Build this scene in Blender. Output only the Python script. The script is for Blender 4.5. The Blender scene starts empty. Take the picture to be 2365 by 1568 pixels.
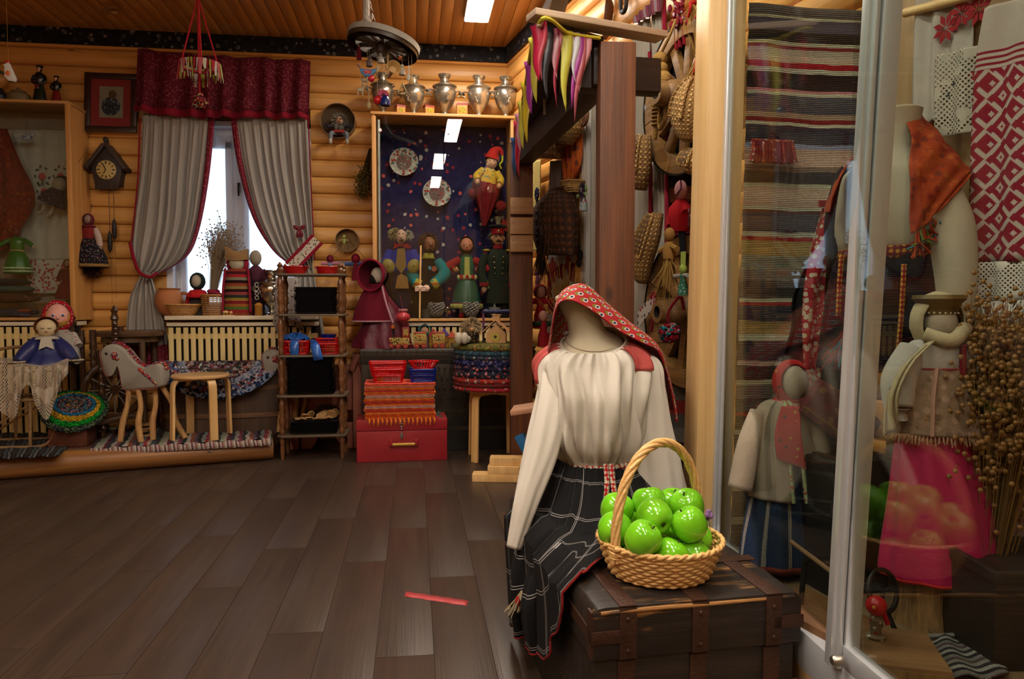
import bpy, bmesh, math, random
from mathutils import Vector, Matrix, Euler
R = math.radians; PI = math.pi
random.seed(7)
SC = bpy.context.scene
COL = SC.collection
# ------------------------------------------------------------------ camera
FPX, CX, CY, HOR = 1700.0, 1182.5, 784.0, 700.0
YAW = R(7.5); CAMZ = 1.15
PITCH = math.atan((CY-HOR)/FPX)
FW = Vector((math.sin(YAW), math.cos(YAW), 0)); RT = Vector((math.cos(YAW), -math.sin(YAW), 0)); UP = Vector((0, 0, 1))
CAM = Vector((0, 0, CAMZ))
_f3 = FW*math.cos(PITCH)-UP*math.sin(PITCH); _u3 = UP*math.cos(PITCH)+FW*math.sin(PITCH)
cam = bpy.data.objects.new('camera', bpy.data.cameras.new('camera')); COL.objects.link(cam)
cam.location = CAM; cam.rotation_euler = (PI/2-PITCH, 0, -YAW)
cam.data.sensor_width = 36; cam.data.lens = FPX*36/2365; cam.data.clip_start = .05
SC.camera = cam
# ------------------------------------------------------------------ world, exposure
w = bpy.data.worlds.new('daylight'); SC.world = w; w.use_nodes = True
w.node_tree.nodes['Background'].inputs[0].default_value = (.62, .76, 1, 1)
w.node_tree.nodes['Background'].inputs[1].default_value = 1.7
SC.view_settings.view_transform = 'Standard'; SC.view_settings.look = 'None'
SC.view_settings.gamma = 1; SC.view_settings.use_curve_mapping = False
SC.view_settings.exposure = 0.85
LAMP = 38.0           # brightness of the ceiling panels
# ------------------------------------------------------------------ picture -> place helpers
def ray(px, py): return _f3*FPX+RT*(px-CX)+_u3*(CY-py)
def PD(px, py, d):
    r = ray(px, py); return CAM+r*(d/r.dot(FW))
def PY(px, py, Y):
    r = ray(px, py); return CAM+r*(Y/r.y)
def PZ(px, py, z):
    r = ray(px, py); return CAM+r*((z-CAMZ)/r.z)
def CW(lat, d, z): return FW*d+RT*lat+UP*z
def S(d): return d/FPX
# ------------------------------------------------------------------ materials
def lin(h):
    if isinstance(h, (tuple, list)): return tuple(h)[:3]+(1,)
    h = h.lstrip('#'); o = []
    if len(h) == 3: h = ''.join(x*2 for x in h)
    for i in (0, 2, 4):
        c = int(h[i:i+2], 16)/255; o.append(c/12.92 if c <= .04045 else ((c+.055)/1.055)**2.4)
    return (*o, 1)
def mulc(c, k): return (min(c[0]*k, 1), min(c[1]*k, 1), min(c[2]*k, 1), 1)
_M = {}
def nd(nt, t, ins=None, **pr):
    n = nt.nodes.new('ShaderNode'+t)
    for k, v in pr.items(): setattr(n, k, v)
    for k, v in (ins or {}).items():
        s = n.inputs[k]
        if isinstance(v, bpy.types.NodeSocket): nt.links.new(v, s)
        else: s.default_value = v
    return n
def mth(nt, op, a, b=0.0, c=None):
    n = nd(nt, 'Math', {0: a, 1: b}, operation=op)
    if c is not None: n.inputs[2].default_value = c
    return n.outputs[0]
def mixc(nt, f, a, b, bt='MIX'):
    return nd(nt, 'Mix', {0: f, 6: a, 7: b}, data_type='RGBA', blend_type=bt).outputs[2]
def ramp(nt, f, stops, ip='LINEAR'):
    n = nd(nt, 'ValToRGB', {0: f}); cr = n.color_ramp; cr.interpolation = ip
    while len(cr.elements) > 1: cr.elements.remove(cr.elements[-1])
    cr.elements[0].position = stops[0][0]; cr.elements[0].color = lin(stops[0][1])
    for p, c in stops[1:]:
        e = cr.elements.new(p); e.color = lin(c)
    return n.outputs[0]
def newmat(key):
    m = bpy.data.materials.new(key); m.use_nodes = True
    nt = m.node_tree; return m, nt, nt.nodes['Principled BSDF']
def coords(nt, which='Object'): return nd(nt, 'TexCoord').outputs[which]
def addbump(nt, b, h, st, dist=.01):
    nt.links.new(nd(nt, 'Bump', {'Height': h, 'Strength': st, 'Distance': dist}).outputs[0], b.inputs['Normal'])
def finish(b, nt, col, rough, metal=0, sheen=0, spec=None, coat=0):
    if isinstance(col, bpy.types.NodeSocket): nt.links.new(col, b.inputs['Base Color'])
    else: b.inputs['Base Color'].default_value = col
    b.inputs['Roughness'].default_value = rough; b.inputs['Metallic'].default_value = metal
    if sheen: b.inputs['Sheen Weight'].default_value = sheen*.08
    if spec is not None: b.inputs['Specular IOR Level'].default_value = spec
    if coat: b.inputs['Coat Weight'].default_value = coat; b.inputs['Coat Roughness'].default_value = .15
def P(c, rough=.75, var=.15, sc=25, metal=0, bump=.0, bsc=120, sheen=0, spec=None, coat=0):
    k = ('P', c, rough, var, sc, metal, bump, bsc, sheen, spec, coat)
    if k in _M: return _M[k]
    m, nt, b = newmat('paint_'+str(c).strip('#()')); cc = lin(c); co = coords(nt)
    n = nd(nt, 'TexNoise', {'Vector': co, 'Scale': sc, 'Detail': 4.0}).outputs[0]
    finish(b, nt, mixc(nt, n, mulc(cc, 1-var), mulc(cc, 1+var)), rough, metal, sheen, spec, coat)
    if bump: addbump(nt, b, nd(nt, 'TexNoise', {'Vector': co, 'Scale': bsc, 'Detail': 3.0}).outputs[0], bump)
    _M[k] = m; return m
def F(c, var=.14, sc=18, bump=.25, bsc=350, sheen=.25, rough=.9):      # cloth
    return P(c, rough, var, sc, 0, bump, bsc, sheen, .2)
def wood(c1, c2, rough=.5, axis='x', sc=1.0, grain=1.0, coat=0, knots=0, rv=.28):
    k = ('W', c1, c2, rough, axis, sc, grain, coat, knots)
    if k in _M: return _M[k]
    m, nt, b = newmat('wood_'+c1.strip('#')); co = coords(nt)
    rnd = nd(nt, 'ObjectInfo').outputs['Random']
    off = nd(nt, 'CombineXYZ', {0: mth(nt, 'MULTIPLY', rnd, 37.0), 1: mth(nt, 'MULTIPLY', rnd, 91.0), 2: mth(nt, 'MULTIPLY', rnd, 53.0)}).outputs[0]
    v = nd(nt, 'VectorMath', {0: co, 1: off}, operation='ADD').outputs[0]
    s = [14*sc]*3; s['xyz'.index(axis)] = .9*sc
    mp = nd(nt, 'Mapping', {'Vector': v, 'Scale': tuple(s)}).outputs[0]
    n1 = nd(nt, 'TexNoise', {'Vector': mp, 'Scale': 1.6, 'Detail': 5.0, 'Distortion': .6*grain}).outputs[0]
    s2 = [90*sc]*3; s2['xyz'.index(axis)] = 2.5*sc
    n2 = nd(nt, 'TexNoise', {'Vector': nd(nt, 'Mapping', {'Vector': v, 'Scale': tuple(s2)}).outputs[0], 'Scale': 1.5, 'Detail': 3.0}).outputs[0]
    col = ramp(nt, mth(nt, 'ADD', mth(nt, 'MULTIPLY', n1, .65), mth(nt, 'MULTIPLY', n2, .35)), [(.3, c1), (.68, c2)])
    if knots:
        s3 = [1.0]*3; s3['xyz'.index(axis)] = .55
        vo = nd(nt, 'TexVoronoi', {'Vector': nd(nt, 'Mapping', {'Vector': v, 'Scale': tuple(s3)}).outputs[0], 'Scale': 2.2*knots}).outputs['Distance']
        col = mixc(nt, ramp(nt, vo, [(.02, '#ffffff'), (.055, '#000000')]), col, mulc(lin(c1), .25))
    br = mth(nt, 'ADD', mth(nt, 'MULTIPLY', rnd, rv), 1-rv/2)
    col = mixc(nt, 1.0, col, nd(nt, 'CombineColor', {0: br, 1: br, 2: br}).outputs[0], 'MULTIPLY')
    finish(b, nt, col, rough, coat=coat); addbump(nt, b, n2, .12)
    _M[k] = m; return m
def stripes(cols, period, axis=1, which='UV', rough=.95, jit=.02, bump=.5, rib=160, sheen=.2, wts=None):
    k = ('S', tuple(cols), period, axis, which, jit, bump, rib)
    if k in _M: return _M[k]
    m, nt, b = newmat('striped_weave'); co = coords(nt, which)
    sp = nd(nt, 'SeparateXYZ', {0: co}).outputs
    nz = nd(nt, 'TexNoise', {'Vector': co, 'Scale': 9.0, 'Detail': 2.0}).outputs[0]
    c = mth(nt, 'ADD', sp[axis], mth(nt, 'MULTIPLY', mth(nt, 'SUBTRACT', nz, .5), jit))
    f = mth(nt, 'FRACT', mth(nt, 'DIVIDE', c, period))
    wts = wts or [1]*len(cols); tot = sum(wts); st, a = [], 0
    for cc, wt in zip(cols, wts): st.append((a/tot, cc)); a += wt
    if len(st) <= 31: col = ramp(nt, f, st, 'CONSTANT')
    else:
        h = len(st)//2; mid = st[h][0]
        c1 = ramp(nt, mth(nt, 'DIVIDE', f, mid), [(p/mid, q) for p, q in st[:h]], 'CONSTANT')
        c2 = ramp(nt, mth(nt, 'DIVIDE', mth(nt, 'SUBTRACT', f, mid), 1-mid), [((p-mid)/(1-mid), q) for p, q in st[h:]], 'CONSTANT')
        col = mixc(nt, mth(nt, 'GREATER_THAN', f, mid), c1, c2)
    sc2 = [260, 260, 260]; sc2[axis] = 500
    n2 = nd(nt, 'TexNoise', {'Vector': nd(nt, 'Mapping', {'Vector': co, 'Scale': tuple(sc2)}).outputs[0], 'Scale': 1.0, 'Detail': 2.0}).outputs[0]
    col = mixc(nt, 1.0, col, ramp(nt, n2, [(.3, '#a8a8a8'), (.6, '#ffffff')]), 'MULTIPLY')
    finish(b, nt, col, rough, sheen=sheen, spec=.2)
    wv = mth(nt, 'SINE', mth(nt, 'MULTIPLY', sp[axis], rib*6.283))
    addbump(nt, b, mth(nt, 'ADD', wv, mth(nt, 'MULTIPLY', n2, 2.0)), bump, .004)
    _M[k] = m; return m
def dots(base, cols, scale, size, which='Object', rand=1.0, rough=.85, ring=None, sheen=.2, soft=.02, base2=None, bump=.15):
    k = ('D', base, tuple(cols), scale, size, which, rand, ring, base2)
    if k in _M: return _M[k]
    m, nt, b = newmat('printed_cloth'); co = coords(nt, which)
    nz = nd(nt, 'TexNoise', {'Vector': co, 'Scale': scale*2.2, 'Detail': 1.0}).outputs['Color']
    v = nd(nt, 'VectorMath', {0: co, 1: nd(nt, 'VectorMath', {0: nz, 1: (.25/scale,)*3}, operation='MULTIPLY').outputs[0]}, operation='ADD').outputs[0]
    vo = nd(nt, 'TexVoronoi', {'Vector': v, 'Scale': scale, 'Randomness': rand}, voronoi_dimensions='3D' if which == 'Object' else '2D')
    pick = nd(nt, 'SeparateColor', {0: vo.outputs['Color']}).outputs[0]
    n = len(cols); pc = ramp(nt, pick, [(i/n, c) for i, c in enumerate(cols)], 'CONSTANT')
    bc = lin(base)
    if base2:
        bc = mixc(nt, ramp(nt, nd(nt, 'TexNoise', {'Vector': co, 'Scale': scale*.8, 'Detail': 3.0}).outputs[0], [(.45, '#000000'), (.55, '#ffffff')]), lin(base), lin(base2))
    fac = ramp(nt, vo.outputs['Distance'], [(max(size-soft, 0), '#ffffff'), (size, '#000000')])
    col = mixc(nt, fac, bc, pc)
    if ring: col = mixc(nt, ramp(nt, vo.outputs['Distance'], [(size*.42, '#ffffff'), (size*.5, '#000000')]), col, lin(ring))
    finish(b, nt, col, rough, sheen=sheen, spec=.2)
    addbump(nt, b, nd(nt, 'TexNoise', {'Vector': co, 'Scale': 400.0}).outputs[0], bump)
    _M[k] = m; return m
def plaid(base, line, sp, wd=.03, which='UV', gap=.09, rough=.85):
    k = ('L', base, line, sp, wd, which, gap)
    if k in _M: return _M[k]
    m, nt, b = newmat('checked_cloth'); co = coords(nt, which); s = nd(nt, 'SeparateXYZ', {0: co}).outputs
    fac = None
    for ax in (0, 1):
        f = mth(nt, 'FRACT', mth(nt, 'DIVIDE', s[ax], sp))
        for o in (0.0, gap):
            t = mth(nt, 'LESS_THAN', mth(nt, 'ABSOLUTE', mth(nt, 'SUBTRACT', f, .4+o)), wd/2)
            fac = t if fac is None else mth(nt, 'MAXIMUM', fac, t)
    n = nd(nt, 'TexNoise', {'Vector': co, 'Scale': 300.0}).outputs[0]
    finish(b, nt, mixc(nt, fac, lin(base), lin(line)), rough, sheen=.1, spec=.2); addbump(nt, b, n, .2)
    _M[k] = m; return m
def weave(c1, c2, sc=60, rough=.75, diag=True, bump=.9, which='UV', gloss=.3):   # plaited bast / birch bark
    k = ('V', c1, c2, sc, diag, which)
    if k in _M: return _M[k]
    m, nt, b = newmat('plaited_bast'); co = coords(nt, which)
    s = nd(nt, 'SeparateXYZ', {0: co}).outputs
    if diag: s = [mth(nt, 'MULTIPLY', mth(nt, o, s[0], s[1]), .707) for o in ('ADD', 'SUBTRACT')]
    su = mth(nt, 'SINE', mth(nt, 'MULTIPLY', s[0], sc*3.1416)); sv = mth(nt, 'SINE', mth(nt, 'MULTIPLY', s[1], sc*3.1416))
    ck = mth(nt, 'MULTIPLY', su, sv)
    au, av = mth(nt, 'ABSOLUTE', su), mth(nt, 'ABSOLUTE', sv)
    edge = mth(nt, 'MINIMUM', au, av)
    n = nd(nt, 'TexNoise', {'Vector': co, 'Scale': sc*.9, 'Detail': 3.0}).outputs[0]
    col = ramp(nt, mth(nt, 'ADD', mth(nt, 'MULTIPLY', n, .6), mth(nt, 'MULTIPLY', ck, .25)), [(.15, c1), (.55, c2)])
    col = mixc(nt, ramp(nt, edge, [(.0, '#ffffff'), (.13, '#000000')]), col, mulc(lin(c1), .4))
    finish(b, nt, col, rough); addbump(nt, b, mth(nt, 'ADD', mth(nt, 'POWER', edge, .5), mth(nt, 'MULTIPLY', ck, .5)), bump, .006)
    _M[k] = m; return m
def mixrug(cols, sc=60, key='crochet'):                                # crocheted rag loops
    k = ('X', tuple(cols), sc)
    if k in _M: return _M[k]
    m, nt, b = newmat('crocheted_rags'); co = coords(nt)
    vo = nd(nt, 'TexVoronoi', {'Vector': co, 'Scale': float(sc)})
    pick = nd(nt, 'SeparateColor', {0: vo.outputs['Color']}).outputs[0]
    n = len(cols); col = ramp(nt, pick, [(i/n, c) for i, c in enumerate(cols)], 'CONSTANT')
    finish(b, nt, col, .95, sheen=.2, spec=.1)
    addbump(nt, b, mth(nt, 'SUBTRACT', 1.0, vo.outputs['Distance']), 1.0, .02)
    _M[k] = m; return m
def glassm(tint='#f4f8f6', ior=1.4, rough=0.0):
    k = ('G', tint, ior)
    if k in _M: return _M[k]
    m, nt, b = newmat('clear_glass'); nt.nodes.remove(b); out = nt.nodes['Material Output']
    bf = nd(nt, 'NewGeometry').outputs['Backfacing']; ir = mth(nt, 'ADD', ior, mth(nt, 'MULTIPLY', bf, 1/ior-ior))
    fr = nd(nt, 'Fresnel', {'IOR': ir}).outputs[0]
    t = nd(nt, 'BsdfTransparent', {'Color': lin(tint)}).outputs[0]; g = nd(nt, 'BsdfGlossy', {'Roughness': rough}).outputs[0]
    nt.links.new(nd(nt, 'MixShader', {0: fr, 1: t, 2: g}).outputs[0], out.inputs[0]); _M[k] = m; return m
def sheer(c, op, which='Object', sc=700):
    k = ('H', c, op)
    if k in _M: return _M[k]
    m, nt, b = newmat('sheer_net'); out = nt.nodes['Material Output']
    finish(b, nt, lin(c), .9)
    tl = nd(nt, 'BsdfTranslucent', {'Color': lin(c)}).outputs[0]
    a = nd(nt, 'MixShader', {0: .5, 1: b.outputs[0], 2: tl}).outputs[0]
    t = nd(nt, 'BsdfTransparent').outputs[0]
    nt.links.new(nd(nt, 'MixShader', {0: op, 1: t, 2: a}).outputs[0], out.inputs[0]); _M[k] = m; return m
def linen(c, c2=None, tr=.25):                                          # curtain cloth that lets some light through
    k = ('LN', c, tr)
    if k in _M: return _M[k]
    m, nt, b = newmat('linen'); out = nt.nodes['Material Output']; co = coords(nt)
    n = nd(nt, 'TexNoise', {'Vector': co, 'Scale': 500.0}).outputs[0]; cc = lin(c)
    col = mixc(nt, n, mulc(cc, .85), mulc(cc, 1.1)); finish(b, nt, col, .9, sheen=.2, spec=.2); addbump(nt, b, n, .2)
    tl = nd(nt, 'BsdfTranslucent', {'Color': cc}).outputs[0]
    nt.links.new(nd(nt, 'MixShader', {0: tr, 1: b.outputs[0], 2: tl}).outputs[0], out.inputs[0]); _M[k] = m; return m
def lace(c, sc=120, hole=.45, which='UV'):
    k = ('LC', c, sc, hole, which)
    if k in _M: return _M[k]
    m, nt, b = newmat('lace_net'); out = nt.nodes['Material Output']; co = coords(nt, which)
    mp = nd(nt, 'Mapping', {'Vector': co, 'Rotation': (0, 0, R(45))}).outputs[0]
    s = nd(nt, 'SeparateXYZ', {0: mp}).outputs
    e = mth(nt, 'MINIMUM', mth(nt, 'ABSOLUTE', mth(nt, 'SINE', mth(nt, 'MULTIPLY', s[0], sc*3.14))), mth(nt, 'ABSOLUTE', mth(nt, 'SINE', mth(nt, 'MULTIPLY', s[1], sc*3.14))))
    net = mth(nt, 'LESS_THAN', e, hole)
    fl = mth(nt, 'GREATER_THAN', nd(nt, 'TexNoise', {'Vector': co, 'Scale': sc*.14, 'Detail': 2.0}).outputs[0], .56)
    a = mth(nt, 'MAXIMUM', net, fl); finish(b, nt, lin(c), .9, sheen=.2)
    t = nd(nt, 'BsdfTransparent').outputs[0]
    nt.links.new(nd(nt, 'MixShader', {0: a, 1: t, 2: b.outputs[0]}).outputs[0], out.inputs[0]); _M[k] = m; return m
def emit(c, st):
    k = ('E', c, st)
    if k in _M: return _M[k]
    m, nt, b = newmat('lit_diffuser'); b.inputs['Base Color'].default_value = (.8, .8, .8, 1)
    b.inputs['Emission Color'].default_value = lin(c); b.inputs['Emission Strength'].default_value = st; _M[k] = m; return m
# ------------------------------------------------------------------ mesh collecting
def rotm(rx=0, ry=0, rz=0): return Euler((R(rx), R(ry), R(rz))).to_matrix()
def crom(p, n):
    """smooth curve through the points p, n samples"""
    m = len(p); out = []
    for i in range(n):
        t = i/(n-1)*(m-1); k = min(int(t), m-2); f = t-k
        a, b, c, d = p[max(k-1, 0)], p[k], p[k+1], p[min(k+2, m-1)]
        f2, f3 = f*f, f*f*f
        out.append(tuple(.5*(2*b[j]+(c[j]-a[j])*f+(2*a[j]-5*b[j]+4*c[j]-d[j])*f2+(3*b[j]-a[j]-3*c[j]+d[j])*f3) for j in range(len(b))))
    return out
class G:
    def __init__(s): s.v, s.f, s.u = [], [], {}
    def q(s, vs, fs, uvs=None):
        o = len(s.v); s.v += [tuple(x) for x in vs]
        for i, f in enumerate(fs):
            if uvs: s.u[len(s.f)] = uvs[i]
            s.f.append(tuple(o+j for j in f))
        return s
    def box(s, c, d, rot=None):
        x, y, z = d[0]/2, d[1]/2, d[2]/2
        vs = [Vector((a*x, b*y, e*z)) for a in (-1, 1) for b in (-1, 1) for e in (-1, 1)]
        if rot is not None: vs = [rot@v for v in vs]
        c = Vector(c)
        uv = [[(0, 0), (d[2], 0), (d[2], d[1]), (0, d[1])]]*2
        return s.q([v+c for v in vs], [(0, 1, 3, 2), (4, 6, 7, 5), (0, 4, 5, 1), (2, 3, 7, 6), (0, 2, 6, 4), (1, 5, 7, 3)])
    def bb(s, x0, x1, y0, y1, z0, z1): return s.box(((x0+x1)/2, (y0+y1)/2, (z0+z1)/2), (x1-x0, y1-y0, z1-z0))
    def grid(s, pts, close=False, uv=None):
        """pts[j][i] rows of points"""
        nv, nu = len(pts), len(pts[0]); o = len(s.v)
        for r in pts: s.v += [tuple(p) for p in r]
        def dist(a, b): return math.dist(a, b)
        if uv is None:
            U = [0]; mid = pts[nv//2]
            for i in range(1, nu): U.append(U[-1]+dist(mid[i-1], mid[i]))
            U.append(U[-1]+dist(mid[-1], mid[0]))
            V = [0]; mc = nu//2
            for j in range(1, nv): V.append(V[-1]+dist(pts[j-1][mc], pts[j][mc]))
        for j in range(nv-1):
            for i in range(nu if close else nu-1):
                i2 = (i+1) % nu
                if uv is None: s.u[len(s.f)] = [(U[i], V[j]), (U[i+1], V[j]), (U[i+1], V[j+1]), (U[i], V[j+1])]
                s.f.append((o+j*nu+i, o+j*nu+i2, o+(j+1)*nu+i2, o+(j+1)*nu+i))
        return s
    def lathe(s, prof, seg=20, c=(0, 0, 0), rip=(0, 0), sx=1, sy=1, rot=None, cap=True, ripf=None, a0=0, a1=2*PI):
        c = Vector(c); rows = []; full = abs(a1-a0-2*PI) < 1e-6; n = len(prof)
        for k, (r, z) in enumerate(prof):
            row = []
            for i in range(seg if full else seg+1):
                a = a0+(a1-a0)*i/seg
                rr = r
                if rip[0]: rr = r*(1+rip[1]*math.sin(rip[0]*a+(0.8*math.sin(3*a)))*(ripf(k/(n-1)) if ripf else 1))
                p = Vector((rr*math.cos(a)*sx, rr*math.sin(a)*sy, z))
                if rot is not None: p = rot@p
                row.append(p+c)
            rows.append(row)
        s.grid(rows, close=full)
        if cap and full:
            o = len(s.v)-len(rows)*seg
            if prof[0][0] > 1e-5: s.f.append(tuple(o+i for i in reversed(range(seg))))
            if prof[-1][0] > 1e-5: s.f.append(tuple(o+(len(rows)-1)*seg+i for i in range(seg)))
        return s
    def ell(s, c, r, seg=16, rings=10, rot=None):
        if not isinstance(r, (tuple, list)): r = (r, r, r)
        pr = [(max(math.sin(PI*k/rings), 1e-4), -math.cos(PI*k/rings)) for k in range(rings+1)]
        c = Vector(c); rows = []
        for rr, z in pr:
            row = []
            for i in range(seg):
                p = Vector((rr*math.cos(2*PI*i/seg)*r[0], rr*math.sin(2*PI*i/seg)*r[1], z*r[2]))
                row.append((rot@p if rot is not None else p)+c)
            rows.append(row)
        return s.grid(rows, close=True)
    def tube(s, pts, r, seg=8, closed=False, n=None, flat=1.0, cap=True, up=None):
        pts = [Vector(p) for p in pts]
        if n: pts = [Vector(p) for p in crom(pts, n)]
        m = len(pts); rows = []; prev = None
        rs = r if isinstance(r, (list, tuple)) else [r]*m
        if len(rs) != m: rs = [x[0] for x in crom([(x,) for x in rs], m)]
        for i, p in enumerate(pts):
            a = pts[(i-1) % m] if (closed or i) else pts[0]; b = pts[(i+1) % m] if (closed or i < m-1) else pts[-1]
            t = (b-a); t = t.normalized() if t.length > 1e-9 else Vector((0, 0, 1))
            if prev is None:
                h = Vector(up) if up else (Vector((0, 0, 1)) if abs(t.z) < .9 else Vector((1, 0, 0)))
                prev = t.cross(h).normalized()
            x = prev-t*prev.dot(t); x = x.normalized() if x.length > 1e-6 else prev
            y = t.cross(x); prev = x
            rows.append([p+(x*math.cos(2*PI*k/seg)+y*math.sin(2*PI*k/seg)*flat)*rs[i] for k in range(seg)])
        if closed: rows.append(rows[0])
        s.grid(rows, close=True)
        if cap and not closed:
            o = len(s.v)-m*seg
            s.f.append(tuple(o+i for i in reversed(range(seg)))); s.f.append(tuple(o+(m-1)*seg+i for i in range(seg)))
        return s
    def prism(s, poly, y0, y1, ax='y'):
        n = len(poly)
        mk = (lambda a, b, t: (a, t, b)) if ax == 'y' else ((lambda a, b, t: (a, b, t)) if ax == 'z' else (lambda a, b, t: (t, a, b)))
        vs = [mk(a, b, y0) for a, b in poly]+[mk(a, b, y1) for a, b in poly]
        fs = [tuple(range(n)), tuple(reversed(range(n, 2*n)))]+[(i, i+n, (i+1) % n+n, (i+1) % n) for i in range(n)]
        return s.q(vs, fs)
    def torus(s, c, R0, r, seg=32, sub=8, rot=None, sx=1, sy=1):
        pts = []
        for i in range(seg):
            p = Vector((R0*math.cos(2*PI*i/seg)*sx, R0*math.sin(2*PI*i/seg)*sy, 0))
            pts.append((rot@p if rot is not None else p)+Vector(c))
        return s.tube(pts, r, sub, closed=True)
    def xf(s, M):
        s.v = [tuple(M@Vector(p)) for p in s.v]; return s
    def mesh(s, name, mat, bev=0, ang=38, recalc=True, merge=0):
        me = bpy.data.meshes.new(name); me.from_pydata(s.v, [], s.f)
        if s.u:
            uv = me.uv_layers.new(name='UVMap')
            for p in me.polygons:
                q = s.u.get(p.index)
                if q and len(q) == p.loop_total:
                    for k, li in enumerate(p.loop_indices): uv.data[li].uv = q[k]
        bm = bmesh.new(); bm.from_mesh(me)
        if merge: bmesh.ops.remove_doubles(bm, verts=bm.verts, dist=merge)
        if recalc: bmesh.ops.recalc_face_normals(bm, faces=bm.faces)
        if bev:
            es = [e for e in bm.edges if len(e.link_faces) == 2 and e.calc_face_angle(0) > R(40)]
            bmesh.ops.bevel(bm, geom=es, offset=bev, segments=2, affect='EDGES', profile=.6)
        bm.to_mesh(me); bm.free()
        me.polygons.foreach_set('use_smooth', [True]*len(me.polygons)); me.set_sharp_from_angle(angle=R(ang))
        if mat: me.materials.append(mat)
        return me
    def obj(s, name, mat, parent=None, bev=0, ang=38, solid=0, sub=0, loc=None, recalc=True, merge=0, label=None):
        o = bpy.data.objects.new(name, s.mesh(name, mat, bev, ang, recalc, merge)); COL.objects.link(o)
        if parent: o.parent = parent
        if loc is not None: o.location = loc
        if label: o['label'] = label
        if solid:
            md = o.modifiers.new('thickness', 'SOLIDIFY'); md.thickness = solid; md.offset = 0
        if sub:
            md = o.modifiers.new('smooth', 'SUBSURF'); md.levels = md.render_levels = sub
        return o
def tag(o, label, cat, group=None):
    o['label'] = label; o['category'] = cat
    if group: o['group'] = group
    return o
def thing(name, label, cat, loc=(0, 0, 0), rz=0, group=None, rot=None):
    o = bpy.data.objects.new(name, None); o.empty_display_size = .05; COL.objects.link(o); o.location = loc
    o.rotation_euler = rot if rot is not None else (0, 0, rz)
    return tag(o, label, cat, group)
def struct(o): o['kind'] = 'structure'; return o
def copy_tree(o, parent=None):
    c = o.copy(); COL.objects.link(c); c.parent = parent
    for ch in o.children: copy_tree(ch, c)
    return c
def loft(ctrl, nu, nv):
    """smooth patch through rows of control points"""
    rows = [crom(r, nu) for r in ctrl]
    cols = [crom([r[i] for r in rows], nv) for i in range(nu)]
    return [[cols[i][j] for i in range(nu)] for j in range(nv)]
def share(me, name, parent, loc=(0, 0, 0), rot=(0, 0, 0), sc=(1, 1, 1)):
    o = bpy.data.objects.new(name, me); COL.objects.link(o); o.parent = parent; o.location = loc; o.rotation_euler = rot; o.scale = sc; return o
# ================================================================== SETTING
YW, CEIL = 6.3, 3.3
YWIN = 6.42
# slanting right-hand wall (in front of it: well, wheels, showcase)
def dl(d): return .4+.34*(5.08-d)
_a = CW(dl(2), 2, 0); _b = CW(dl(6), 6, 0); DE = (_a-_b).normalized()           # along the wall, towards the camera
DN = Vector((DE.y, -DE.x, 0)); DN = DN if DN.x < 0 else -DN                        # into the room
CORN = _b+DE*((YW-_b.y)/DE.y); DRZ = math.atan2(DE.y, DE.x)
def DW(px, py, off=0.0):
    r = ray(px, py); o = CORN+DN*off; return CAM+r*((o-CAM).dot(DN)/r.dot(DN))
def floorp(px, py): return PZ(px, py, 0)
m_plank = wood('#2f231d', '#413227', .4, 'y', .8, 2.5, rv=.12)
m_log = wood('#c0823a', '#e3ad62', .42, 'x', .55, 1.5, knots=1)
m_ceil = wood('#a06a2e', '#bd8644', .45, 'y', .6)
fl = struct(G().bb(-4.8, 4.2, -3, 6.6, -.08, -.004).obj('floor', P('#2a211c', .6)))
me = G().bb(-.0945, .0945, -.69, .69, -.012, 0).mesh('plank', m_plank, bev=.0022)
for i in range(38):
    x = -4.6+i*.19; off = [0, .46, .92, .23, .7][i % 5]
    for j in range(5):
        y = -.4+off+j*1.382
        if y-.69 < 6.3 and math.hypot(x, y) > .5: share(me, 'plank', fl, (x, y, 0))
cl = struct(G().bb(-4.8, 4.2, -3, 6.6, CEIL+.012, CEIL+.1).obj('ceiling', P('#4a2f17', .8)))
me = G().prism([(-.044, .012), (-.044, .003), (-.040, 0), (.040, 0), (.044, .003), (.044, .012)], -4.6, 4.6).mesh('ceiling_board', m_ceil)
for i in range(86): share(me, 'ceiling_board', cl, (-4.7+i*.09, 1.8, CEIL))
# back wall with rounded log siding
WX0, WX1 = PY(385, 600, YW).x, PY(722, 600, YW).x; WZ0, WZ1 = 1.05, 2.62
XC = CORN.x
wb = struct(G().bb(-4.8, WX0, YW+.02, YW+.3, 0, CEIL).bb(WX1, XC+.3, YW+.02, YW+.3, 0, CEIL).bb(WX0, WX1, YW+.02, YW+.3, 0, WZ0).bb(WX0, WX1, YW+.02, YW+.3, WZ1, CEIL).obj('wall_back', P('#9a6a30')))
prof = [(.02, .001), (.0, .002), (-.012, .012), (-.020, .035), (-.023, .0685), (-.020, .102), (-.012, .125), (.0, .135), (.02, .136)]
def siding(parent, x0, x1, z, rz=0, org=(0, 0, 0)):
    g = G().prism([(y, zz) for y, zz in prof], 0, x1-x0, 'x')
    g.obj('siding_board', m_log, parent, ang=60).location = (x0, YW, z)
rr = random.Random(3)
for k in range(24):
    z = k*.137; inw = WZ0-.1 < z < WZ1
    for a, b in ([(-4.8, WX0), (WX1, XC+.02)] if inw else [(-4.8, XC+.02)]):
        c = a+(b-a)*rr.uniform(.3, .7)
        if b-a > 1.5: siding(wb, a, c-.001, z); siding(wb, c+.001, b, z)
        else: siding(wb, a, b, z)
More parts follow.
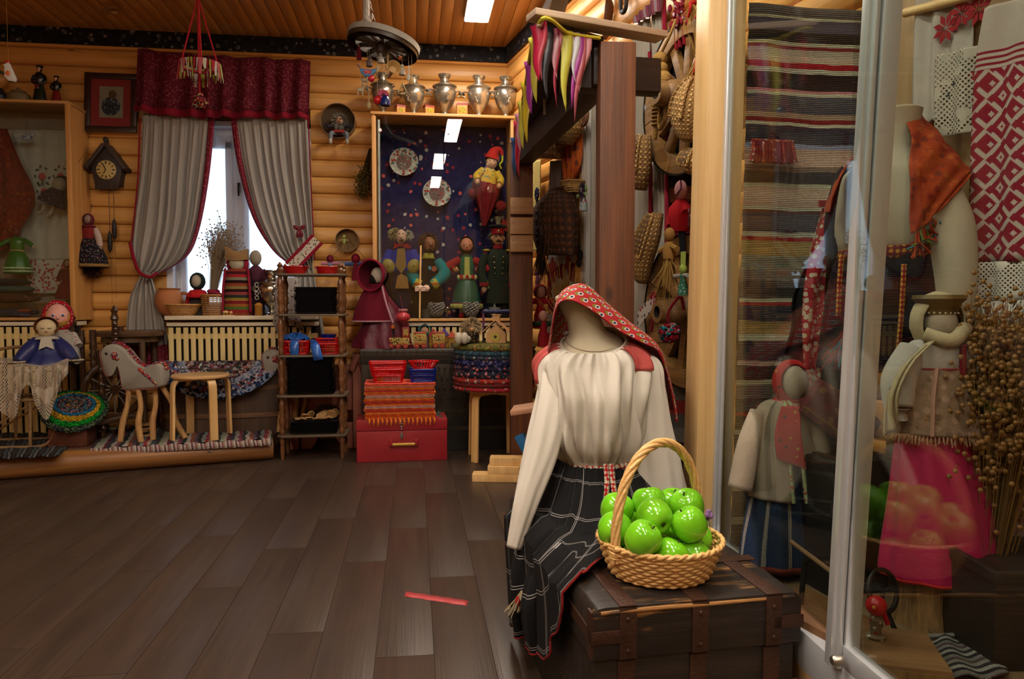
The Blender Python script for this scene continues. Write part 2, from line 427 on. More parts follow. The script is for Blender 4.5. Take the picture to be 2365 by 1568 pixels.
# slanting wall
L = 9.5
wr = struct(G().bb(-.3, L, .02, .2, 0, CEIL).obj('wall_right', P('#9a6a30')))
wr.location = CORN; wr.rotation_euler = (0, 0, DRZ)
for k in range(24):
    for a, b in ((0, 1.6), (1.602, 3.2), (3.202, 4.8)):
        g = G().prism([(y, zz) for y, zz in prof], 0, b-a, 'x'); o = g.obj('siding_board', m_log, wr, ang=60); o.location = (a, 0, k*.137)
struct(G().bb(-4.9, -4.7, -3, 6.6, 0, CEIL).obj('wall_left', m_log)); struct(G().bb(-4.9, 4.2, -3, -2.8, 0, CEIL).obj('wall_front', m_log))
m_corn = dots('#0a0d14', ['#6f7076', '#34363e', '#595a60'], 20, .3, ring='#11141c', rough=.6, base2='#14171f')
struct(G().bb(-4.7, XC, YW-.04, YW+.01, CEIL-.125, CEIL).obj('trim_1', m_corn))
t2 = struct(G().bb(0, 6, -.04, .01, CEIL-.125, CEIL).obj('trim_2', m_corn)); t2.location = CORN; t2.rotation_euler = (0, 0, DRZ)
# window
m_white = P('#d9dae0', .4, .05); m_sill = P('#d9cdb4', .4, .06)
wn = struct(G().bb(WX0, WX0+.05, YW-.01, YW+.3, WZ0, WZ1).bb(WX1-.05, WX1, YW-.01, YW+.3, WZ0, WZ1).bb(WX0, WX1, YW-.01, YW+.3, WZ1-.04, WZ1).bb(WX0, WX1, YW, YW+.3, WZ0-.02, WZ0).obj('window_1', m_white))
XM = PY(556, 500, YWIN).x; zt = PY(505, 330, YWIN).z
g = G().bb(WX0, WX1, YWIN-.03, YWIN+.04, WZ0, WZ0+.07).bb(WX0, WX1, YWIN-.03, YWIN+.04, zt, WZ1).bb(WX0, WX0+.08, YWIN-.03, YWIN+.04, WZ0, WZ1).bb(WX1-.08, WX1, YWIN-.03, YWIN+.04, WZ0, WZ1).bb(XM-.05, XM+.02, YWIN-.04, YWIN+.04, WZ0, WZ1)
g.obj('window_frame', m_white, wn, bev=.004)
for a, b in ((WX0+.08, XM-.05), (XM+.02, WX1-.08)):
    s_ = G().bb(a, a+.055, YWIN-.05, YWIN-.02, WZ0+.05, zt).bb(b-.055, b, YWIN-.05, YWIN-.02, WZ0+.05, zt).bb(a, b, YWIN-.05, YWIN-.02, zt-.055, zt).bb(a, b, YWIN-.05, YWIN-.02, WZ0+.05, WZ0+.11).obj('sash', m_white, wn, bev=.004)
    G().bb(a+.05, b-.05, YWIN, YWIN+.006, WZ0+.09, zt-.04).obj('pane', glassm(), wn)
    for zz in (1.55, 2.1):
        h = G().bb(XM-.005, XM+.012, YWIN-.075, YWIN-.045, zz-.04, zz+.04).bb(XM-.002, XM+.009, YWIN-.09, YWIN-.07, zz-.07, zz+.0); 
    h.obj('handle', P('#8c8c90', .3, metal=.8), wn, bev=.002)
xs0, xs1 = PY(380, 725, 5.98).x, PY(700, 725, 5.98).x
G().bb(xs0, xs1+.1, 5.97, YW+.1, 1.02, 1.052).obj('window_sill', m_sill, wn, bev=.006)
# net curtain behind the glass line
pts = []
for j in range(12):
    z = WZ0+.02+(zt-WZ0)*j/11*1.02
    pts.append([(WX0+.1+(WX1-WX0-.2)*i/60, YW+.055+.012*math.sin(i*.9+.3*math.sin(j*.5))+.006*math.sin(i*2.3), z) for i in range(61)])
tag(G().grid(pts).obj('net_curtain', sheer('#e8ecf6', .35)), 'sheer white net curtain hanging behind the window curtains', 'net curtain')
# radiator covers made of slats
m_slat = P('#d5bd80', .5, .06); m_dark = P('#1c1510', .8)
def cover(label, x0, x1, y, z0, z1):
    t = thing('radiator_cover', label, 'radiator cover', (x0, y, z0))
    me = G().bb(-.018, .018, 0, .012, 0, z1-z0-.02).mesh('slat', m_slat, bev=.002)
    n = int((x1-x0)/.055)
    for i in range(n): share(me, 'slat', t, (.0275+i*.055, 0, .01))
    for zz in (.12, z1-z0-.1): G().bb(0, x1-x0, .013, .035, zz, zz+.04).obj('rail', m_slat, t)
    G().bb(0, x1-x0, .06, .09, 0, z1-z0).obj('back_panel', m_dark, t)
    G().bb(0, x1-x0, -.01, .2, z1-z0, z1-z0+.03).obj('top_board', m_sill, t, bev=.003)
    return t
cover('cream slatted radiator cover below the curtained window', xs0, xs1+.1, 6.03, .0, 1.0-.03)
xl1 = PY(168, 700, 5.95).x
cover('cream slatted radiator cover below the glass cabinet with green doll', -4.6, xl1, 5.98, 0, .98)
xr0, xr1 = PY(864, 500, 5.95).x, PY(1183, 500, 5.95).x
cover('cream slatted radiator cover below the navy puppet cabinet', xr0, xr1, 5.99, 0, .965)
# ceiling lights
def ceiling_light(x, y, ln=1.2, lab=''):
    t = thing('ceiling_light', lab, 'ceiling light', (x, y, CEIL))
    G().bb(-.095, .095, -ln/2-.01, ln/2+.01, -.03, 0).obj('housing', P('#dcdcdc', .4, .03), t, bev=.004)
    G().bb(-.083, .083, -ln/2, ln/2, -.034, -.0285).obj('diffuser', emit('#fff1de', LAMP), t)
pl = PZ(1100, 50, CEIL-.03)
ceiling_light(pl.x, pl.y-.6, lab='bright linear ceiling light above the row of samovars')
for k, (x, y) in enumerate(((pl.x, 2.7), (pl.x-.1, .7), (-2.3, 1.2), (-2.3, -1.0), (pl.x-.1, -1.2), (-.9, 1.7))):  # last fixture is an added one, there to brighten the foreground
    ceiling_light(x, y, lab='linear ceiling light over the '+['middle of the hall', 'space before the apple basket', 'open floor left of the red tape', 'far end of the hall floor', 'entrance end of the hall', 'floor before the rack, added to brighten the foreground'][k])
# log edged platform along the window wall
A, B = floorp(-420, 1146), floorp(632, 1064); A.z = B.z = 0
PZT = .165
g = G(); g.prism([(A.x, A.y+.15), (B.x-.03, B.y+.15), (B.x-.03, 5.97), (A.x, 5.97)], 0, PZT-.01, 'z')
tag(g.obj('platform', wood('#4b3524', '#6b4c33', .6)), 'low wooden platform under the toy horses and stools', 'platform')
dv = (B-A); ln = dv.length; ang = math.atan2(dv.y, dv.x)
t = thing('border_log', 'thick peeled log edging the platform in front of the striped rug', 'log', A, ang)
rows = []
for i in range(40):
    x = ln*i/39; rows.append([Vector((x, .085+(.082+.003*math.sin(x*3+1))*math.cos(a), .08+.08*math.sin(a))) for a in [2*PI*k/20 for k in range(20)]])
gg = G().grid(rows, close=True); gg.f.append(tuple(range(20))); gg.f.append(tuple(39*20+k for k in range(20)))
gg.obj('trunk', wood('#6e4420', '#a06c34', .5, 'x', .6, 1.5, knots=2), t, ang=50)
# red tape on the floor
p0, p1, p2, p3 = PZ(938, 1366, .001), PZ(1082, 1387, .001), PZ(1076, 1399, .001), PZ(934, 1377, .001)
q = []
for i in range(15):
    f = i/14; jt = .003*math.sin(i*2.1); q.append([p0.lerp(p1, f)+Vector((0, jt, 0)), p3.lerp(p2, f)+Vector((0, jt*.7+.002*math.sin(i*5), 0))])
tag(G().grid(q).obj('floor_tape', P('#a83a3c', .5, .2, 60), solid=.001), 'strip of worn red tape stuck on the dark plank floor', 'tape')
# ================================================================== GENERIC BUILDERS
m_dwood = wood('#3a2415', '#6b4526', .35, 'z', 1.0, coat=.3); m_birch = wood('#c99a5c', '#e0b97f', .4, 'z', .8)
m_frame = wood('#a8763e', '#c99656', .45, 'z', .8); m_framex = wood('#a8763e', '#c99656', .45, 'x', .8)
m_glass = glassm(); m_skin = P('#d9a584', .6, .06); m_linenskin = F('#a89f8c')
def shell(c, r, a0, tilt=0, seg=22, rings=8, rag=0.0, a1=176):
    """hood / hair: ellipsoid open towards -Y (opening half-angle a0)"""
    rows = []; rot = rotm(tilt, 0, 0)
    for j in range(rings+1):
        a = R(a0+(a1-a0)*j/rings); row = []
        for i in range(seg):
            ph = 2*PI*i/seg; k = 1+rag*math.sin(i*2.7+j*1.9)
            row.append(rot@Vector((r[0]*k*math.sin(a)*math.cos(ph), -r[1]*k*math.cos(a), r[2]*k*math.sin(a)*math.sin(ph)))+Vector(c))
        rows.append(row)
    return G().grid(rows, close=True)
def band(prof_r, z, h, seg=28, rip=(0, 0), ex=.002, sx=1, sy=1):
    return G().lathe([(prof_r+ex, z), (prof_r+ex*2, z+h/2), (prof_r+ex*.5, z+h)], seg, rip=rip, cap=False, sx=sx, sy=sy)
def doll(name, label, loc, H, rz=0, skirt='#333', rb=.26, rt=.1, waist=.5, bod=None, slv=None, head='#d9a584', hh=.2, hw=.8, hair=None, ker=None, face=True,
         arms='down', hand='#d9a584', trims=(), apron=None, legs=None, rip=(14, .06), rag=0.0, ker_a=52, shoes='#222', cat='doll', group=None, tilt=(0, 0), hem0=0.0, nose=True, sy=.8, knot=True, tails=None, armr=.045, belt=None):
    """cloth doll; H height in metres, other lengths as shares of H"""
    mm = lambda c, f=F: c if isinstance(c, bpy.types.Material) else f(c)
    t = thing(name, label, cat, loc, group=group, rot=(tilt[0], tilt[1], rz))
    W = waist*H; z0 = hem0*H
    pf = [(rb*H*.96, z0), (rb*H, z0+.02*H), (rb*H*.8+rt*H*.2, z0+(W-z0)*.4), (rb*H*.45+rt*H*.55, z0+(W-z0)*.75), (rt*H, W)]
    G().lathe(pf, 36, rip=rip, ripf=lambda k: 1-k*.8, sy=sy).obj('skirt', mm(skirt), t, ang=70)
    sh = H*(1-hh)-.03*H
    G().lathe([(rt*H, W-.01*H), (rt*H*1.08, W+(sh-W)*.5), (rt*H*1.15, W+(sh-W)*.8), (rt*H*.8, sh), (rt*H*.35, sh+.04*H)], 18, sy=.7).obj('bodice', mm(bod or skirt), t, ang=70)
    for z, hgt, c in trims:
        zz = z0+(W-z0)*z; k = z
        r = rb*H*(1-k)+rt*H*k if k > .75 else (rb*H+(rb*H*.8+rt*H*.2-rb*H)*(k/.4) if k < .4 else (rb*H*.8+rt*H*.2)*(1-(k-.4)/.35)+(rb*H*.45+rt*H*.55)*(k-.4)/.35)
        r = max(r, rt*H); r2 = r*(1+rip[1]*.0)
        rows = []
        for q in (0, .5, 1):
            row = []
            for i in range(48):
                a = 2*PI*i/48; rr = r2*(1+rip[1]*math.sin(rip[0]*a+.8*math.sin(3*a))*(1-k*.8))+.004*H*1.2+.003-(rb-rt)*H*.25*hgt*q
                row.append((rr*math.cos(a), rr*math.sin(a)*sy, zz+hgt*H*q))
            rows.append(row)
        G().grid(rows, close=True).obj('trim', mm(c), t, ang=70, solid=.002)
    if belt: band(rt*H*1.02, W-.02*H, .04*H, sy=.72).obj('belt', mm(belt), t)
    if apron: G().prism([(-.6*rt*H, W), (.6*rt*H, W), (rb*H*.62, z0+(W-z0)*.2), (-rb*H*.62, z0+(W-z0)*.2)], -rb*H*sy*.98, -rb*H*sy*.98-.004).obj('apron', mm(apron), t)
    hz = H*(1-hh/2); hr = hh*H/2
    hd = G().ell((0, 0, hz), (hr*hw, hr*hw*.95, hr)).obj('head', mm(head, lambda c: P(c, .6, .06)), t)
    if face:
        for sx in (-1, 1): G().ell((sx*hr*.32, -hr*hw*.86, hz+hr*.08), (hr*.10, hr*.07, hr*.08), 8, 6).obj('eye', P('#1d1a22', .3), hd)
        G().ell((0, -hr*hw*.87, hz-hr*.42), (hr*.2, hr*.07, hr*.06), 8, 6).obj('mouth', P('#9c2f2c'), hd)
        if nose: G().ell((0, -hr*hw*.98, hz-hr*.12), (hr*.1, hr*.12, hr*.12), 8, 6).obj('nose', mm(head, lambda c: P(c, .6, .06)), hd)
    if hair: shell((0, hr*.05, hz+hr*.12), (hr*hw*1.18, hr*1.1, hr*1.1), 62, -22, rag=rag).obj('hair', mm(hair), t, ang=80)
    if ker:
        shell((0, hr*.05, hz), (hr*hw*1.2, hr*1.12, hr*1.16), ker_a, -8, rag=.012).obj('kerchief', mm(ker), t, ang=80, solid=.003)
        if knot: G().lathe([(rt*H*.5, hz-hr*1.05), (rt*H*.95, hz-hr*1.2), (rt*H*1.2, hz-hr*1.5)], 20, rip=(9, .06), cap=False, sy=.75).obj('kerchief_drape', mm(ker), t, ang=80, solid=.003)
    if tails: G().prism([(-.02*H, hz-hr*.9), (.05*H, hz-hr*.9), (.07*H, hz-hr*2.4), (-.03*H, hz-hr*2.7)], -rt*H*1.0, -rt*H*1.0-.006).obj('kerchief_tail', mm(tails), t)
    for sx in (-1, 1):
        s0 = Vector((sx*rt*H*1.0, 0, sh-.03*H)); al = .3*H
        if arms == 'down': pts = [s0, s0+Vector((sx*.05*H, -.01*H, -al*.5)), s0+Vector((sx*.08*H, -.03*H, -al))]
        elif arms == 'out': pts = [s0, s0+Vector((sx*.1*H, -.02*H, -al*.2)), s0+Vector((sx*.2*H, -.05*H, -al*.45))]
        elif arms == 'wide': pts = [s0, s0+Vector((sx*.15*H, 0, -.01*H)), s0+Vector((sx*.3*H, -.01*H, .0))]
        elif arms == 'front': pts = [s0, s0+Vector((sx*.06*H, -.05*H, -al*.5)), s0+Vector((-sx*.04*H, -.15*H, -al*.7))]
        else: break
        q = [Vector(p) for p in crom(pts, 9)]
        am = G().tube(q, [armr*H*(.9+.25*math.sin(PI*i/8)) for i in range(9)], 10).obj('sleeve', mm(slv or bod or skirt), t, ang=70)
        e = (q[-1]-q[-2]).normalized()
        G().ell(q[-1]+e*.022*H, (.03*H, .025*H, .04*H), 10, 8).obj('hand', mm(hand), am)
    if legs:
        for sx in (-1, 1):
            G().tube([(sx*.06*H, 0, z0+.05*H), (sx*.065*H, 0, z0-.06*H)], .028*H, 10).obj('leg', mm(legs), t)
            G().ell((sx*.065*H, -.02*H, z0-.09*H), (.04*H, .06*H, .035*H), 12, 8).obj('shoe', mm(shoes), t)
    return t
def basket(name, label, loc, rb, rt, h, mat, cat='basket', rows=9, stakes=20, sx=1, sy=1, rz=0, thick=.004, rim=.006, group=None):
    """woven basket out of real weavers"""
    t = thing(name, label, cat, loc, rz, group)
    for k in range(rows):
        z = .004+h*k/(rows-1)*.97; f = z/h; r = rb+(rt-rb)*(f**.8); n = stakes*4; pts = []
        for i in range(n):
            a = 2*PI*i/n; q = r+thick*.75*math.sin(a*stakes/1+PI*(k % 2)); pts.append((q*math.cos(a)*sx, q*math.sin(a)*sy, z))
        G().tube(pts, thick*.95, 6, closed=True, flat=min(h/rows/thick*.56, 1.6)).obj('weaver', mat, t, ang=80)
    g = G()
    for i in range(stakes):
        a = 2*PI*(i+.25)/stakes*1
        g.tube([((rb+(rt-rb)*f**.8)*math.cos(a)*sx, (rb+(rt-rb)*f**.8)*math.sin(a)*sy, h*f) for f in (0, .3, .6, 1)], thick*.7, 5)
    g.obj('stakes', mat, t)
    G().lathe([(0.001, .002), (rb*.98, .002), (rb*.98, .008), (.001, .008)], 28, sx=sx, sy=sy).obj('bottom', mat, t)
    for s in (0, 1):
        pts = []
        for i in range(120):
            a = 2*PI*i/120; ph = a*22+PI*s; pts.append(((rt+rim*.6*math.cos(ph))*math.cos(a)*sx, (rt+rim*.6*math.cos(ph))*math.sin(a)*sy, h+rim*.6*math.sin(ph)))
        G().tube(pts, rim*.8, 6, closed=True).obj('rim', mat, t, ang=80)
    return t
def samovar(label, loc, H, rz=0, group=None, mat=None, lid=True):
    m = mat or P('#b5b0a4', .22, .18, 6, 1.0); md = P('#2b2018', .5)
    t = thing('samovar', label, 'samovar', loc, rz, group)
    b = [(.17, 0), (.18, .015), (.16, .04), (.07, .07), (.055, .12), (.075, .16), (.10, .19), (.17, .27), (.235, .40), (.27, .52), (.275, .60), (.25, .66), (.235, .69), (.26, .70), (.29, .715), (.285, .73), (.22, .75), (.17, .79), (.13, .82)]
    G().lathe([(r*H, z*H) for r, z in b], 32).obj('body', m, t)
    G().lathe([(r*H, z*H) for r, z in [(.10, .80), (.095, .86), (.10, .90), (.13, .92), (.155, .985), (.15, 1.0), (.12, .99), (.085, .92), (.08, .85)]], 28).obj('chimney', m, t)
    G().lathe([(.185*H, 0), (.185*H, .03*H), (.15*H, .03*H)], 4, rot=rotm(0, 0, 45)).obj('foot', m, t, bev=.003)
    for s in (-1, 1):
        h = G().tube([(s*.26*H, 0, .62*H), (s*.36*H, 0, .64*H), (s*.39*H, 0, .56*H), (s*.31*H, 0, .50*H)], .016*H, 8, n=10).obj('handle', m, t)
        G().tube([(s*.375*H, -.05*H, .6*H), (s*.375*H, .05*H, .6*H)], .028*H, 10).obj('grip', md, h)
    sp = G().tube([(0, -.2*H, .33*H), (0, -.34*H, .33*H), (0, -.38*H, .31*H)], [.03*H, .022*H, .02*H], 10).obj('tap', m, t)
    G().tube([(0, -.33*H, .33*H), (0, -.33*H, .42*H)], .014*H, 8).torus((0, -.33*H, .45*H), .035*H, .01*H, 16, 6, rotm(90, 0, 0)).obj('tap_key', m, sp)
    return t
ORD = 'first second third fourth fifth sixth seventh eighth ninth tenth eleventh twelfth thirteenth fourteenth fifteenth sixteenth seventeenth eighteenth nineteenth twentieth twenty-first twenty-second twenty-third twenty-fourth'.split()
def nth(i, n): return 'lowest' if i == 0 else ('topmost' if i == n-1 else ORD[i]+' from below')
def puff(c, r, n, seed, ln=1.0, thick=.0012, flat=1.0, down=0.0):
    """tuft of hairs/straws as one bundle"""
    rr = random.Random(seed); g = G(); c = Vector(c)
    for i in range(n):
        v = Vector((rr.gauss(0, 1), rr.gauss(0, 1)*flat, rr.gauss(0, 1)-down)).normalized()*r*rr.uniform(.7, 1.05)*ln
        g.tube([c, c+v*.6, c+v+Vector((0, 0, -.15*r))], [thick, thick, thick*.5], 3, cap=False)
    return g
def bunch(p0, p1, n, seed, spread, thick=.0015, mid=.4, heads=0, hr=.004):
    """bundle of stalks from p0 (tied) fanning to p1"""
    rr = random.Random(seed); g = G(); p0, p1 = Vector(p0), Vector(p1); hs = []
    for i in range(n):
        o = Vector((rr.gauss(0, 1), rr.gauss(0, 1), rr.gauss(0, 1)))*spread*.5; f = rr.uniform(.8, 1.05)
        e = p0+(p1-p0)*f+o; g.tube([p0+o*.15, p0+(p1-p0)*f*mid+o*.4, e], [thick, thick, thick*.6], 3, cap=False); hs.append(e)
    return g, hs
# ================================================================== WINDOW WALL, LEFT HALF
# ---- curtains
m_cur = linen('#b4aea6', tr=.3); m_red = F('#7d1226'); m_burg = dots('#5a1222', ['#7d3a44', '#4a0d18'], 70, .45, rough=.85); m_bt = dots('#7a1f30', ['#a85f66', '#6b1828'], 90, .4)
def curtain(label, ctrl, folds, amp, bu, parts_tail, Y):
    t = thing('curtain', label, 'curtain', (0, 0, 0), group=None)
    rows = loft([[tuple(PY(x, y, Y)) for x, y in r] for r in ctrl], 110, 40)
    def rip(rows, ph=0):
        out = []
        nv, nu = len(rows), len(rows[0])
        for j, r in enumerate(rows):
            k = min(1, (j+4)/nv*2.2); out.append([Vector(p)+Vector((0, amp*k*math.sin(folds*2*PI*i/(nu-1)+.8*math.sin(i*.13)+ph+.6*math.sin(j*.12))+amp*.3*math.sin(folds*4.3*PI*i/(nu-1)+j*.05), 0)) for i, p in enumerate(r)])
        return out
    rr_ = rip(rows)
    i0, i1 = bu
    lo = [r[:i0+1] for r in rr_] if i0 > 50 else [r[i0:] for r in rr_]
    G().grid(lo).obj('cloth', m_cur, t, ang=180, solid=.002)
    ed = [r[i0:i1+1] for r in rr_] if i0 > 50 else [r[i1:i0+1] for r in rr_]
    G().grid(ed).obj('edging', m_bt, t, ang=180, solid=.003)
    for ctl, mt, nm in parts_tail:
        rows = loft([[tuple(PY(x, y, Y)) for x, y in r] for r in ctl], 60, 20)
        G().grid([[Vector(p)+Vector((0, amp*.8*math.sin(5*2*PI*i/59+.3*j*.1), 0)) for i, p in enumerate(r)] for j, r in enumerate(rows)]).obj(nm, mt, t, ang=180, solid=.002)
    return t
t = curtain('grey linen curtain with burgundy edge gathered beside the cuckoo clock',
        [[(330, 262), (380, 262), (440, 262), (496, 266)], [(322, 400), (375, 400), (430, 400), (482, 400)], [(306, 510), (365, 520), (420, 525), (458, 530)], [(304, 575), (345, 600), (385, 610), (428, 595)], [(318, 622), (330, 634), (345, 640), (362, 634)]], 8, .022, (97, 109),
        [([[(330, 628), (338, 628), (347, 632)], [(302, 680), (335, 680), (362, 680)], [(292, 740), (335, 740), (378, 742)], [(290, 795), (340, 800), (388, 795)]], m_cur, 'tail'), ([[(290, 795), (340, 800), (388, 795)], [(288, 845), (340, 848), (392, 842)]], m_bt, 'tail_border')], 6.16)
G().tube([PY(300, 560, 6.12), PY(310, 600, 6.1), PY(322, 628, 6.07), PY(345, 640, 6.07), PY(362, 630, 6.12)], .013, 8, n=16).obj('tie_band', m_red, t)
G().tube([PY(323, 275, 6.14), PY(318, 420, 6.14), PY(303, 560, 6.14)], .006, 6, n=14).obj('piping', m_red, t)
t = curtain('grey linen curtain with burgundy edge drawn to the embroidered band',
        [[(532, 266), (590, 266), (650, 266), (708, 268)], [(548, 380), (605, 380), (660, 380), (714, 380)], [(582, 500), (630, 500), (680, 500), (722, 500)], [(632, 580), (660, 585), (695, 585), (724, 570)], [(684, 620), (700, 622), (712, 622), (722, 620)]], 9, .02, (11, 0),
        [([[(684, 620), (700, 622), (724, 620)], [(668, 680), (700, 680), (734, 680)], [(640, 740), (690, 745), (745, 742)], [(632, 800), (690, 805), (752, 800)]], m_cur, 'tail')], 6.16)
G().tube([PY(712, 275, 6.13), PY(718, 420, 6.13), PY(727, 600, 6.13)], .005, 6, n=14).obj('piping', m_red, t)
# embroidered tie band + bow
t = thing('tie_band', 'embroidered white and red band holding the curtain above the rack', 'curtain tie', PY(702, 585, 6.05), rot=(0, R(43), 0))
G().bb(-.035, .035, -.006, .006, -.15, .15).obj('band', dots('#b9b0a2', ['#7c1f2c', '#2c2a30', '#54663a'], 55, .34), t)
for s in (-1, 1): G().bb(s*.045-.012, s*.045+.012, -.009, .009, -.155, .155).obj('border', m_red, t)
t = thing('fabric_bow', 'dotted burgundy bow pinned on the linen curtain', 'bow', PY(692, 530, 6.1))
mb = dots('#5c1220', ['#c9b8b8', '#8a3a48'], 120, .3)
for a, l in ((35, .05), (150, .05), (-75, .06), (-105, .06)):
    c = Vector((math.cos(R(a)), 0, math.sin(R(a))))*l*.55; G().ell(c, (l*.6, .008, .018), 12, 8, rotm(0, -a, 0)).obj('loop', mb, t)
# ---- valance
def wav(x): return 1
rows = []; hem = []
top = [(318, 112), (420, 122), (520, 130), (620, 134), (717, 140)]; bot = [(312, 242), (420, 252), (520, 255), (620, 258), (712, 262)]; hm = [(308, 256), (420, 270), (520, 272), (620, 273), (713, 275)]
def vrow(cs, amp, Y=6.1):
    c = crom(cs, 140); return [Vector(PY(x, y, Y))+Vector((0, amp*math.sin(i*.42+.9*math.sin(i*.11)), .006*math.sin(i*.21))) for i, (x, y) in enumerate(c)]
t = thing('valance', 'gathered burgundy valance across the top of the window', 'valance', (0, 0, 0))
a_, b_ = vrow(top, .008), vrow(bot, .032); h_ = vrow(hm, .034)
G().grid([[a_[i].lerp(b_[i], j/9) for i in range(140)] for j in range(10)]).obj('cloth', m_burg, t, ang=180, solid=.003)
G().grid([b_, h_]).obj('hem', m_red, t, ang=180, solid=.003)
# ---- glass cabinets
def cabinet(label, x0, x1, yf, z0, z1, back, split=None):
    t = thing('glass_cabinet', label, 'cabinet', ((x0+x1)/2, yf, z0)); w_, h_ = (x1-x0)/2, z1-z0; dp = YW-.03-yf
    for s in (-1, 1): G().bb(s*w_-.012, s*w_+.012, 0, dp, 0, h_).obj('side_panel', m_frame, t, bev=.002)
    G().bb(-w_-.02, w_+.02, -.015, dp, h_, h_+.022).obj('top_panel', m_framex, t, bev=.003)
    G().bb(-w_, w_, -.005, dp, 0, .022).obj('bottom_panel', m_framex, t, bev=.003)
    G().bb(-w_, w_, dp-.01, dp, .022, h_).obj('back_panel', back, t)
    for a, b in ([(-w_+.012, 0), (0, w_-.012)] if split is None else split):
        d_ = G().bb(a+.004, b-.004, .012, .016, .03, h_-.01).obj('glass_door', m_glass, t)
        G().lathe([(.0, 0), (.014, 0), (.014, .008), (0, .008)], 14, (a+.04, .005, h_-.12), rot=rotm(90, 0, 0)).obj('knob', P('#d0d0d0', .25, metal=.8), d_)
    return t
YF = 5.95; CZ0, CZ1 = 1.02, 2.63
xl0 = -3.9
cabL = cabinet('wooden glass cabinet with hanging shawl and green doll', xl0, xl1, YF, CZ0, CZ1, P('#8c7f70', .8))
G().bb((xl1-xl0)/2-.008, (xl1-xl0)/2+.03, -.02, .0, 0, CZ1-CZ0).obj('front_stile', m_frame, cabL, bev=.002)
cabR = cabinet('wooden glass cabinet lined with navy floral cloth and puppets', xr0, xr1, YF, CZ0-.015, CZ1, dots('#12143c', ['#8a2430', '#a39a98', '#b8504c', '#20224e', '#20224e', '#20224e', '#20224e'], 22, .34, base2='#191b46', rough=.9))
G().bb(-(xr1-xr0)/2-.012, -(xr1-xr0)/2+.02, -.018, .0, 0, CZ1-CZ0).obj('front_stile', m_frame, cabR, bev=.002)
G().lathe([(.014, .03), (.014, CZ1-CZ0-.02)], 12, (-(xr1-xr0)/2+.04, .03, 0)).obj('metal_rail', P('#a9adb3', .35, metal=.9), cabR)
# ---- inside left cabinet
def incab(px, py, off=.17): return PY(px, py, YF+off)
t = thing('embroidered_towel', 'white towel embroidered with roses hanging in the glass cabinet', 'towel', (0, 0, 0))
rows = loft([[tuple(PY(x, y, 6.22)) for x, y in r] for r in [[(20, 300), (90, 300), (158, 302)], [(25, 500), (95, 500), (162, 500)], [(40, 600), (100, 600), (168, 600)]]], 40, 20)
G().grid([[Vector(p)+Vector((0, .006*math.sin(i*.7), 0)) for i, p in enumerate(r)] for r in rows]).obj('cloth', F('#b7b4aa'), t, ang=180, solid=.003)
rows2 = loft([[tuple(PY(x, y, 6.205)) for x, y in r] for r in [[(40, 600), (100, 600), (168, 600)], [(60, 640), (110, 640), (169, 640)], [(65, 678), (110, 678), (169, 678)]]], 30, 8)
G().grid(rows2).obj('red_border', dots('#b9b4a9', ['#9a3a42', '#a8545a'], 38, .42, base2='#b9b4a9'), t, solid=.003)
for (px, py) in ((97, 407), (140, 407), (102, 442)):
    f_ = G()
    for k in range(6): f_.ell(PY(px, py, 6.2)+Vector((.014*math.cos(k*1.05), 0, .014*math.sin(k*1.05))), (.013, .003, .013), 8, 6)
    o = f_.obj('rose', F('#b5504a'), t)
    g2 = G()
    for k, (dx, dz) in enumerate(((-.035, .05), (.03, .06), (-.05, .0), (.05, -.01), (-.03, -.05), (.035, -.05), (.0, -.06), (-.01, .075))): g2.ell(PY(px, py, 6.2)+Vector((dx, 0, dz)), (.012, .002, .006), 8, 6, rotm(0, 40*k, 0))
    g2.obj('leaves', F('#2f4f34'), t)
t = thing('hanging_shawl', 'large rust red paisley shawl hung in the glass cabinet', 'shawl', (0, 0, 0))
rows = loft([[tuple(PY(x, y, 6.12)) for x, y in r] for r in [[(-60, 296), (-20, 296), (18, 297)], [(-60, 360), (0, 365), (48, 370)], [(-60, 450), (5, 455), (84, 462)], [(-60, 580), (-10, 585), (30, 560)]]], 50, 24)
G().grid([[Vector(p)+Vector((0, .02*math.sin(i*.35), 0)) for i, p in enumerate(r)] for r in rows]).obj('cloth', dots('#6b2016', ['#8a3b1e', '#7a2a1c', '#5a1812'], 30, .4, base2='#7d2418'), t, ang=180, solid=.004)
m_gs = P('#1d6b1c', .35, .3, 30, sheen=.3)
doll('hanging_doll', 'headless looking doll in green satin dress with white stripes', incab(42, 634, .15), .36, rz=.0, skirt=m_gs, rb=.27, rt=.13, waist=.5, bod=m_gs, slv=m_gs, head='#6b1418', hh=.2, face=False, trims=((.06, .035, '#b9c9a0'), (.2, .035, '#b9c9a0')), belt='#b08a5a', arms='out', hand='#b5a890', hem0=.02)
t = thing('hanging_doll', 'dark dressed doll with brown hair slung by cords in cabinet', 'doll', incab(135, 440, .14), rot=(0, R(25), 0))
shell((0, 0, .05), (.06, .055, .07), 58, -5).obj('kerchief', dots('#3a3326', ['#6a5a3a', '#2a2a30'], 60, .4), t, solid=.003)
G().ell((-.008, -.012, .045), (.05, .042, .056)).obj('head', F('#8f8575'), t)
G().lathe([(.10, -.12), (.09, -.06), (.05, 0), (.03, .02)], 24, rip=(10, .06)).obj('dress', dots('#171b2e', ['#a08a58', '#3a3f58'], 50, .25), t)
for s in (-1, 1): G().tube([(s*.03, -.02, -.11), (s*.03, -.03, -.2)], .01, 8).ell((s*.03, -.045, -.21), (.016, .03, .016)).obj('leg', F('#a89b84'), t)
for s in (-1, 1): G().tube([(s*.03, 0, .1), (s*.05, 0, .32)], .0015, 5).obj('cord', F('#5a4632'), t)
t = thing('porcelain_bird', 'small white and blue bird hanging at the cabinet top', 'bird', incab(62, 318, .12))
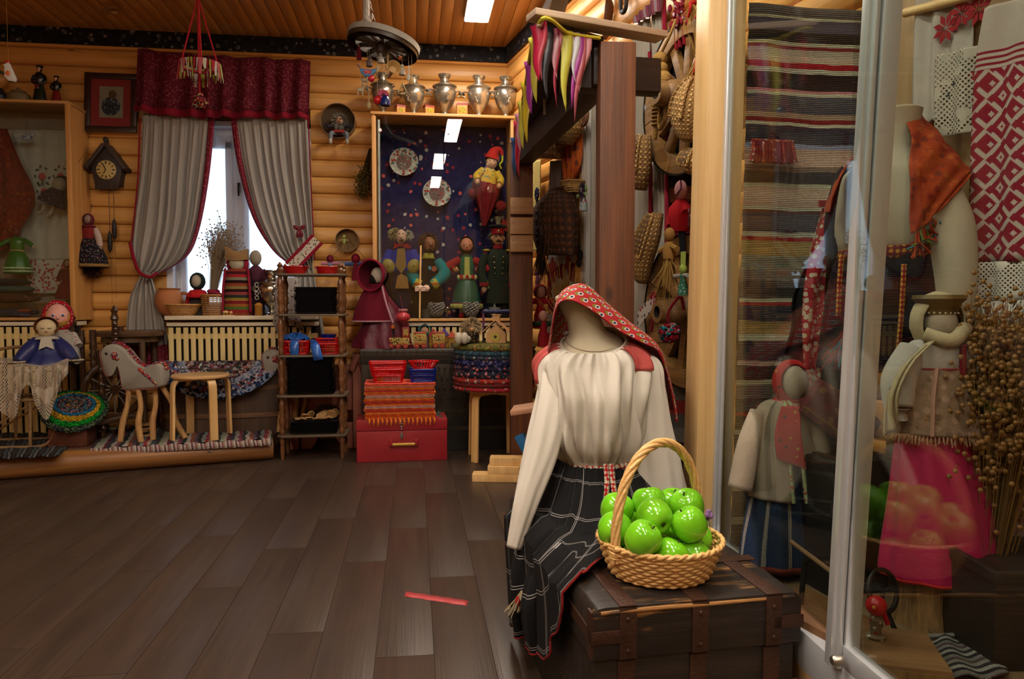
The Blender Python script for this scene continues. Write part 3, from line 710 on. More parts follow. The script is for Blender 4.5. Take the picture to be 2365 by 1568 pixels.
G().ell((0, 0, 0), (.045, .022, .022)).ell((.04, 0, .02), (.018, .016, .016)).obj('body', dots('#a9aeb8', ['#4a5f92', '#a9aeb8'], 60, .4), t)
G().prism([(-.03, 0), (-.09, .03), (-.08, .0)], -.01, .01).obj('tail', P('#a9aeb8', .4), t); G().tube([(0, 0, .02), (0, 0, .16)], .001, 5).obj('thread', F('#5a4632'), t)
# pillows at the bottom
for k, (px, py, wd, c) in enumerate(((25, 722, .2, '#2c3040'), (30, 690, .2, '#4a2a1c'), (22, 668, .18, '#35504c'), (18, 652, .17, '#20242a'))):
    m_ = dots(c, ['#8a3a30', '#8a7a4a', '#3a4a6a'], 60, .35) if k == 1 else F(c)
    o = thing('small_cushion', ['speckled dark grey', 'red and brown patterned', 'dull teal', 'black'][k]+' cushion in the stack inside the cabinet', 'cushion', PY(px, py, YF+.13))
    G().ell((0, 0, 0), (wd, .09, .031), 20, 10).obj('cover', m_, o); G().torus((0, 0, 0), wd*.97, .004, 40, 6, sy=.45).obj('piping', F(c), o)
doll('cloth_doll', 'red shawled doll sitting beside the embroidered towel', PY(158, 690, YF+.14), .3, skirt='#6a1420', rb=.3, rt=.14, bod='#5a1a1e', head='#8a6a50', ker='#7a3a28', face=False, arms='down', waist=.45)
t = basket('mini_basket', 'tiny dark wicker basket at the cabinet bottom', PY(102, 716, YF+.12), .05, .06, .05, wood('#5a4020', '#7d5a30', .7), rows=5, stakes=14, thick=.003); G().tube([(-.06, 0, .05), (-.04, 0, .11), (.04, 0, .11), (.06, 0, .05)], .004, 6, n=14).obj('handle', wood('#5a4020', '#7d5a30', .7), t)
t = thing('small_cushion', 'small navy and red pincushion lying before the cushion stack', 'cushion', PY(50, 726, YF+.07)); G().ell((0, 0, .0), (.075, .05, .022), 16, 8, rotm(0, 8, 0)).obj('cover', dots('#1c2548', ['#8a3030', '#3a4a7a'], 50, .35), t); G().ell((.02, 0, .028), (.05, .035, .015)).obj('top_pad', F('#8a3a2c'), t)
# ---- on top of left cabinet
def ontop(px, Y=6.12): p = PY(px, 240, Y); p.z = CZ1+.022; return p
def lady(label, px, H, dress, base, book=None):
    t = thing('figurine', label, 'figurine', ontop(px)); h = H; ms = lambda c: P(c, .25, .12, coat=.3)
    G().lathe([(.17*h, 0), (.175*h, .02*h), (.15*h, .2*h), (.12*h, .38*h), (.085*h, .5*h)], 24).obj('skirt', ms(base), t)
    G().lathe([(.085*h, .48*h), (.11*h, .6*h), (.12*h, .72*h), (.09*h, .79*h), (.04*h, .82*h)], 20, sy=.75).obj('torso', ms(dress), t)
    for s in (-1, 1): G().tube([(s*.11*h, 0, .74*h), (s*.15*h, -.04*h, .6*h), (s*.04*h, -.12*h, .5*h)], [.04*h, .035*h, .025*h], 10, n=9).obj('arm', ms(dress), t)
    G().ell((0, -.01*h, .88*h), (.05*h, .052*h, .065*h)).obj('face', ms('#c79a7a'), t)
    shell((0, .01*h, .895*h), (.065*h, .066*h, .085*h), 62, -18).ell((0, .03*h, .965*h), (.09*h, .07*h, .035*h)).obj('hat', ms(dress), t)
    if book: G().bb(-.05*h, .04*h, -.15*h, -.1*h, .38*h, .5*h).obj('bag', ms(book), t, bev=.004)
lady('tall dark glazed lady figurine standing on the glass cabinet', 93, .31, '#0d0f10', '#0d2016', '#5a1a1c')
lady('short dark figurine with red skirt on the glass cabinet', 131, .235, '#0c1018', '#6e1216')
t = thing('clay_pot', 'lidded speckled clay pot standing on the glass cabinet', 'pot', ontop(44))
G().lathe([(.04, 0), (.075, .02), (.085, .05), (.075, .08), (.05, .095)], 24).obj('body', P('#6b5a3a', .6, .3, 60), t); G().lathe([(.055, .094), (.05, .105), (.015, .118), (.014, .13), (.001, .135)], 20).obj('lid', P('#6b5a3a', .6, .3, 60), t)
t = thing('figurine', 'round headed ochre toy figure on the glass cabinet', 'figurine', ontop(-2)); G().lathe([(.07, 0), (.075, .06), (.04, .1), (.03, .12)], 20).obj('body', P('#1a1d2c', .4), t); G().ell((0, 0, .19), (.065, .06, .075)).obj('head', P('#b07a34', .4), t); G().lathe([(.08, .0), (.08, .015), (.001, .015)], 20, (0, 0, .22)).obj('hat', P('#241a12', .5), t)
# ---- picture, clock
t = thing('framed_picture', 'red matted picture in dark wooden frame above the clock', 'picture', PY(257, 238, YW-.05), rot=(R(-6), 0, 0))
W_, H_ = .195, .235
for x0, x1, z0, z1 in ((-W_, W_, H_-.045, H_), (-W_, W_, -H_, -H_+.045), (-W_, -W_+.045, -H_+.045, H_-.045), (W_-.045, W_, -H_+.045, H_-.045)): G().bb(x0, x1, -.02, .01, z0, z1).obj('frame_bar', wood('#1d100c', '#351d16', .35, coat=.3), t, bev=.004)
G().bb(-W_+.04, W_-.04, -.004, .004, -H_+.04, H_-.04).obj('mat_board', P('#a02a34', .7), t)
G().bb(-.085, .09, -.008, -.004, -.12, .13).obj('print', P('#9a8f80', .8, .3, 12), t)
g = G(); g.ell((0, -.009, -.03), (.07, .002, .075)); g.obj('printed_coat', dots('#3b4250', ['#7d8590', '#1f2430'], 40, .4), t); G().ell((.012, -.010, .065), (.03, .002, .035)).obj('printed_head', P('#6a4a3c'), t)
G().bb(-W_+.04, W_-.04, -.014, -.012, -H_+.04, H_-.04).obj('glass', m_glass, t)
t = thing('cuckoo_clock', 'dark carved cuckoo clock with pine cone weights on log wall', 'clock', PY(252, 395, YW-.06)); mc = wood('#241a18', '#3a2b26', .5, 'z', 2)
G().prism([(-.09, -.12), (.09, -.12), (.115, .03), (.0, .2), (-.115, .03)], -.05, .06).obj('case', mc, t, bev=.003)
for s in (-1, 1): G().box((s*.075, -.01, .1), (.028, .16, .235), rotm(0, s*-36, 0)).obj('roof_board', mc, t, bev=.004)
G().ell((0, -.05, .235), (.022, .02, .022)).box((0, -.04, .215), (.02, .06, .05)).obj('finial', mc, t)
f_ = G(); f_.lathe([(.072, 0), (.074, .006), (.066, .010), (.001, .010)], 36, (0, -.05, -.0), rot=rotm(90, 0, 0), rip=(18, .02)); dial = f_.obj('dial', P('#c4ab68', .5), t)
for k in range(12):
    a = R(30*k); G().box((.056*math.sin(a), -.062, .056*math.cos(a)), (.006 if k % 3 else .009, .003, .02), rotm(0, 30*k, 0)).obj('numeral', P('#2a2018', .5), dial)
for a, l in ((-25, .05), (-150, .036)): G().box((l/2*math.sin(R(a)), -.066, l/2*math.cos(R(a))), (.006, .003, l), rotm(0, a, 0)).obj('hand', P('#15100c', .4), dial)
for k in range(9): G().bb(-.088+k*.0197, -.088+k*.0197+.014, -.055, -.045, -.15, -.1).obj('carved_slat', mc, t)
for px, py0, py1 in ((252, 600, 578), (260, 535, 552)): pass
for dx, z0 in ((-.0, -.56), (.035, -.46)):
    G().tube([(dx, -.02, -.13), (dx, -.02, z0+.08)], .0015, 5).obj('chain', P('#4a3a2a', .5), t)
    G().lathe([(.002, -.08), (.014, -.06), (.019, 0), (.014, .06), (.004, .085)], 14, (dx, -.02, z0)).obj('weight', P('#241d18', .5, bump=.6, bsc=90), t)
G().tube([(.0, -.01, -.13), (.0, -.01, -1.05)], .0012, 5).tube([(.035, -.01, -.13), (.035, -.01, -1.0)], .0012, 5).obj('chain_loop', P('#6a5236', .5), t)
t = doll('hanging_doll', 'doll in black floral skirt hanging below the picture', PY(208, 635, 6.14), .47, skirt=dots('#17131a', ['#8a6a5a', '#54303a', '#6a6a6a'], 70, .35), rb=.29, rt=.1, waist=.6, bod='#7a2626', slv='#b8a398', head='#8a7468', hh=.17, ker='#6a2228', face=False, arms='down', trims=((.02, .05, '#8a6a3a'),), hem0=.12, hand='#a08070')
puff((0, 0, .1), .12, 260, 5, 1, .0022, .6, 1.2).obj('fringe', F('#2a0a0c'), t)
G().tube([(0, 0, .45), (0, .08, .56)], .002, 5).obj('cord', F('#5a4632'), t)
# ---- sill things
SZ = 1.052
def sill(px, Y=6.1): p = PY(px, 700, Y); p.z = SZ; return p
m_wick = wood('#a5763a', '#c9985a', .6, 'x', 4)
t = thing('clay_jug', 'round terracotta jug on the window sill behind the shallow basket', 'jug', sill(392, 6.14)); G().lathe([(.05, 0), (.085, .03), (.11, .1), (.1, .17), (.075, .2), (.085, .215), (.075, .213), (.06, .19)], 28).obj('body', P('#a5673a', .7, .15, 12), t); G().tube([(.09, 0, .18), (.14, 0, .16), (.11, 0, .08)], .012, 8, n=10).obj('handle', P('#a5673a', .7), t)
basket('wicker_bowl', 'shallow pale wicker bowl on the window sill', sill(424, 6.05), .07, .125, .085, m_wick, rows=9, stakes=24, thick=.0032)
t = doll('faceless_doll', 'faceless doll with red shawl and grey skirt on sill', sill(457, 6.12), .33, skirt=F('#38332f'), rb=.2, rt=.15, waist=.45, bod='#9e1a20', head=m_linenskin, hh=.36, hw=.8, ker='#1d2a26', ker_a=48, face=False, arms='down', slv='#9e1a20', knot=False, rip=(8, .03))
G().lathe([(.05, .2), (.075, .17), (.085, .14)], 20, rip=(9, .08), cap=False).obj('red_shawl', F('#b01c20'), t, solid=.004)
t = basket('birch_basket', 'brown banded bast basket with red yarn on the sill', sill(492, 6.06), .072, .085, .16, wood('#8f6232', '#b08045', .6, 'x', 4), rows=12, stakes=18, thick=.0036)
g = G()
for k in range(14): g.ell((.05*math.cos(k*2.4)*(k % 3)/2, .05*math.sin(k*2.4)*(k % 3)/2, .16+.01*(k % 4)), (.028, .028, .018), 10, 6)
g.obj('yarn', F('#7d1830'), t)
t = thing('dried_flax', 'tall sheaf of dried flax leaning on the window frame', 'dried plant', sill(497, 6.14))
g, hs = bunch((-.02, 0, .17), (.05, .07, .66), 260, 4, .12, .0018, .5); g.obj('stalks', F('#8f7d66'), t)
g = G(); rr = random.Random(8)
for e in hs:
    for k in range(3): g.ell(Vector(e)+Vector((rr.gauss(0, .03), rr.gauss(0, .02), rr.uniform(-.16, .02))), .006, 5, 4)
g.obj('seed_heads', F('#84705a'), t)['kind'] = 'stuff'
# striped sack doll
t = thing('sack_doll', 'tall striped woven doll with burlap headdress on the sill', 'doll', sill(550, 6.07))
ms = stripes(['#8f4a2a', '#a3262c', '#5c7a34', '#b06a30', '#8a1c28', '#a8863a', '#2c3a2a', '#a84a50', '#3a1418', '#9e8a54', '#a04a2a', '#2a0d14', '#8f8a70', '#b02a30', '#4a1a20', '#97402c'], .37, 2, 'Object', jit=.004)
G().lathe([(.105, 0), (.11, .02), (.105, .15), (.095, .28), (.085, .355), (.06, .37)], 28, sy=.7, rip=(6, .02)).obj('skirt', ms, t, ang=70)
for s in (-1, 1): G().tube([(s*.085, -.03, .37), (s*.1, -.05, .2), (s*.105, -.05, .03)], .016, 8, n=10, flat=.6).obj('ribbon', F('#8a1830'), t)
G().ell((0, -.01, .42), (.062, .05, .07)).obj('head', F('#b3ab94'), t); shell((0, .005, .41), (.083, .062, .085), 50, 0).obj('scarf', F('#8a1830'), t, solid=.004)
rows = loft([[(-.085, -.045, .435), (0, -.07, .43), (.085, -.045, .44)], [(-.08, -.045, .48), (0, -.065, .475), (.08, -.045, .48)], [(-.088, -.03, .545), (0, -.04, .505), (.08, -.03, .525)]], 20, 10)
back = [[(x, y+.085, z) for x, y, z in r] for r in rows]
G().grid([a+list(reversed(b)) for a, b in zip(rows, back)], close=True).obj('headdress', F('#8f6f48', bump=.6), t, ang=70)
t = doll('faceless_doll', 'faceless linen bust doll in plum dress on the sill', sill(592, 6.12), .52, skirt='#2a1522', rb=.13, rt=.1, waist=.55, bod='#4a2434', slv='#4a2434', head=F('#8f8677'), hh=.24, hw=.75, face=False, arms='down', hand='#4a2434', rip=(8, .03))
g = G()
for k in range(4): g.torus((.02, -.075, .14+k*.035), .014, .004, 12, 5, rotm(90, 0, 0))
g.obj('white_braid', F('#b5b0a8'), t)
samovar('small brass samovar on the window sill behind the rack', sill(628, 6.08), .36, .3)
t = thing('honey_jar', 'small turned honey coloured wooden jar on the sill', 'jar', sill(597, 6.01)); G().lathe([(.025, 0), (.03, .01), (.028, .05), (.03, .07), (.026, .075)], 18).obj('body', P('#a5722c', .35), t); G().lathe([(.03, .075), (.031, .085), (.012, .1), (.001, .1)], 18).obj('lid', P('#b07a30', .35), t)
t = thing('toy_figures', 'tiny carved wooden animals on a slat on the sill', 'toy', sill(527, 6.0)); G().bb(-.045, .045, -.012, .012, 0, .006).obj('base', m_birch, t); G().ell((-.02, 0, .028), (.022, .008, .012)).bb(-.035, -.03, -.004, .004, 0, .025).bb(-.01, -.005, -.004, .004, 0, .025).ell((.022, 0, .025), (.016, .008, .012)).bb(.012, .017, -.004, .004, 0, .025).obj('animals', m_birch, t)
# ================================================================== PLATFORM IN FRONT OF THE WINDOW
PT = PZT-.01
def plat(px, d, z=PT): p = PD(px, 800, d); p.z = z; return p
# striped rag rug
sr = ['#3a2a2a', '#8a8f78', '#a09488', '#5a1f2a', '#2a3340', '#9a8f86', '#7a3a4a', '#24302a', '#b0a59a', '#8a4a30', '#5a4a5a', '#2a1c20', '#7d8a86', '#96303a', '#a8907a', '#3c4a56']
t = thing('rag_rug', 'multicoloured striped rag rug spread on the platform under the stool', 'rug', (0, 0, 0))
c0, c1, c2, c3 = [PZ(x, y, PT+.012) for x, y in ((208, 1036), (628, 1013), (632, 982), (250, 985))]
rows = loft([[tuple(c0.lerp(c1, k/4)) for k in range(5)], [tuple(c0.lerp(c3, .5).lerp(c1.lerp(c2, .5), k/4)) for k in range(5)], [tuple(c3.lerp(c2, k/4)) for k in range(5)]], 80, 10)
G().grid([[Vector(p)+Vector((0, 0, .005*math.sin(i*.55+j))) for i, p in enumerate(r)] for j, r in enumerate(rows)]).obj('weave', stripes(sr, .42, 0, jit=.05, rib=90), t, ang=180, solid=.008)
e0, e1 = c0, c1
G().grid([[tuple(e0.lerp(e1, i/60)+Vector((0, -.004, .006*math.sin(i)))) for i in range(61)], [tuple(e0.lerp(e1, i/60)+Vector((.01, -.02, -.045+.004*math.sin(i*2)))) for i in range(61)]]).obj('hanging_edge', stripes(['#b8a8a0', '#8f5a5a', '#a09080', '#c0b4aa', '#6a4a4a'], .06, 0, jit=.01), t, solid=.004)
# second dark rug at far left
t = thing('rag_rug', 'dark tangled rag rug on the platform under the rattan sled', 'rug', (0, 0, 0)); c0, c1, c2, c3 = [PZ(x, y, PT+.01) for x, y in ((-60, 1062), (135, 1052), (190, 1000), (-60, 1000))]
G().grid([[tuple(c0.lerp(c1, i/20).lerp(c3.lerp(c2, i/20), j/6)+Vector((0, 0, .006*math.sin(i*1.3+j*2)))) for i in range(21)] for j in range(7)]).obj('weave', stripes(['#1a1818', '#4a5258', '#2a2a2c', '#6a6a66', '#141414', '#3a2a2a'], .1, 0, jit=.04), t, ang=180, solid=.008)
# bentwood stool
def stool(label, loc, H, r, rz, legs=4):
    t = thing('bentwood_stool', label, 'stool', loc, rz)
    G().lathe([(.001, H-.024), (r-.006, H-.024), (r, H-.018), (r, H-.006), (r-.006, H), (.001, H)], 40).obj('seat', wood('#b98f5c', '#d0a874', .4, 'x', .7), t)
    for k in range(legs):
        a = 2*PI*k/legs; c, s_ = math.cos(a), math.sin(a); pts = [(r*.35, H-.034), (r*.8, H-.034), (r*.93, H-.05), (r*1.0, H-.09), (r*1.02, H*.5), (r*1.05, 0)]
        q = crom([(x, z) for x, z in pts], 22)
        rows = []
        for i, (x, z) in enumerate(q):
            x2, z2 = q[min(i+1, 21)]; x1, z1 = q[max(i-1, 0)]; tx, tz = x2-x1, z2-z1; l = math.hypot(tx, tz); nx, nz = -tz/l*.009, tx/l*.009
            rows.append([Vector((c*(x+o*nx)-s_*w_, s_*(x+o*nx)+c*w_, z+o*nz)) for o, w_ in ((-1, -.028), (1, -.028), (1, .028), (-1, .028))])
        g = G().grid(rows, close=True); g.f.append((0, 1, 2, 3)); o_ = 21*4; g.f.append((o_, o_+1, o_+2, o_+3)); g.obj('leg', m_birch, t, bev=.002)
    return t
p = plat(462, 5.35, PT+.018); stool('pale bentwood stool with round seat on the striped rug', p, .46, .2, R(38))
# toy horses
m_felt = F('#9b958a', bump=.5); m_stick = wood('#8a6238', '#c79a62', .6, 'z', 3, 2); m_pom = mixrug(['#a3232c', '#c2503a', '#8a4a56', '#4a5a7a', '#b5a08a', '#7a1f3a'], 70)
def horse(label, loc, rz, sc=1.0, legs=True):
    t = thing('toy_horse', label, 'toy horse', loc, rz); L_ = .36*sc
    out = [(-.205, .33), (-.2, .38), (-.17, .52), (-.19, .58), (-.165, .63), (-.11, .645), (-.05, .62), (-.01, .56), (.03, .5), (.10, .475), (.15, .49), (.19, .50), (.21, .46), (.21, .37), (.19, .34), (.0, .325), (-.07, .33), (-.085, .40), (-.11, .46), (-.14, .42), (-.175, .40)]
    out = [(-.205, .56), (-.215, .62), (-.18, .665), (-.12, .675), (-.06, .645), (-.01, .58), (.04, .53), (.10, .51), (.15, .535), (.20, .535), (.215, .48), (.21, .40), (.18, .375), (.02, .36), (-.06, .365), (-.075, .43), (-.085, .49), (-.10, .53), (-.115, .50), (-.145, .455), (-.185, .475)]
    ring = [Vector(q) for q in crom([(a*sc, 0, b*sc) for a, b in out+[out[0]]], 64)][:-1]
    cx = Vector((0, 0, .5*sc)); rows = []
    for k, (th, inn) in enumerate(((-.058, .86), (-.05, .95), (-.03, .99), (0, 1.0), (.03, .99), (.05, .95), (.058, .86))):
        rows.append([Vector((cx.x+(q.x-cx.x)*(1-(1-inn)*.5), th*sc*1.15, cx.z+(q.z-cx.z)*(1-(1-inn)*.6))) for q in ring])
    g = G().grid(rows, close=True); g.f.append(tuple(range(63))); g.f.append(tuple(6*63+i for i in range(63))); g.obj('body', m_felt, t, ang=60)
    mp = [ring[i]+Vector((0, 0, .004)) for i in range(8, 30)]
    g = G()
    for i, q in enumerate(mp): g.ell(q, (.016*sc, .03*sc, .014*sc), 8, 6)
    g.obj('mane', m_pom, t)
    g = G()
    for i in range(9): g.ell((.06*sc+.015*i*sc*.9, -.065*sc, (.50-.012*i)*sc), (.014*sc, .008*sc, .014*sc), 8, 6)
    g.ell((-.11*sc, -.066*sc, .595*sc), (.028*sc, .012*sc, .028*sc), 10, 8).ell((-.09*sc, -.07*sc, .58*sc), .016*sc, 8, 6); g.obj('pompoms', m_pom, t)
    for s in (-1, 1): G().ell((-.165*sc, s*.066*sc, .61*sc), (.011*sc, .006*sc, .011*sc), 10, 8).obj('eye', P('#15130f', .3), t)
    pts = [ring[i]+Vector((0, -.058*sc, 0)) for i in range(36, 63)]+[ring[i]+Vector((0, -.058*sc, 0)) for i in range(0, 6)]
    G().tube([p_*1.0 for p_ in pts], .003*sc, 5).obj('stitched_seam', F('#9a5a54'), t)
    for k, (x, y, dx, dy) in enumerate(((-.03, -.035, -.06, -.02), (.03, -.04, .03, -.03), (.12, .02, -.02, .0), (.16, .03, .14, .05))):
        pts = [(x*sc, y*sc, .38*sc), ((x+dx*.4+.012)*sc, (y+dy*.3)*sc, .25*sc), ((x+dx*.6-.008)*sc, (y+dy*.7)*sc, .13*sc), ((x+dx)*sc, (y+dy)*sc, 0)]
        G().tube(pts, [.019*sc, .018*sc, .022*sc, .02*sc], 8, n=12).obj('leg', m_stick, t, ang=50)
    return t
horse('grey felt toy horse with red yarn mane on driftwood legs', plat(312, 5.22, PT+.018), -.12, 1.02)
horse('second felt toy horse half hidden by the wooden rack', plat(668, 5.72), .15, .95)
# stack of wood slices
g0 = plat(322, 5.42)
me = G().lathe([(.001, 0), (.05, 0), (.052, .004), (.05, .014), (.001, .014)], 18, rip=(3, .06)).mesh('wood_slice', wood('#7d5a36', '#b58a58', .7, 'x', 3))
for k in range(7):
    o = share(me, 'wood_slice', None, g0+Vector((.012*math.sin(k*2.2)+(.07 if k in (2, 5) else 0), .01*math.cos(k*3), .0147*(k if k not in (2, 5) else 0)+(.0147 if k == 5 else 0))), (0, 0, k)); tag(o, 'round wood slice in the pile between the toy horse legs', 'wood slice', 'wood slices under the toy horse')
# barrel tub with crocheted rug
t = thing('wooden_tub', 'wide dark stave tub with hoops behind the bentwood stool', 'tub', Vector((PY(512, 900, 5.9).x, 5.905, PT))); mt = wood('#2a1b12', '#4f3723', .6, 'z', 1.2)
n = 26
for k in range(n):
    a = 2*PI*k/n; r0, r1, h = .44, .46, .5
    g = G(); w0 = r0*math.sin(PI/n)*.98; w1 = r1*math.sin(PI/n)*.98
    rot = rotm(0, 0, math.degrees(a))
    vs = [(r0-.02, -w0, 0), (r0, -w0, 0), (r0, w0, 0), (r0-.02, w0, 0), (r1-.02, -w1, h), (r1, -w1, h), (r1, w1, h), (r1-.02, w1, h)]
    g.q([(Vector((q[0], q[1]*1.0, q[2])).x*math.cos(a)*1-q[1]*math.sin(a), (q[0]*math.sin(a)+q[1]*math.cos(a))*.22, q[2]) for q in vs], [(0, 1, 2, 3), (4, 7, 6, 5), (0, 4, 5, 1), (1, 5, 6, 2), (2, 6, 7, 3), (3, 7, 4, 0)]); g.obj('stave', mt, t)
for z in (.12, .33): G().lathe([(.452, z), (.452, z+.035), (.458, z+.035), (.458, z)], 52, sy=.24, cap=False).obj('hoop', wood('#4a3220', '#6f4d30', .6, 'x'), t)
t = thing('crocheted_rug', 'round crocheted rag rug in grey pink and blue draped on the tub', 'rug', Vector((PY(512, 900, 5.88).x, 5.88, PT+.515)))
rg = [['#8a8a90', '#2a2a30', '#7a3a4a', '#a5a5a0'], ['#1c1c20', '#8a5a6a', '#9a9a98', '#5a2a3a'], ['#a0a09a', '#4a4a52', '#6a2a30', '#2a3a3a'], ['#6a3a3a', '#9a8f8a', '#20242c', '#a06a6a'], ['#7a7f92', '#9aa0b0', '#5a607a', '#a5a5b0'], ['#8a4a4a', '#c0b0b0', '#2a2a3a', '#5a6a90'], ['#2a3a5a', '#7a8aa8', '#1a2030', '#9a9aa5']]
for k in range(7):
    r0, r1 = .078*k, .078*(k+1); rows = []
    for q in range(4):
        r = r0+(r1-r0)*q/3; row = []
        for i in range(72):
            a = 2*PI*i/72; x, y = r*math.cos(a)*.82, r*math.sin(a); u = r/.546; f = abs(y)/.546
            q_ = .012+.005*math.sin(i*3+q)
            row.append((x, -.03-.13*f-.02*math.sin(a*5)*u if y < 0 else y*.22, q_+.02-.27*f**1.2 if y < 0 else q_+.02-.05*f))
        rows.append(row)
    G().grid(rows, close=True).obj('ring', mixrug(rg[k], 55), t, ang=180, solid=.012)
# box with crocheted mat
t = thing('carved_box', 'dark carved wooden box on the platform under a crocheted mat', 'box', plat(165, 5.12), R(4)); mbx = wood('#3a1a0e', '#5a2c18', .5)
G().bb(-.125, .115, -.1, .1, 0, .2).obj('body', mbx, t, bev=.004)
for k in range(4):
    G().bb(-.125+k*.06, -.085+k*.06, -.107, -.1, .012, .03).obj('carved_bar', mbx, t)
g = G()
for k in range(12): g.torus((-.03+.04*math.cos(k*PI/6), -.103, .11+.04*math.sin(k*PI/6)), .01, .003, 10, 5, rotm(90, 0, 0))
g.obj('carved_rosette', mbx, t)
t = thing('crocheted_mat', 'round green yellow and blue crocheted mat hanging over a box', 'mat', plat(168, 5.1, PT+.29), R(4), rot=(R(28), R(12), 0))
for k, cs in enumerate((['#2a2a2a', '#6a6a5a', '#4a3a4a', '#8a5a6a'], ['#3a3028', '#7a5a5a', '#4a4a3a', '#a06a3a'], ['#20242a', '#5a4a4a', '#3a6a7a', '#8a6a6a'], ['#2a3038', '#9a5a6a', '#4a5a5a', '#1c1c1c'], ['#1f5f80', '#2a7aa0', '#174a66', '#2a6a8a'], ['#b08a1c', '#c9a02a', '#a07a18', '#c09020'], ['#0f7a24', '#128a2a', '#0c661c', '#1a8a34'], ['#1c1c20', '#3a4a3a', '#2a2a30', '#5a6a4a'])):
    r0, r1 = .027*k, .027*(k+1); rows = []
    for q in range(4):
        r = r0+(r1-r0)*q/3; rows.append([(r*math.cos(2*PI*i/60), r*math.sin(2*PI*i/60)*.9, .006*math.sin(i*2.1+q*2)-max(0, r-.13)*(.25+.75*max(0, -math.sin(2*PI*i/60)))*1.1) for i in range(60)])
    G().grid(rows, close=True).obj('ring', mixrug(cs, 75), t, ang=180, solid=.01)
# enamel bucket behind
t = thing('linen_bucket', 'pale grey cloth bucket standing beside the spinning wheel', 'bucket', plat(196, 5.5)); G().lathe([(.07, 0), (.095, .26), (.09, .26), (.068, .005)], 24, rip=(7, .03)).obj('body', F('#8f8d8c'), t); G().torus((0, 0, .26), .094, .005, 30, 6).obj('rim', F('#8f8d8c'), t)
# rattan sled with lace cloth
mr = wood('#6a4e30', '#94734a', .55, 'x', 3)
t = thing('rattan_sled', 'curved rattan sled seat with bent runners under lace cloth', 'sled', plat(20, 4.98), R(4))
for y in (-.02, .3):
    G().tube([(-.5, y, .02), (0, y, .015), (.2, y, .02), (.265, y, .1), (.27, y, .2), (.22, y, .32)], .012, 8, n=30).obj('runner', mr, t)
    for x in (-.3, -.1, .12): G().tube([(x, y, .02), (x+.01, y, .34)], .011, 8).obj('upright', mr, t)
    G().tube([(-.5, y, .335), (.22, y, .335)], .013, 8).obj('side_rail', mr, t); G().tube([(-.3, y, .03), (.12, y, .3)], .008, 6).obj('brace', mr, t)
for k in range(12): G().tube([(-.45+k*.058, -.02, .335), (-.45+k*.058, .3, .335)], .006, 6).obj('seat_cane', mr, t)
G().tube([(-.35, .3, .34), (-.3, .34, .62), (.0, .36, .68), (.15, .34, .6), (.2, .3, .34)], .012, 8, n=24).obj('back_hoop', mr, t)
for x in (-.18, -.05, .08): G().tube([(x, .3, .34), (x, .35, .64)], .006, 6).obj('back_cane', mr, t)
for z in (.5, .56): G().tube([(-.3, .33, z), (.18, .33, z)], .007, 6).obj('back_cane', mr, t)
t = thing('lace_cloth', 'white lace cloth with pointed hem hanging from the rattan sled', 'cloth', (0, 0, 0))
edge = [(-60, 930), (-10, 945), (34, 965), (50, 905), (68, 890), (82, 935), (108, 970), (128, 925), (140, 885), (158, 862)]
top = [(-60, 832), (-10, 834), (34, 838), (50, 840), (68, 842), (82, 845), (108, 846), (128, 842), (140, 838), (158, 832)]
e_, t_ = crom(edge, 60), crom(top, 60); rows = []
for j in range(14):
    f = j/13; rows.append([PD(t_[i][0]+(e_[i][0]-t_[i][0])*f, t_[i][1]+(e_[i][1]-t_[i][1])*f, 4.9+.025*math.sin(i*.75+f)*f) for i in range(60)])
G().grid(rows).obj('drape', lace('#b8ab98', 95, .55), t, ang=180)
G().grid([[PD(t_[i][0], t_[i][1], 4.9+.36*(1-j/5))+Vector((0, 0, .03*(1-j/5))) for i in range(60)] for j in range(6)]).obj('top', lace('#b8ab98', 95, .75), t, ang=180)
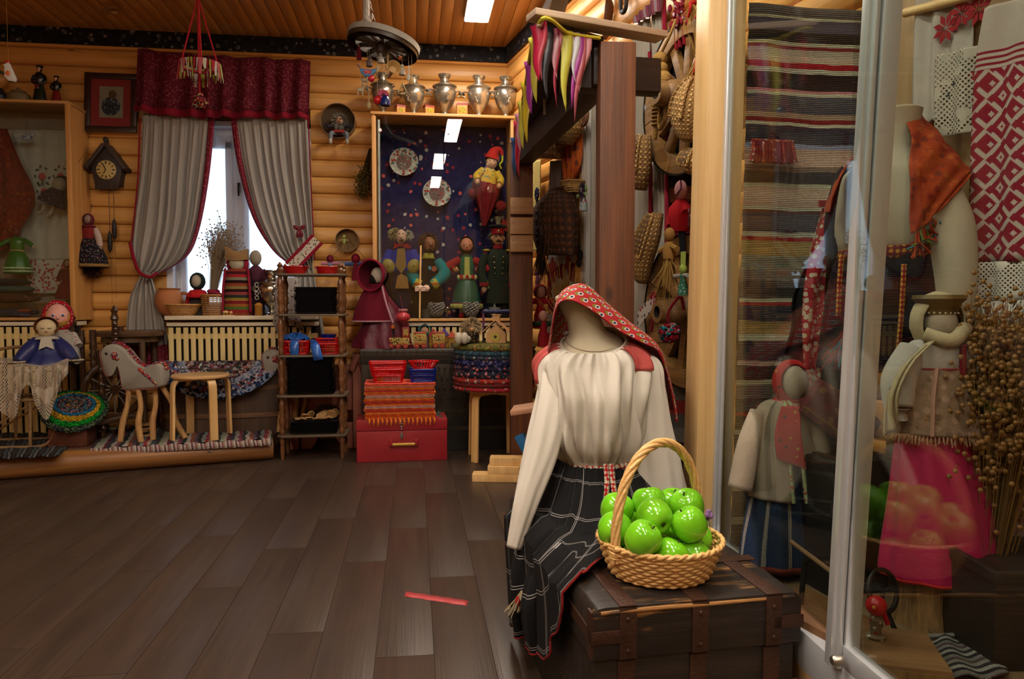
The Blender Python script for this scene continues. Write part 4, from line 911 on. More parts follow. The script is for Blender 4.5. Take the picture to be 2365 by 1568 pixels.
# dolls on the sled
def dolls_left():
    bz = PD(110, 842, 5.12); t = thing('cloth_doll', 'auburn haired cloth doll in blue satin dress on lace cloth', 'doll', bz, R(22)); mb_ = P('#20265c', .4, .35, 40, sheen=.4, bump=.3, bsc=30)
    rows = [(.19, 0), (.185, .02), (.13, .06), (.09, .12), (.075, .16), (.05, .185)]
    G().lathe(rows, 40, rip=(11, .07), ripf=lambda k: 1-k, sy=.75).obj('dress', mb_, t, ang=70)
    for s in (-1, 1):
        am = G().tube([(s*.055, 0, .165), (s*.11, -.05, .1), (s*.165, -.11, .035)], [.04, .05, .034], 12, n=12).obj('sleeve', mb_, t, ang=70)
        G().lathe([(.034, 0), (.055, .012), (.052, .02), (.03, .01)], 20, (s*.17, -.115, .02), rip=(9, .12)).obj('lace_cuff', F('#a5987f'), am); G().ell((s*.178, -.12, .02), (.022, .026, .018)).obj('hand', F('#b3a48c'), am)
    G().lathe([(.04, .2), (.085, .185), (.08, .178), (.03, .19)], 24, rip=(10, .15)).obj('ruff', F('#b9b2a4'), t); G().prism([(-.03, .19), (.03, .19), (.045, .11), (.0, .13), (-.045, .11)], -.09, -.085).obj('jabot', F('#b9b2a4'), t)
    hd = G().ell((0, -.02, .255), (.062, .055, .062)).obj('head', F('#c7b48e'), t); shell((0, -.005, .265), (.078, .07, .068), 66, -28).obj('hair', F('#7a4a1c'), t)
    for s in (-1, 1): G().tube([(s*.032, -.069, .258), (s*.02, -.076, .254), (s*.01, -.074, .257)], .002, 4).obj('closed_eye', P('#5a3a2a'), hd)
    G().ell((0, -.074, .232), (.01, .004, .004), 8, 6).obj('mouth', P('#a85a4a'), hd)
    t = thing('kerchief_doll', 'doll with painted face in red polka dot kerchief', 'doll', PD(137, 838, 5.3), R(24)); mk = dots('#9c1420', ['#c9b5ae'], 46, .25, rand=.35)
    G().lathe([(.14, 0), (.13, .1), (.10, .2), (.06, .24)], 24, rip=(8, .04)).obj('body', F('#9a948a'), t)
    for s in (-1, 1): G().tube([(s*.08, 0, .2), (s*.12, -.06, .12)], .035, 10).obj('sleeve', dots('#a8a29a', ['#9c2a34'], 60, .3), t)
    hd = G().ell((0, -.02, .335), (.078, .07, .095)).obj('head', P('#d59a8c', .5, .05), t)
    shell((0, 0, .335), (.1, .085, .118), 50, -6).obj('kerchief', mk, t, solid=.004); shell((0, -.012, .345), (.085, .078, .1), 56, -30, a1=92).obj('fringe_hair', F('#b3873a'), t, solid=.004)
    G().lathe([(.03, .235), (.07, .225), (.085, .195)], 20, cap=False, rip=(6, .06)).obj('kerchief_drape', mk, t, solid=.004)
    for s in (-1, 1):
        G().ell((s*.03, -.085, .345), (.013, .007, .009), 12, 8).obj('eye_white', P('#c9c9d0', .3), hd); G().ell((s*.03, -.091, .345), (.007, .004, .008), 10, 6).obj('iris', P('#2a4a8a', .2), hd)
        G().ell((s*.045, -.076, .31), (.016, .008, .013), 10, 6).obj('cheek', P('#d5827a', .6), hd)
    G().ell((0, -.094, .325), (.01, .012, .012), 10, 6).obj('nose', P('#d59a8c', .5), hd); G().ell((0, -.088, .292), (.016, .006, .007), 10, 6).obj('mouth', P('#a82a34', .4), hd)
dolls_left()
# spinning wheels and distaff
def turned(p0, H, r, mat, parent, name, n=5, tilt=0):
    pr = [(r*.75, 0), (r*.8, H*.06)]
    for k in range(n):
        z = H*(.1+.8*k/n); pr += [(r*.6, z), (r*.95, z+H*.03), (r*.55, z+H*.06), (r*.85, z+H*.1), (r*.7, z+H*.13)]
    pr += [(r*.75, H*.95), (r*.7, H)]
    o = G().lathe(pr, 14).obj(name, mat, parent, ang=60); o.location = p0; return o
t = thing('spinning_wheel', 'dark turned spinning wheel with spoked wheel behind the toy horse', 'spinning wheel', plat(262, 5.4)); md_ = wood('#1f120a', '#4a2d18', .3, 'z', 2, coat=.4)
wh = G().torus((0, 0, .36), .2, .024, 44, 8, rotm(90, 0, 38)).obj('wheel_rim', md_, t); rm = rotm(0, 0, 38)
for k in range(12): G().tube([rm@Vector((.02*math.cos(k*PI/6), 0, .02*math.sin(k*PI/6)))+Vector((0, 0, .36)), rm@Vector((.19*math.cos(k*PI/6), 0, .19*math.sin(k*PI/6)))+Vector((0, 0, .36))], .006, 6).obj('spoke', P('#6a5a48', .4), wh)
G().lathe([(.03, -.03), (.035, 0), (.03, .03)], 14, (0, 0, .36), rot=rm@rotm(90, 0, 0)).obj('hub', md_, wh)
for (dx, dy, h_) in ((-.06, -.07, .66), (.0, .14, .82), (-.14, .0, .8)): turned((dx, dy, .0), h_, .032, md_, t, 'post')
G().box((-.04, 0, .14), (.34, .2, .035), rotm(0, -8, 20)).obj('bed', md_, t, bev=.006); G().box((-.05, .05, .62), (.24, .05, .05)).obj('maiden_bar', md_, t, bev=.008)
turned((.02, -.02, .64), .24, .028, md_, t, 'distaff'); G().lathe([(.012, .88), (.03, .9), (.018, .94), (.026, .96), (.004, 1.0)], 12, (.02, -.02, -.02)).obj('finial', md_, t)
t = thing('distaff_bench', 'tall dark wooden distaff board behind the kerchief doll', 'distaff', plat(175, 5.36)); 
[G().bb(*q).obj(n_, md_, t, bev=.004) for n_, q in (('upright', (-.035, -.012, -.02, .02, 0, .83)), ('upright', (.02, .05, .0, .03, 0, .8)), ('crossbar', (-.03, .06, -.015, .02, .3, .36)), ('crossbar', (-.03, .06, -.015, .02, .7, .75)))]; G().lathe([(.03, .83), (.036, .85), (.02, .87), (.03, .89), (.001, .93)], 14, (-.024, 0, 0)).obj('finial', md_, t)
t = thing('round_table', 'round dark wooden side table below the clock', 'table', plat(302, 5.66)); m_rt = wood('#3f2c1c', '#5f4630', .4, 'x', .8)
G().lathe([(.001, .745), (.235, .745), (.24, .755), (.24, .775), (.23, .785), (.001, .785)], 40).obj('tabletop', m_rt, t); G().lathe([(.2, .7), (.2, .745), (.19, .745), (.19, .7)], 36, cap=False).obj('apron', m_rt, t)
for k in range(4): a = PI/4+k*PI/2; G().tube([(.18*math.cos(a), .18*math.sin(a), .72), (.2*math.cos(a), .2*math.sin(a), 0)], [.022, .018], 8).obj('leg', m_rt, t)
# ================================================================== RACK AND WALL BESIDE THE CABINET
RD = 5.5; rk = floorp(727, 1052); rk.z = 0
m_rk = wood('#4a2c16', '#7d5030', .35, 'z', 1.2, coat=.3); m_sh = wood('#4a3d30', '#6b5a48', .5, 'x')
t = rack = thing('wooden_rack', 'five tier wooden rack with turned posts holding black trays', 'rack', rk, 0)
LV = [.165, .46, .755, 1.055, 1.35]; hw, hd = .245, .14
for sx in (-1, 1):
    for sy in (-1, 1):
        for k, z in enumerate([0]+LV[:-1]):
            h = LV[k]-z; z_ = z+(.015 if k else 0); hh_ = h-(.015 if k else 0)-.0
            pr = [(.012, 0), (.018, hh_*.04), (.02, hh_*.12), (.013, hh_*.18), (.021, hh_*.28), (.024, hh_*.42), (.016, hh_*.5), (.022, hh_*.56), (.016, hh_*.62), (.024, hh_*.75), (.02, hh_*.85), (.013, hh_*.92), (.018, hh_)]
            if k == 0: pr = [(.014, 0), (.018, hh_*.5), (.015, hh_*.7), (.022, hh_*.85), (.016, hh_)]
            G().lathe(pr, 14).obj('post', m_rk, t, ang=60).location = (sx*(hw-.03), sy*(hd-.03), z_)
        G().lathe([(.018, 0), (.024, .03), (.014, .045), (.022, .06), (.001, .085)], 14).obj('finial', m_rk, t).location = (sx*(hw-.03), sy*(hd-.03), LV[-1]+.015)
def rrect(w_, d_, r, n=5):
    o = []
    for cx_, cy_, a in ((w_-r, d_-r, 0), (-w_+r, d_-r, 90), (-w_+r, -d_+r, 180), (w_-r, -d_+r, 270)):
        for k in range(n+1): q = R(a+90*k/n); o.append((cx_+r*math.cos(q), cy_+r*math.sin(q)))
    return o
for z in LV: G().prism(rrect(hw+.01, hd+.01, .05), z, z+.015, 'z').obj('shelf', m_sh, t, bev=.003)
def onr(px, k, dy=0.0): return Vector((PY(px, 700, rk.y+dy).x, rk.y+dy, LV[k]+.0152))
# black trays
def tray_mesh(w_, d_, h):
    a, b, c, e = [rrect(w_*k, d_*k, .03) for k in (.86, .97, 1.0, .96)]
    rows = [[(x, y, 0) for x, y in a], [(x, y, h*.8) for x, y in b], [(x, y, h) for x, y in c], [(x*.985, y*.985, h) for x, y in c], [(x*.97, y*.97, h*.75) for x, y in b], [(x*.98, y*.98, .002) for x, y in a]]
    g = G().grid(rows, close=True); n = len(a); g.f.append(tuple(range(n))); g.f.append(tuple(5*n+i for i in range(n))); return g.mesh('serving_tray', P('#303034', .3, .2, 40), ang=50)
tm = tray_mesh(.16, .115, .014)
for (px, k, n, dy, ex, lab) in ((731, 3, 17, 0, .0, 'black serving tray in the stack on the second shelf'), (718, 1, 24, 0, 0, 'black serving tray in the tall stack below the red baskets'), (723, 0, 8, 0, 0, 'black serving tray in the stack under the wood slices')):
    rr = random.Random(px)
    for i in range(n):
        o = share(tm, 'serving_tray', None, onr(px, k, dy)+Vector((rr.uniform(-.006, .006), rr.uniform(-.004, .004), i*.0115)), (0, 0, rr.uniform(-.02, .02)), (1.08 if k < 2 else .98, 1, 1)); tag(o, lab.replace('tray in', 'tray, '+nth(i, n)+', in'), 'tray', lab.replace('black serving tray', 'trays'))
top_tr = onr(723, 0).z+8*.0115+.004
me = G().lathe([(.001, 0), (.03, 0), (.031, .003), (.03, .009), (.001, .009)], 16, rip=(2, .08)).mesh('wood_slice', wood('#8a6238', '#cda46c', .6, 'x', 3))
for i, (px, dy, rx, s_) in enumerate(((690, -.02, 0, 1.1), (700, -.05, 10, 1.0), (712, -.04, 5, 1.2), (706, .0, 30, 1.1), (718, .02, 50, 1.1), (730, -.05, 0, 1.0), (742, -.03, 35, 1.35), (752, .0, 62, 1.1), (760, -.05, 10, 1.0), (766, -.01, 58, 1.2), (773, .02, 66, 1.2), (748, -.06, 5, .9))):
    z = top_tr+.007+.03*math.sin(R(rx))*s_; p = Vector((PY(px, 900, rk.y+dy).x, rk.y+dy, z)); o = share(me, 'wood_slice', None, p, (R(rx), R(20*math.sin(i)), i), (s_, s_, 1)); tag(o, 'pale oval wood slice lying on the lowest black trays', 'wood slice', 'wood slices on the rack trays')
# red bowls and baskets
m_rp = P('#b80e14', .3, .06, spec=.5); m_bp = P('#14247a', .3, .06)
def bowl(name, label, p, r, h, m, cat='bowl'):
    t = thing(name, label, cat, p); G().lathe([(.001, 0), (r*.7, 0), (r*.74, h*.1), (r*.93, h*.85), (r, h), (r*1.01, h*.93), (r*.97, h*.97), (r*.9, h*.84), (r*.7, h*.12), (.001, h*.08)], 32).obj('shell', m, t, ang=45); G().torus((0, 0, h), r, .003, 36, 6).obj('rim', m, t); return t
bowl('plastic_bowl', 'red plastic bowl on the rack top beside the embroidered band', onr(683, 4), .098, .055, m_rp)
bowl('plastic_bowl', 'red plastic bowl on the rack top near the pink stick doll', onr(757, 4, .02), .095, .055, m_rp)
def crate(name, label, p, w_, d_, h, m, bars=9, rz=0, flare=.86, group=None):
    t = thing(name, label, 'basket', p, rz, group)
    a, b = rrect(w_*flare, d_*flare, .02), rrect(w_, d_, .025)
    def at(poly, f, q): i = q*len(poly); k = int(i) % len(poly); u = i-int(i); c = [(1-f)*a[k][j]+f*b[k][j] for j in (0, 1)]; e = [(1-f)*a[(k+1) % len(a)][j]+f*b[(k+1) % len(a)][j] for j in (0, 1)]; return (c[0]*(1-u)+e[0]*u, c[1]*(1-u)+e[1]*u, h*f)
    G().prism(a, 0, .004, 'z').obj('bottom', m, t)
    for f0, f1, nm in ((0, .12, 'base_band'), (.46, .54, 'middle_band'), (.84, 1.0, 'rim')):
        G().grid([[((1-f)*a[i][0]+f*b[i][0], (1-f)*a[i][1]+f*b[i][1], h*f) for i in range(len(a))] for f in (f0, f1)], close=True).obj(nm, m, t, solid=.003)
    g = G(); per = []
    for i in range(len(a)):
        q0, q1 = Vector(a[i]), Vector(a[(i+1) % len(a)]); r0, r1 = Vector(b[i]), Vector(b[(i+1) % len(a)]); n = max(1, int((q1-q0).length/(.0125)))
        for k in range(n):
            u = (k+.5)/n; A_, B_ = q0.lerp(q1, u), r0.lerp(r1, u); g.tube([(A_.x, A_.y, .003), (B_.x, B_.y, h*.9)], .0028, 4)
    g.obj('wall_bars', m, t)
    return t
crate('plastic_basket', 'red plastic basket with a blue bag on the rack', onr(684, 2), .098, .085, .105, m_rp)
b1 = crate('plastic_basket', 'red plastic basket under another red basket on the rack', onr(757, 2, .0), .085, .08, .085, m_rp)
crate('plastic_basket', 'red plastic basket nested on top holding a blue bowl', onr(757, 2, .0)+Vector((0, 0, .062)), .088, .083, .06, m_rp)
bowl('plastic_bowl', 'small blue bowl sitting in the upper red basket', onr(757, 2, .0)+Vector((0, 0, .1)), .062, .045, m_bp)
m_bag = P('#2a5aa8', .3, .25, 20, bump=.5, bsc=25)
for lab, px, dz, pts in (('crumpled blue plastic bag stuffed in the rack basket', 684, .1, [(-.03, -.1), (.03, .1)]), ):
    t = thing('plastic_bag', lab, 'bag', onr(px, 2)+Vector((0, 0, .085)))
    rows = [[Vector((r_*math.cos(2*PI*i/30)*1.1, r_*math.sin(2*PI*i/30)*.85, z+.012*math.sin(i*2.3+r_*60)+.008*math.sin(i*5.1))) for i in range(30)] for r_, z in ((.088, .02), (.085, .035), (.06, .05), (.03, .065), (.002, .06))]
    G().grid(rows, close=True).obj('bulk', m_bag, t, ang=30, solid=.001); G().grid([[(-.03, -.1, .02), (.03, -.1, .02)], [(-.032, -.108, -.04), (.03, -.108, -.04)], [(-.03, -.112, -.115), (.028, -.112, -.118)]]).obj('flap', m_bag, t, solid=.001)
t = thing('plastic_bag', 'strip of blue plastic bag hanging over the rack shelf', 'bag', onr(730, 2)+Vector((0, 0, 0)))
G().grid([[(-.03, -.1, .1), (.01, -.1, .105)], [(-.025, -.15, .07), (.04, -.15, .075)], [(-.01, -.158, .0), (.06, -.158, .0)], [(.0, -.16, -.04), (.065, -.16, -.03)]]).obj('flap', m_bag, t, ang=80, solid=.001); G().ell((-.02, -.06, .1), (.02, .05, .012)).obj('crumple', m_bag, t)
t = thing('embroidered_cloth', 'white embroidered cloth hanging behind the rack shelves', 'cloth', (0, 0, 0)); 
G().grid([[PY(x, y, 5.9) for x, y in r] for r in (((636, 640), (650, 640), (672, 640), (690, 640)), ((634, 700), (650, 715), (672, 725), (692, 728)), ((630, 745), (640, 770), (668, 745), (700, 765)))]).obj('cloth', dots('#a29c9a', ['#5a4048', '#a29c9a'], 40, .3), t, solid=.003)
# reddish bench behind rack
t = thing('painted_bench', 'faded pink painted wooden bench behind the rack', 'bench', Vector((PY(755, 900, 5.95).x, 5.95, 0))); mp_ = wood('#7a3f30', '#9a5a48', .6, 'z', 2)
for x0, x1, z0, z1 in ((-.28, .27, .3, .66), (-.28, .27, .12, .2)): G().bb(x0, x1, 0, .03, z0, z1).obj('panel', mp_, t, bev=.005)
for x in (-.25, .24): G().bb(x-.035, x+.035, -.05, .02, 0, .76).obj('post', mp_, t, bev=.006)
G().prism([(-.2, .0), (-.12, .0), (-.06, .1), (.06, .1), (.12, .0), (.2, .0), (.2, .14), (-.2, .14)], -.02, .0).obj('shaped_apron', mp_, t); G().tube([(.2, -.04, .62), (.26, -.06, .74), (.3, -.06, .6)], .03, 10, n=10).obj('scroll_arm', mp_, t)
t = thing('pine_wreath', 'dark bristly evergreen wreath standing on the lowest trays', 'wreath', Vector((PY(755, 890, rk.y+.08).x, rk.y+.09, top_tr+.045)))
g = G(); rr = random.Random(4)
for k in range(300):
    a = rr.uniform(0, 2*PI); c = Vector((.07*math.cos(a), 0, .04*math.sin(a))); v = Vector((rr.gauss(0, 1), rr.gauss(0, .6), rr.gauss(0, 1))).normalized()*.03; g.tube([c, c+v], .0016, 3, cap=False)
g.obj('needles', P('#1c1812', .7), t)
# wall pieces near the rack
def sieve(label, px, py, r, dp=.07):
    t = thing('wooden_sieve', label, 'sieve', PY(px, py, YW-.03)); rot = rotm(90, 0, 0)
    G().lathe([(r, 0), (r, dp), (r-.006, dp), (r-.006, 0)], 44, rot=rot, cap=False).obj('hoop', wood('#6a4c28', '#96713f', .5, 'x'), t); G().lathe([(.001, .004), (r-.004, .004)], 44, rot=rot, cap=False).obj('mesh', P('#4a3920' if r > .1 else '#7d5f36', .8, .2, 200), t); return t
sieve('round wooden sieve on the wall holding a bearded gnome', 782, 283, .142)
t = thing('gnome_doll', 'grey bearded gnome doll sitting in the upper sieve', 'doll', PY(785, 313, YW-.1))
G().lathe([(.05, 0), (.055, .04), (.035, .09)], 18, sy=.7).obj('body', dots('#1d1d26', ['#7a3a34', '#4a4a4a'], 50, .35), t); hd = G().ell((0, -.03, .11), (.032, .028, .036)).obj('face', F('#b08a70'), t); G().ell((0, -.062, .105), .008, 8, 6).obj('nose', F('#b07a60'), hd)
for s in (-1, 1): G().ell((s*.013, -.056, .122), (.004, .003, .004), 8, 6).obj('eye', P('#111', .3), hd)
puff((0, -.01, .12), .075, 420, 2, 1, .0035, .5).obj('hair', F('#6b675c'), t); puff((0, -.04, .075), .045, 160, 3, 1, .002, .5, .6).obj('beard', F('#77736a'), t)
for s in (-1, 1):
    G().tube([(s*.03, -.03, .01), (s*.06, -.08, .0), (s*.065, -.085, -.05)], .017, 8, n=9).obj('leg', F('#6a7078'), t); G().ell((s*.066, -.09, -.065), (.014, .02, .025)).obj('shoe', F('#a8a090'), t); G().tube([(s*.05, -.02, .07), (s*.085, -.04, .06), (s*.1, -.05, .08)], .012, 8).obj('arm', F('#2a2a33'), t)
G().bb(-.045, .045, -.075, -.03, .01, .03).obj('red_cloth', dots('#8a2a26', ['#2a2a2a'], 70, .35), t)
sieve('small wooden sieve on the wall holding a straw doll', 803, 556, .096)
def straw_doll(label, p, H, rz=0, top='#9aa860', body='#a58a58', rot=None):
    t = thing('straw_doll', label, 'doll', p, rz, rot=rot); g, _ = bunch((0, 0, H*.55), (0, -.005, 0), 70, 3, H*.22, .0022, .5); g.obj('straw_skirt', F(body), t)
    G().ell((0, 0, H*.86), (H*.1, H*.09, H*.12)).obj('head', F(top), t); G().lathe([(H*.1, H*.45), (H*.12, H*.6), (H*.06, H*.74)], 14).obj('bodice', F(top), t)
    for s in (-1, 1): G().tube([(s*H*.08, 0, H*.66), (s*H*.28, -.005, H*.6)], H*.05, 8).obj('arm', F(body), t)
    return t
straw_doll('green topped straw doll standing in the small sieve', PY(795, 578, YW-.09), .13)
t = thing('herb_bundle', 'hanging bundle of dried herbs beside the navy cabinet', 'dried plant', PY(855, 345, YW-.12))
g, hs = bunch((0, 0, 0), (-.06, -.03, -.36), 260, 6, .05, .002, .5); g.obj('stems', F('#4a4022'), t); g = G(); rr = random.Random(1)
for e in hs:
    for k in range(2): g.ell(Vector(e)+Vector((rr.gauss(0, .008), rr.gauss(0, .008), rr.uniform(-.02, .14))), .0065, 5, 4)
g.obj('seed_heads', F('#6b5a2a'), t)['kind'] = 'stuff'
t = thing('hanging_twig', 'thin stick with two rag dolls hung below the sieve', 'stick', PY(795, 607, YW-.12)); G().tube([(-.16, 0, 0), (.2, 0, .01)], .007, 8).obj('stick', wood('#3a3a5a', '#7a7a9a', .6), t); G().tube([(-.15, 0, 0), (.03, .08, .2), (.19, 0, .01)], .002, 5).obj('string', F('#5a4030'), t)
def rag(label, p, H, c1, c2, cs, head): 
    t = thing('rag_doll', label, 'doll', p); G().lathe([(H*.16, 0), (H*.14, H*.3), (H*.08, H*.5), (H*.1, H*.62), (H*.04, H*.7)], 16, rip=(7, .06)).obj('dress', F(c1) if isinstance(c1, str) else c1, t); G().ell((0, 0, H*.82), (H*.13, H*.12, H*.15)).obj('head', F(head), t)
    for s in (-1, 1): G().tube([(s*H*.06, 0, H*.62), (s*H*.4, -.01, H*.6)], H*.07, 8).obj('arm', F(c2), t)
    if cs: shell((0, 0, H*.82), (H*.16, H*.15, H*.18), 55).obj('kerchief', F(cs), t, solid=.002)
    return t
rag('pink armed rag doll lying on the hanging stick', PY(763, 640, YW-.14), .18, plaid('#5a6a8a', '#a8b0c0', .02), '#a86a86', '#6a1a2c', '#6a1a2c')
rag('dark red rag doll with white boots on the hanging stick', PY(822, 648, YW-.14), .22, '#6a1224', '#3a4a7a', '#6a1020', '#7a1428')
# ================================================================== PUPPET CABINET AND THE TOYS BEFORE IT
def inR(px, py, off=.16): return PY(px, py, YF+off)
def onR(px, off=.16): p = PY(px, 735, YF+off); p.z = CZ0+.008; return p
# samovars and tea boxes on top
for k, (px, H, lab) in enumerate(((884, .335, 'samovar behind the hanging wooden bird toy'), (956, .325, 'narrow samovar between the first two tea boxes'), (1027, .345, 'broad fluted samovar between two tea boxes'), (1106, .345, 'bright silver samovar beside the largest tea box'), (1181, .345, 'silver samovar close to the well roof bunting'))):
    p = PY(px if px < 1180 else 1168, 275, 6.08); p.z = CZ1+.022; samovar(lab, p, H, R((15, -25, 10, -15, 5)[k]), mat=P(('#a09a8c', '#b5afa0', '#aca698', '#c4beb0', '#a8a49a')[k], .27, .2, 6, .85))
for px, w_, h, lab in ((924, .07, .07, 'small tea box left of the fluted samovar'), (990, .075, .075, 'tea box with dark side beside the fluted samovar'), (1067, .085, .1, 'largest yellow tea box with red lid')):
    p = PY(px, 275, 6.02); p.z = CZ1+.022; t = thing('tea_box', lab, 'box', p, R(20 if px < 1000 else 0)); G().bb(-w_/2, w_/2, -.03, .03, 0, h).obj('carton', P('#b57a1c', .5, .1), t, bev=.002); G().bb(-w_/2-.001, w_/2+.001, -.031, .031, h-.015, h).obj('red_lid', P('#8a1c18', .5), t); G().ell((0, -.031, h*.45), (w_*.28, .001, h*.25)).obj('printed_flower', dots('#a8a23a', ['#8a2a1c', '#3a6a2a'], 120, .4), t)
# plates
for px, py, r, lab in ((933, 375, .118, 'round plate papered with red and grey scraps'), (1009, 446, .118, 'round plate papered with white red and green scraps')):
    t = thing('decoupage_plate', lab, 'plate', inR(px, py, .28), rot=(R(-8), 0, 0)); rt_ = rotm(90, 0, 0); m_ = dots('#9a9690', ['#8a2a28', '#a8a49c', '#3a5a5a', '#b5b0a8', '#7a3a34'], 40, .5)
    G().lathe([(.001, 0), (r*.6, 0), (r*.65, .004), (r, .018), (r, .022), (r*.62, .008), (.001, .006)], 40, rot=rt_).obj('rim', m_, t); G().lathe([(.001, .0075), (r*.55, .0075), (r*.55, .009), (.001, .009)], 32, rot=rt_).obj('center', dots('#6a5a56', ['#8a3a3a', '#4a3a3a', '#9a8a84'] if px < 1000 else ['#9a2a34', '#4a3a44'], 60, .4), t)
# puppets
def puppet_old():
    t = thing('puppet', 'tuft haired clown puppet in blue coat with yellow cuffs', 'puppet', onR(928)); mbl = F('#1c2a8a'); my = P('#7d5a1c', .6)
    G().lathe([(.07, 0), (.08, .2), (.09, .34), (.1, .36), (.09, .5), (.05, .58)], 24, sy=.6).obj('coat', F('#14163a'), t); G().prism([(-.1, .36), (-.06, .56), (-.02, .6), (.0, .4)], -.07, -.05).prism([(.1, .36), (.06, .56), (.02, .6), (.0, .4)], -.07, -.05).obj('lapels', mbl, t)
    G().prism([(-.045, .42), (-.03, .56), (.03, .57), (.04, .42), (.0, .36)], -.075, -.06).obj('waistcoat', my, t); G().prism([(-.05, .24), (.06, .24), (.05, .33), (.0, .36), (-.03, .34)], -.1, -.08).obj('apron_flap', P('#8f5f1e', .6), t)
    for s in (-1, 1): am = G().tube([(s*.08, 0, .54), (s*.12, -.04, .44), (s*.1, -.09, .4)], [.045, .05, .045], 12, n=10).obj('sleeve', mbl, t); G().ell((s*.1, -.11, .42), (.05, .02, .06), 14, 8, rotm(0, s*25, 0)).obj('cuff', P('#8a7430', .5), am); G().ell((s*.1, -.132, .42), .009, 8, 6).obj('button', P('#c0a860', .2, metal=.8), am)
    hd = G().ell((0, -.02, .66), (.042, .04, .062)).ell((.0, -.06, .655), (.012, .02, .018)).obj('head', P('#c79c88', .5), t); puff((-.055, 0, .69), .062, 260, 3, 1, .004).obj('hair', F('#9a8a64'), t); puff((.055, 0, .68), .05, 220, 4, 1, .004).obj('hair', F('#a39c90'), t)
    G().ell((.005, -.062, .63), (.02, .008, .01)).obj('mouth', P('#3a1612'), hd)
    for s in (-1, 1): G().ell((s*.015, -.055, .685), (.006, .004, .005), 8, 6).obj('eye', P('#151515', .3), hd); G().prism([(0, .585), (s*.055, .61), (s*.06, .555)], -.085, -.065).obj('bow_half', F('#8a1c20'), t)
    for s in (-1, 1): G().tube([(s*.04, 0, .1), (s*.045, -.02, .0)], .035, 10).obj('trouser_leg', F('#0e1018'), t)
def puppet_man():
    t = thing('puppet', 'shaggy brown haired puppet holding a wooden staff', 'puppet', onR(990)); mk = F('#15100e'); mt_ = F('#146a70')
    G().lathe([(.1, 0), (.11, .2), (.1, .26), (.085, .4), (.045, .5)], 24, sy=.65).obj('coat', mk, t); G().ell((0, -.05, .22), (.13, .1, .06)).obj('lap', F('#1c1716'), t)
    for s in (-1, 1):
        am = G().tube([(s*.075, 0, .47), (s*.13, -.05, .36), (s*.06-.03, -.14, .27)], [.04, .052, .04], 12, n=10).obj('sleeve', mt_, t); G().lathe([(.042, 0), (.046, .025), (.04, .05)], 16, (s*.05-.02, -.13, .265), rot=rotm(0, s*60, 0)).obj('cuff', stripes(['#a3983a', '#a8542a', '#a3983a'], .05, 2, 'Object'), am); G().ell((s*.025-.045, -.16, .24), (.028, .026, .028)).obj('hand', F('#c9ab98'), am)
        for q in range(3): G().tube([(s*.025-.055, -.18, .225+q*.014), (s*.025-.085, -.185, .22+q*.014)], .007, 6).obj('finger', F('#c9ab98'), am)
    hd = G().ell((.01, -.02, .6), (.048, .045, .065)).ell((.02, -.07, .595), (.014, .02, .014)).obj('head', P('#8a5238', .6), t); puff((0, .015, .63), .09, 500, 7, 1, .0045, .6).obj('hair', F('#4a2c1a'), t)
    G().ell((.015, -.062, .555), (.018, .008, .008)).obj('mouth', P('#1c0c0a'), hd); G().lathe([(.05, .5), (.055, .485), (.04, .53)], 16).obj('collar', F('#9a8f3a'), t)
    G().tube([(-.075, -.17, .0), (-.062, -.17, .58)], .007, 8).obj('staff', m_birch, t); G().lathe([(.001, 0), (.022, 0), (.022, .006), (.001, .006)], 16, (.045, -.09, .4), rot=rotm(90, 0, 0)).obj('medal', P('#8a3a1c', .4), t); G().ell((.01, -.09, .405), (.014, .006, .018)).obj('pendant', P('#2a7a9a', .4), t)
puppet_old(); puppet_man()
t = doll('puppet', 'dark haired puppet girl in green dress with red ruffles', onR(1078), .66, skirt=P('#0f4a38', .45, .3, 30, sheen=.3), rb=.19, rt=.085, waist=.52, bod=F('#17563f'), slv='#8a1c22', head='#b06a50', hh=.21, hw=.78, hair='#2a1812', face=True, arms='out', hand='#b58a6a', trims=((.13, .012, '#9a1a20'), (.0, .055, '#a8a05a')), legs='#a39a88', shoes='#9a1c1c', hem0=.12, belt='#9a2024', armr=.05)
G().prism([(-.022, .34), (.022, .34), (.02, .5), (-.02, .5)], -.055, -.05).obj('plastron', F('#a8a05a'), t)
for k in range(7): G().ell((-.07+k*.0235, -.06+.0012*(k-3)**2, .335), (.014, .01, .02), 8, 6).obj('ruffle', F('#9a1c22' if k % 2 else '#a89a6a'), t)
for s in (-1, 1):
    g = G()
    for k in range(7): g.ell((s*.1+.018*math.cos(k), -.03+.02*math.sin(k), .40+.012*math.sin(k*2)), .016, 8, 6)
    g.obj('sleeve_ruffle', dots('#9a1c22', ['#a89a6a'], 60, .45), t)
G().tube([(.13, -.04, .36), (.16, -.06, .28), (.17, -.06, .24)], .018, 8).obj('green_glove', F('#7d9a5a'), t)
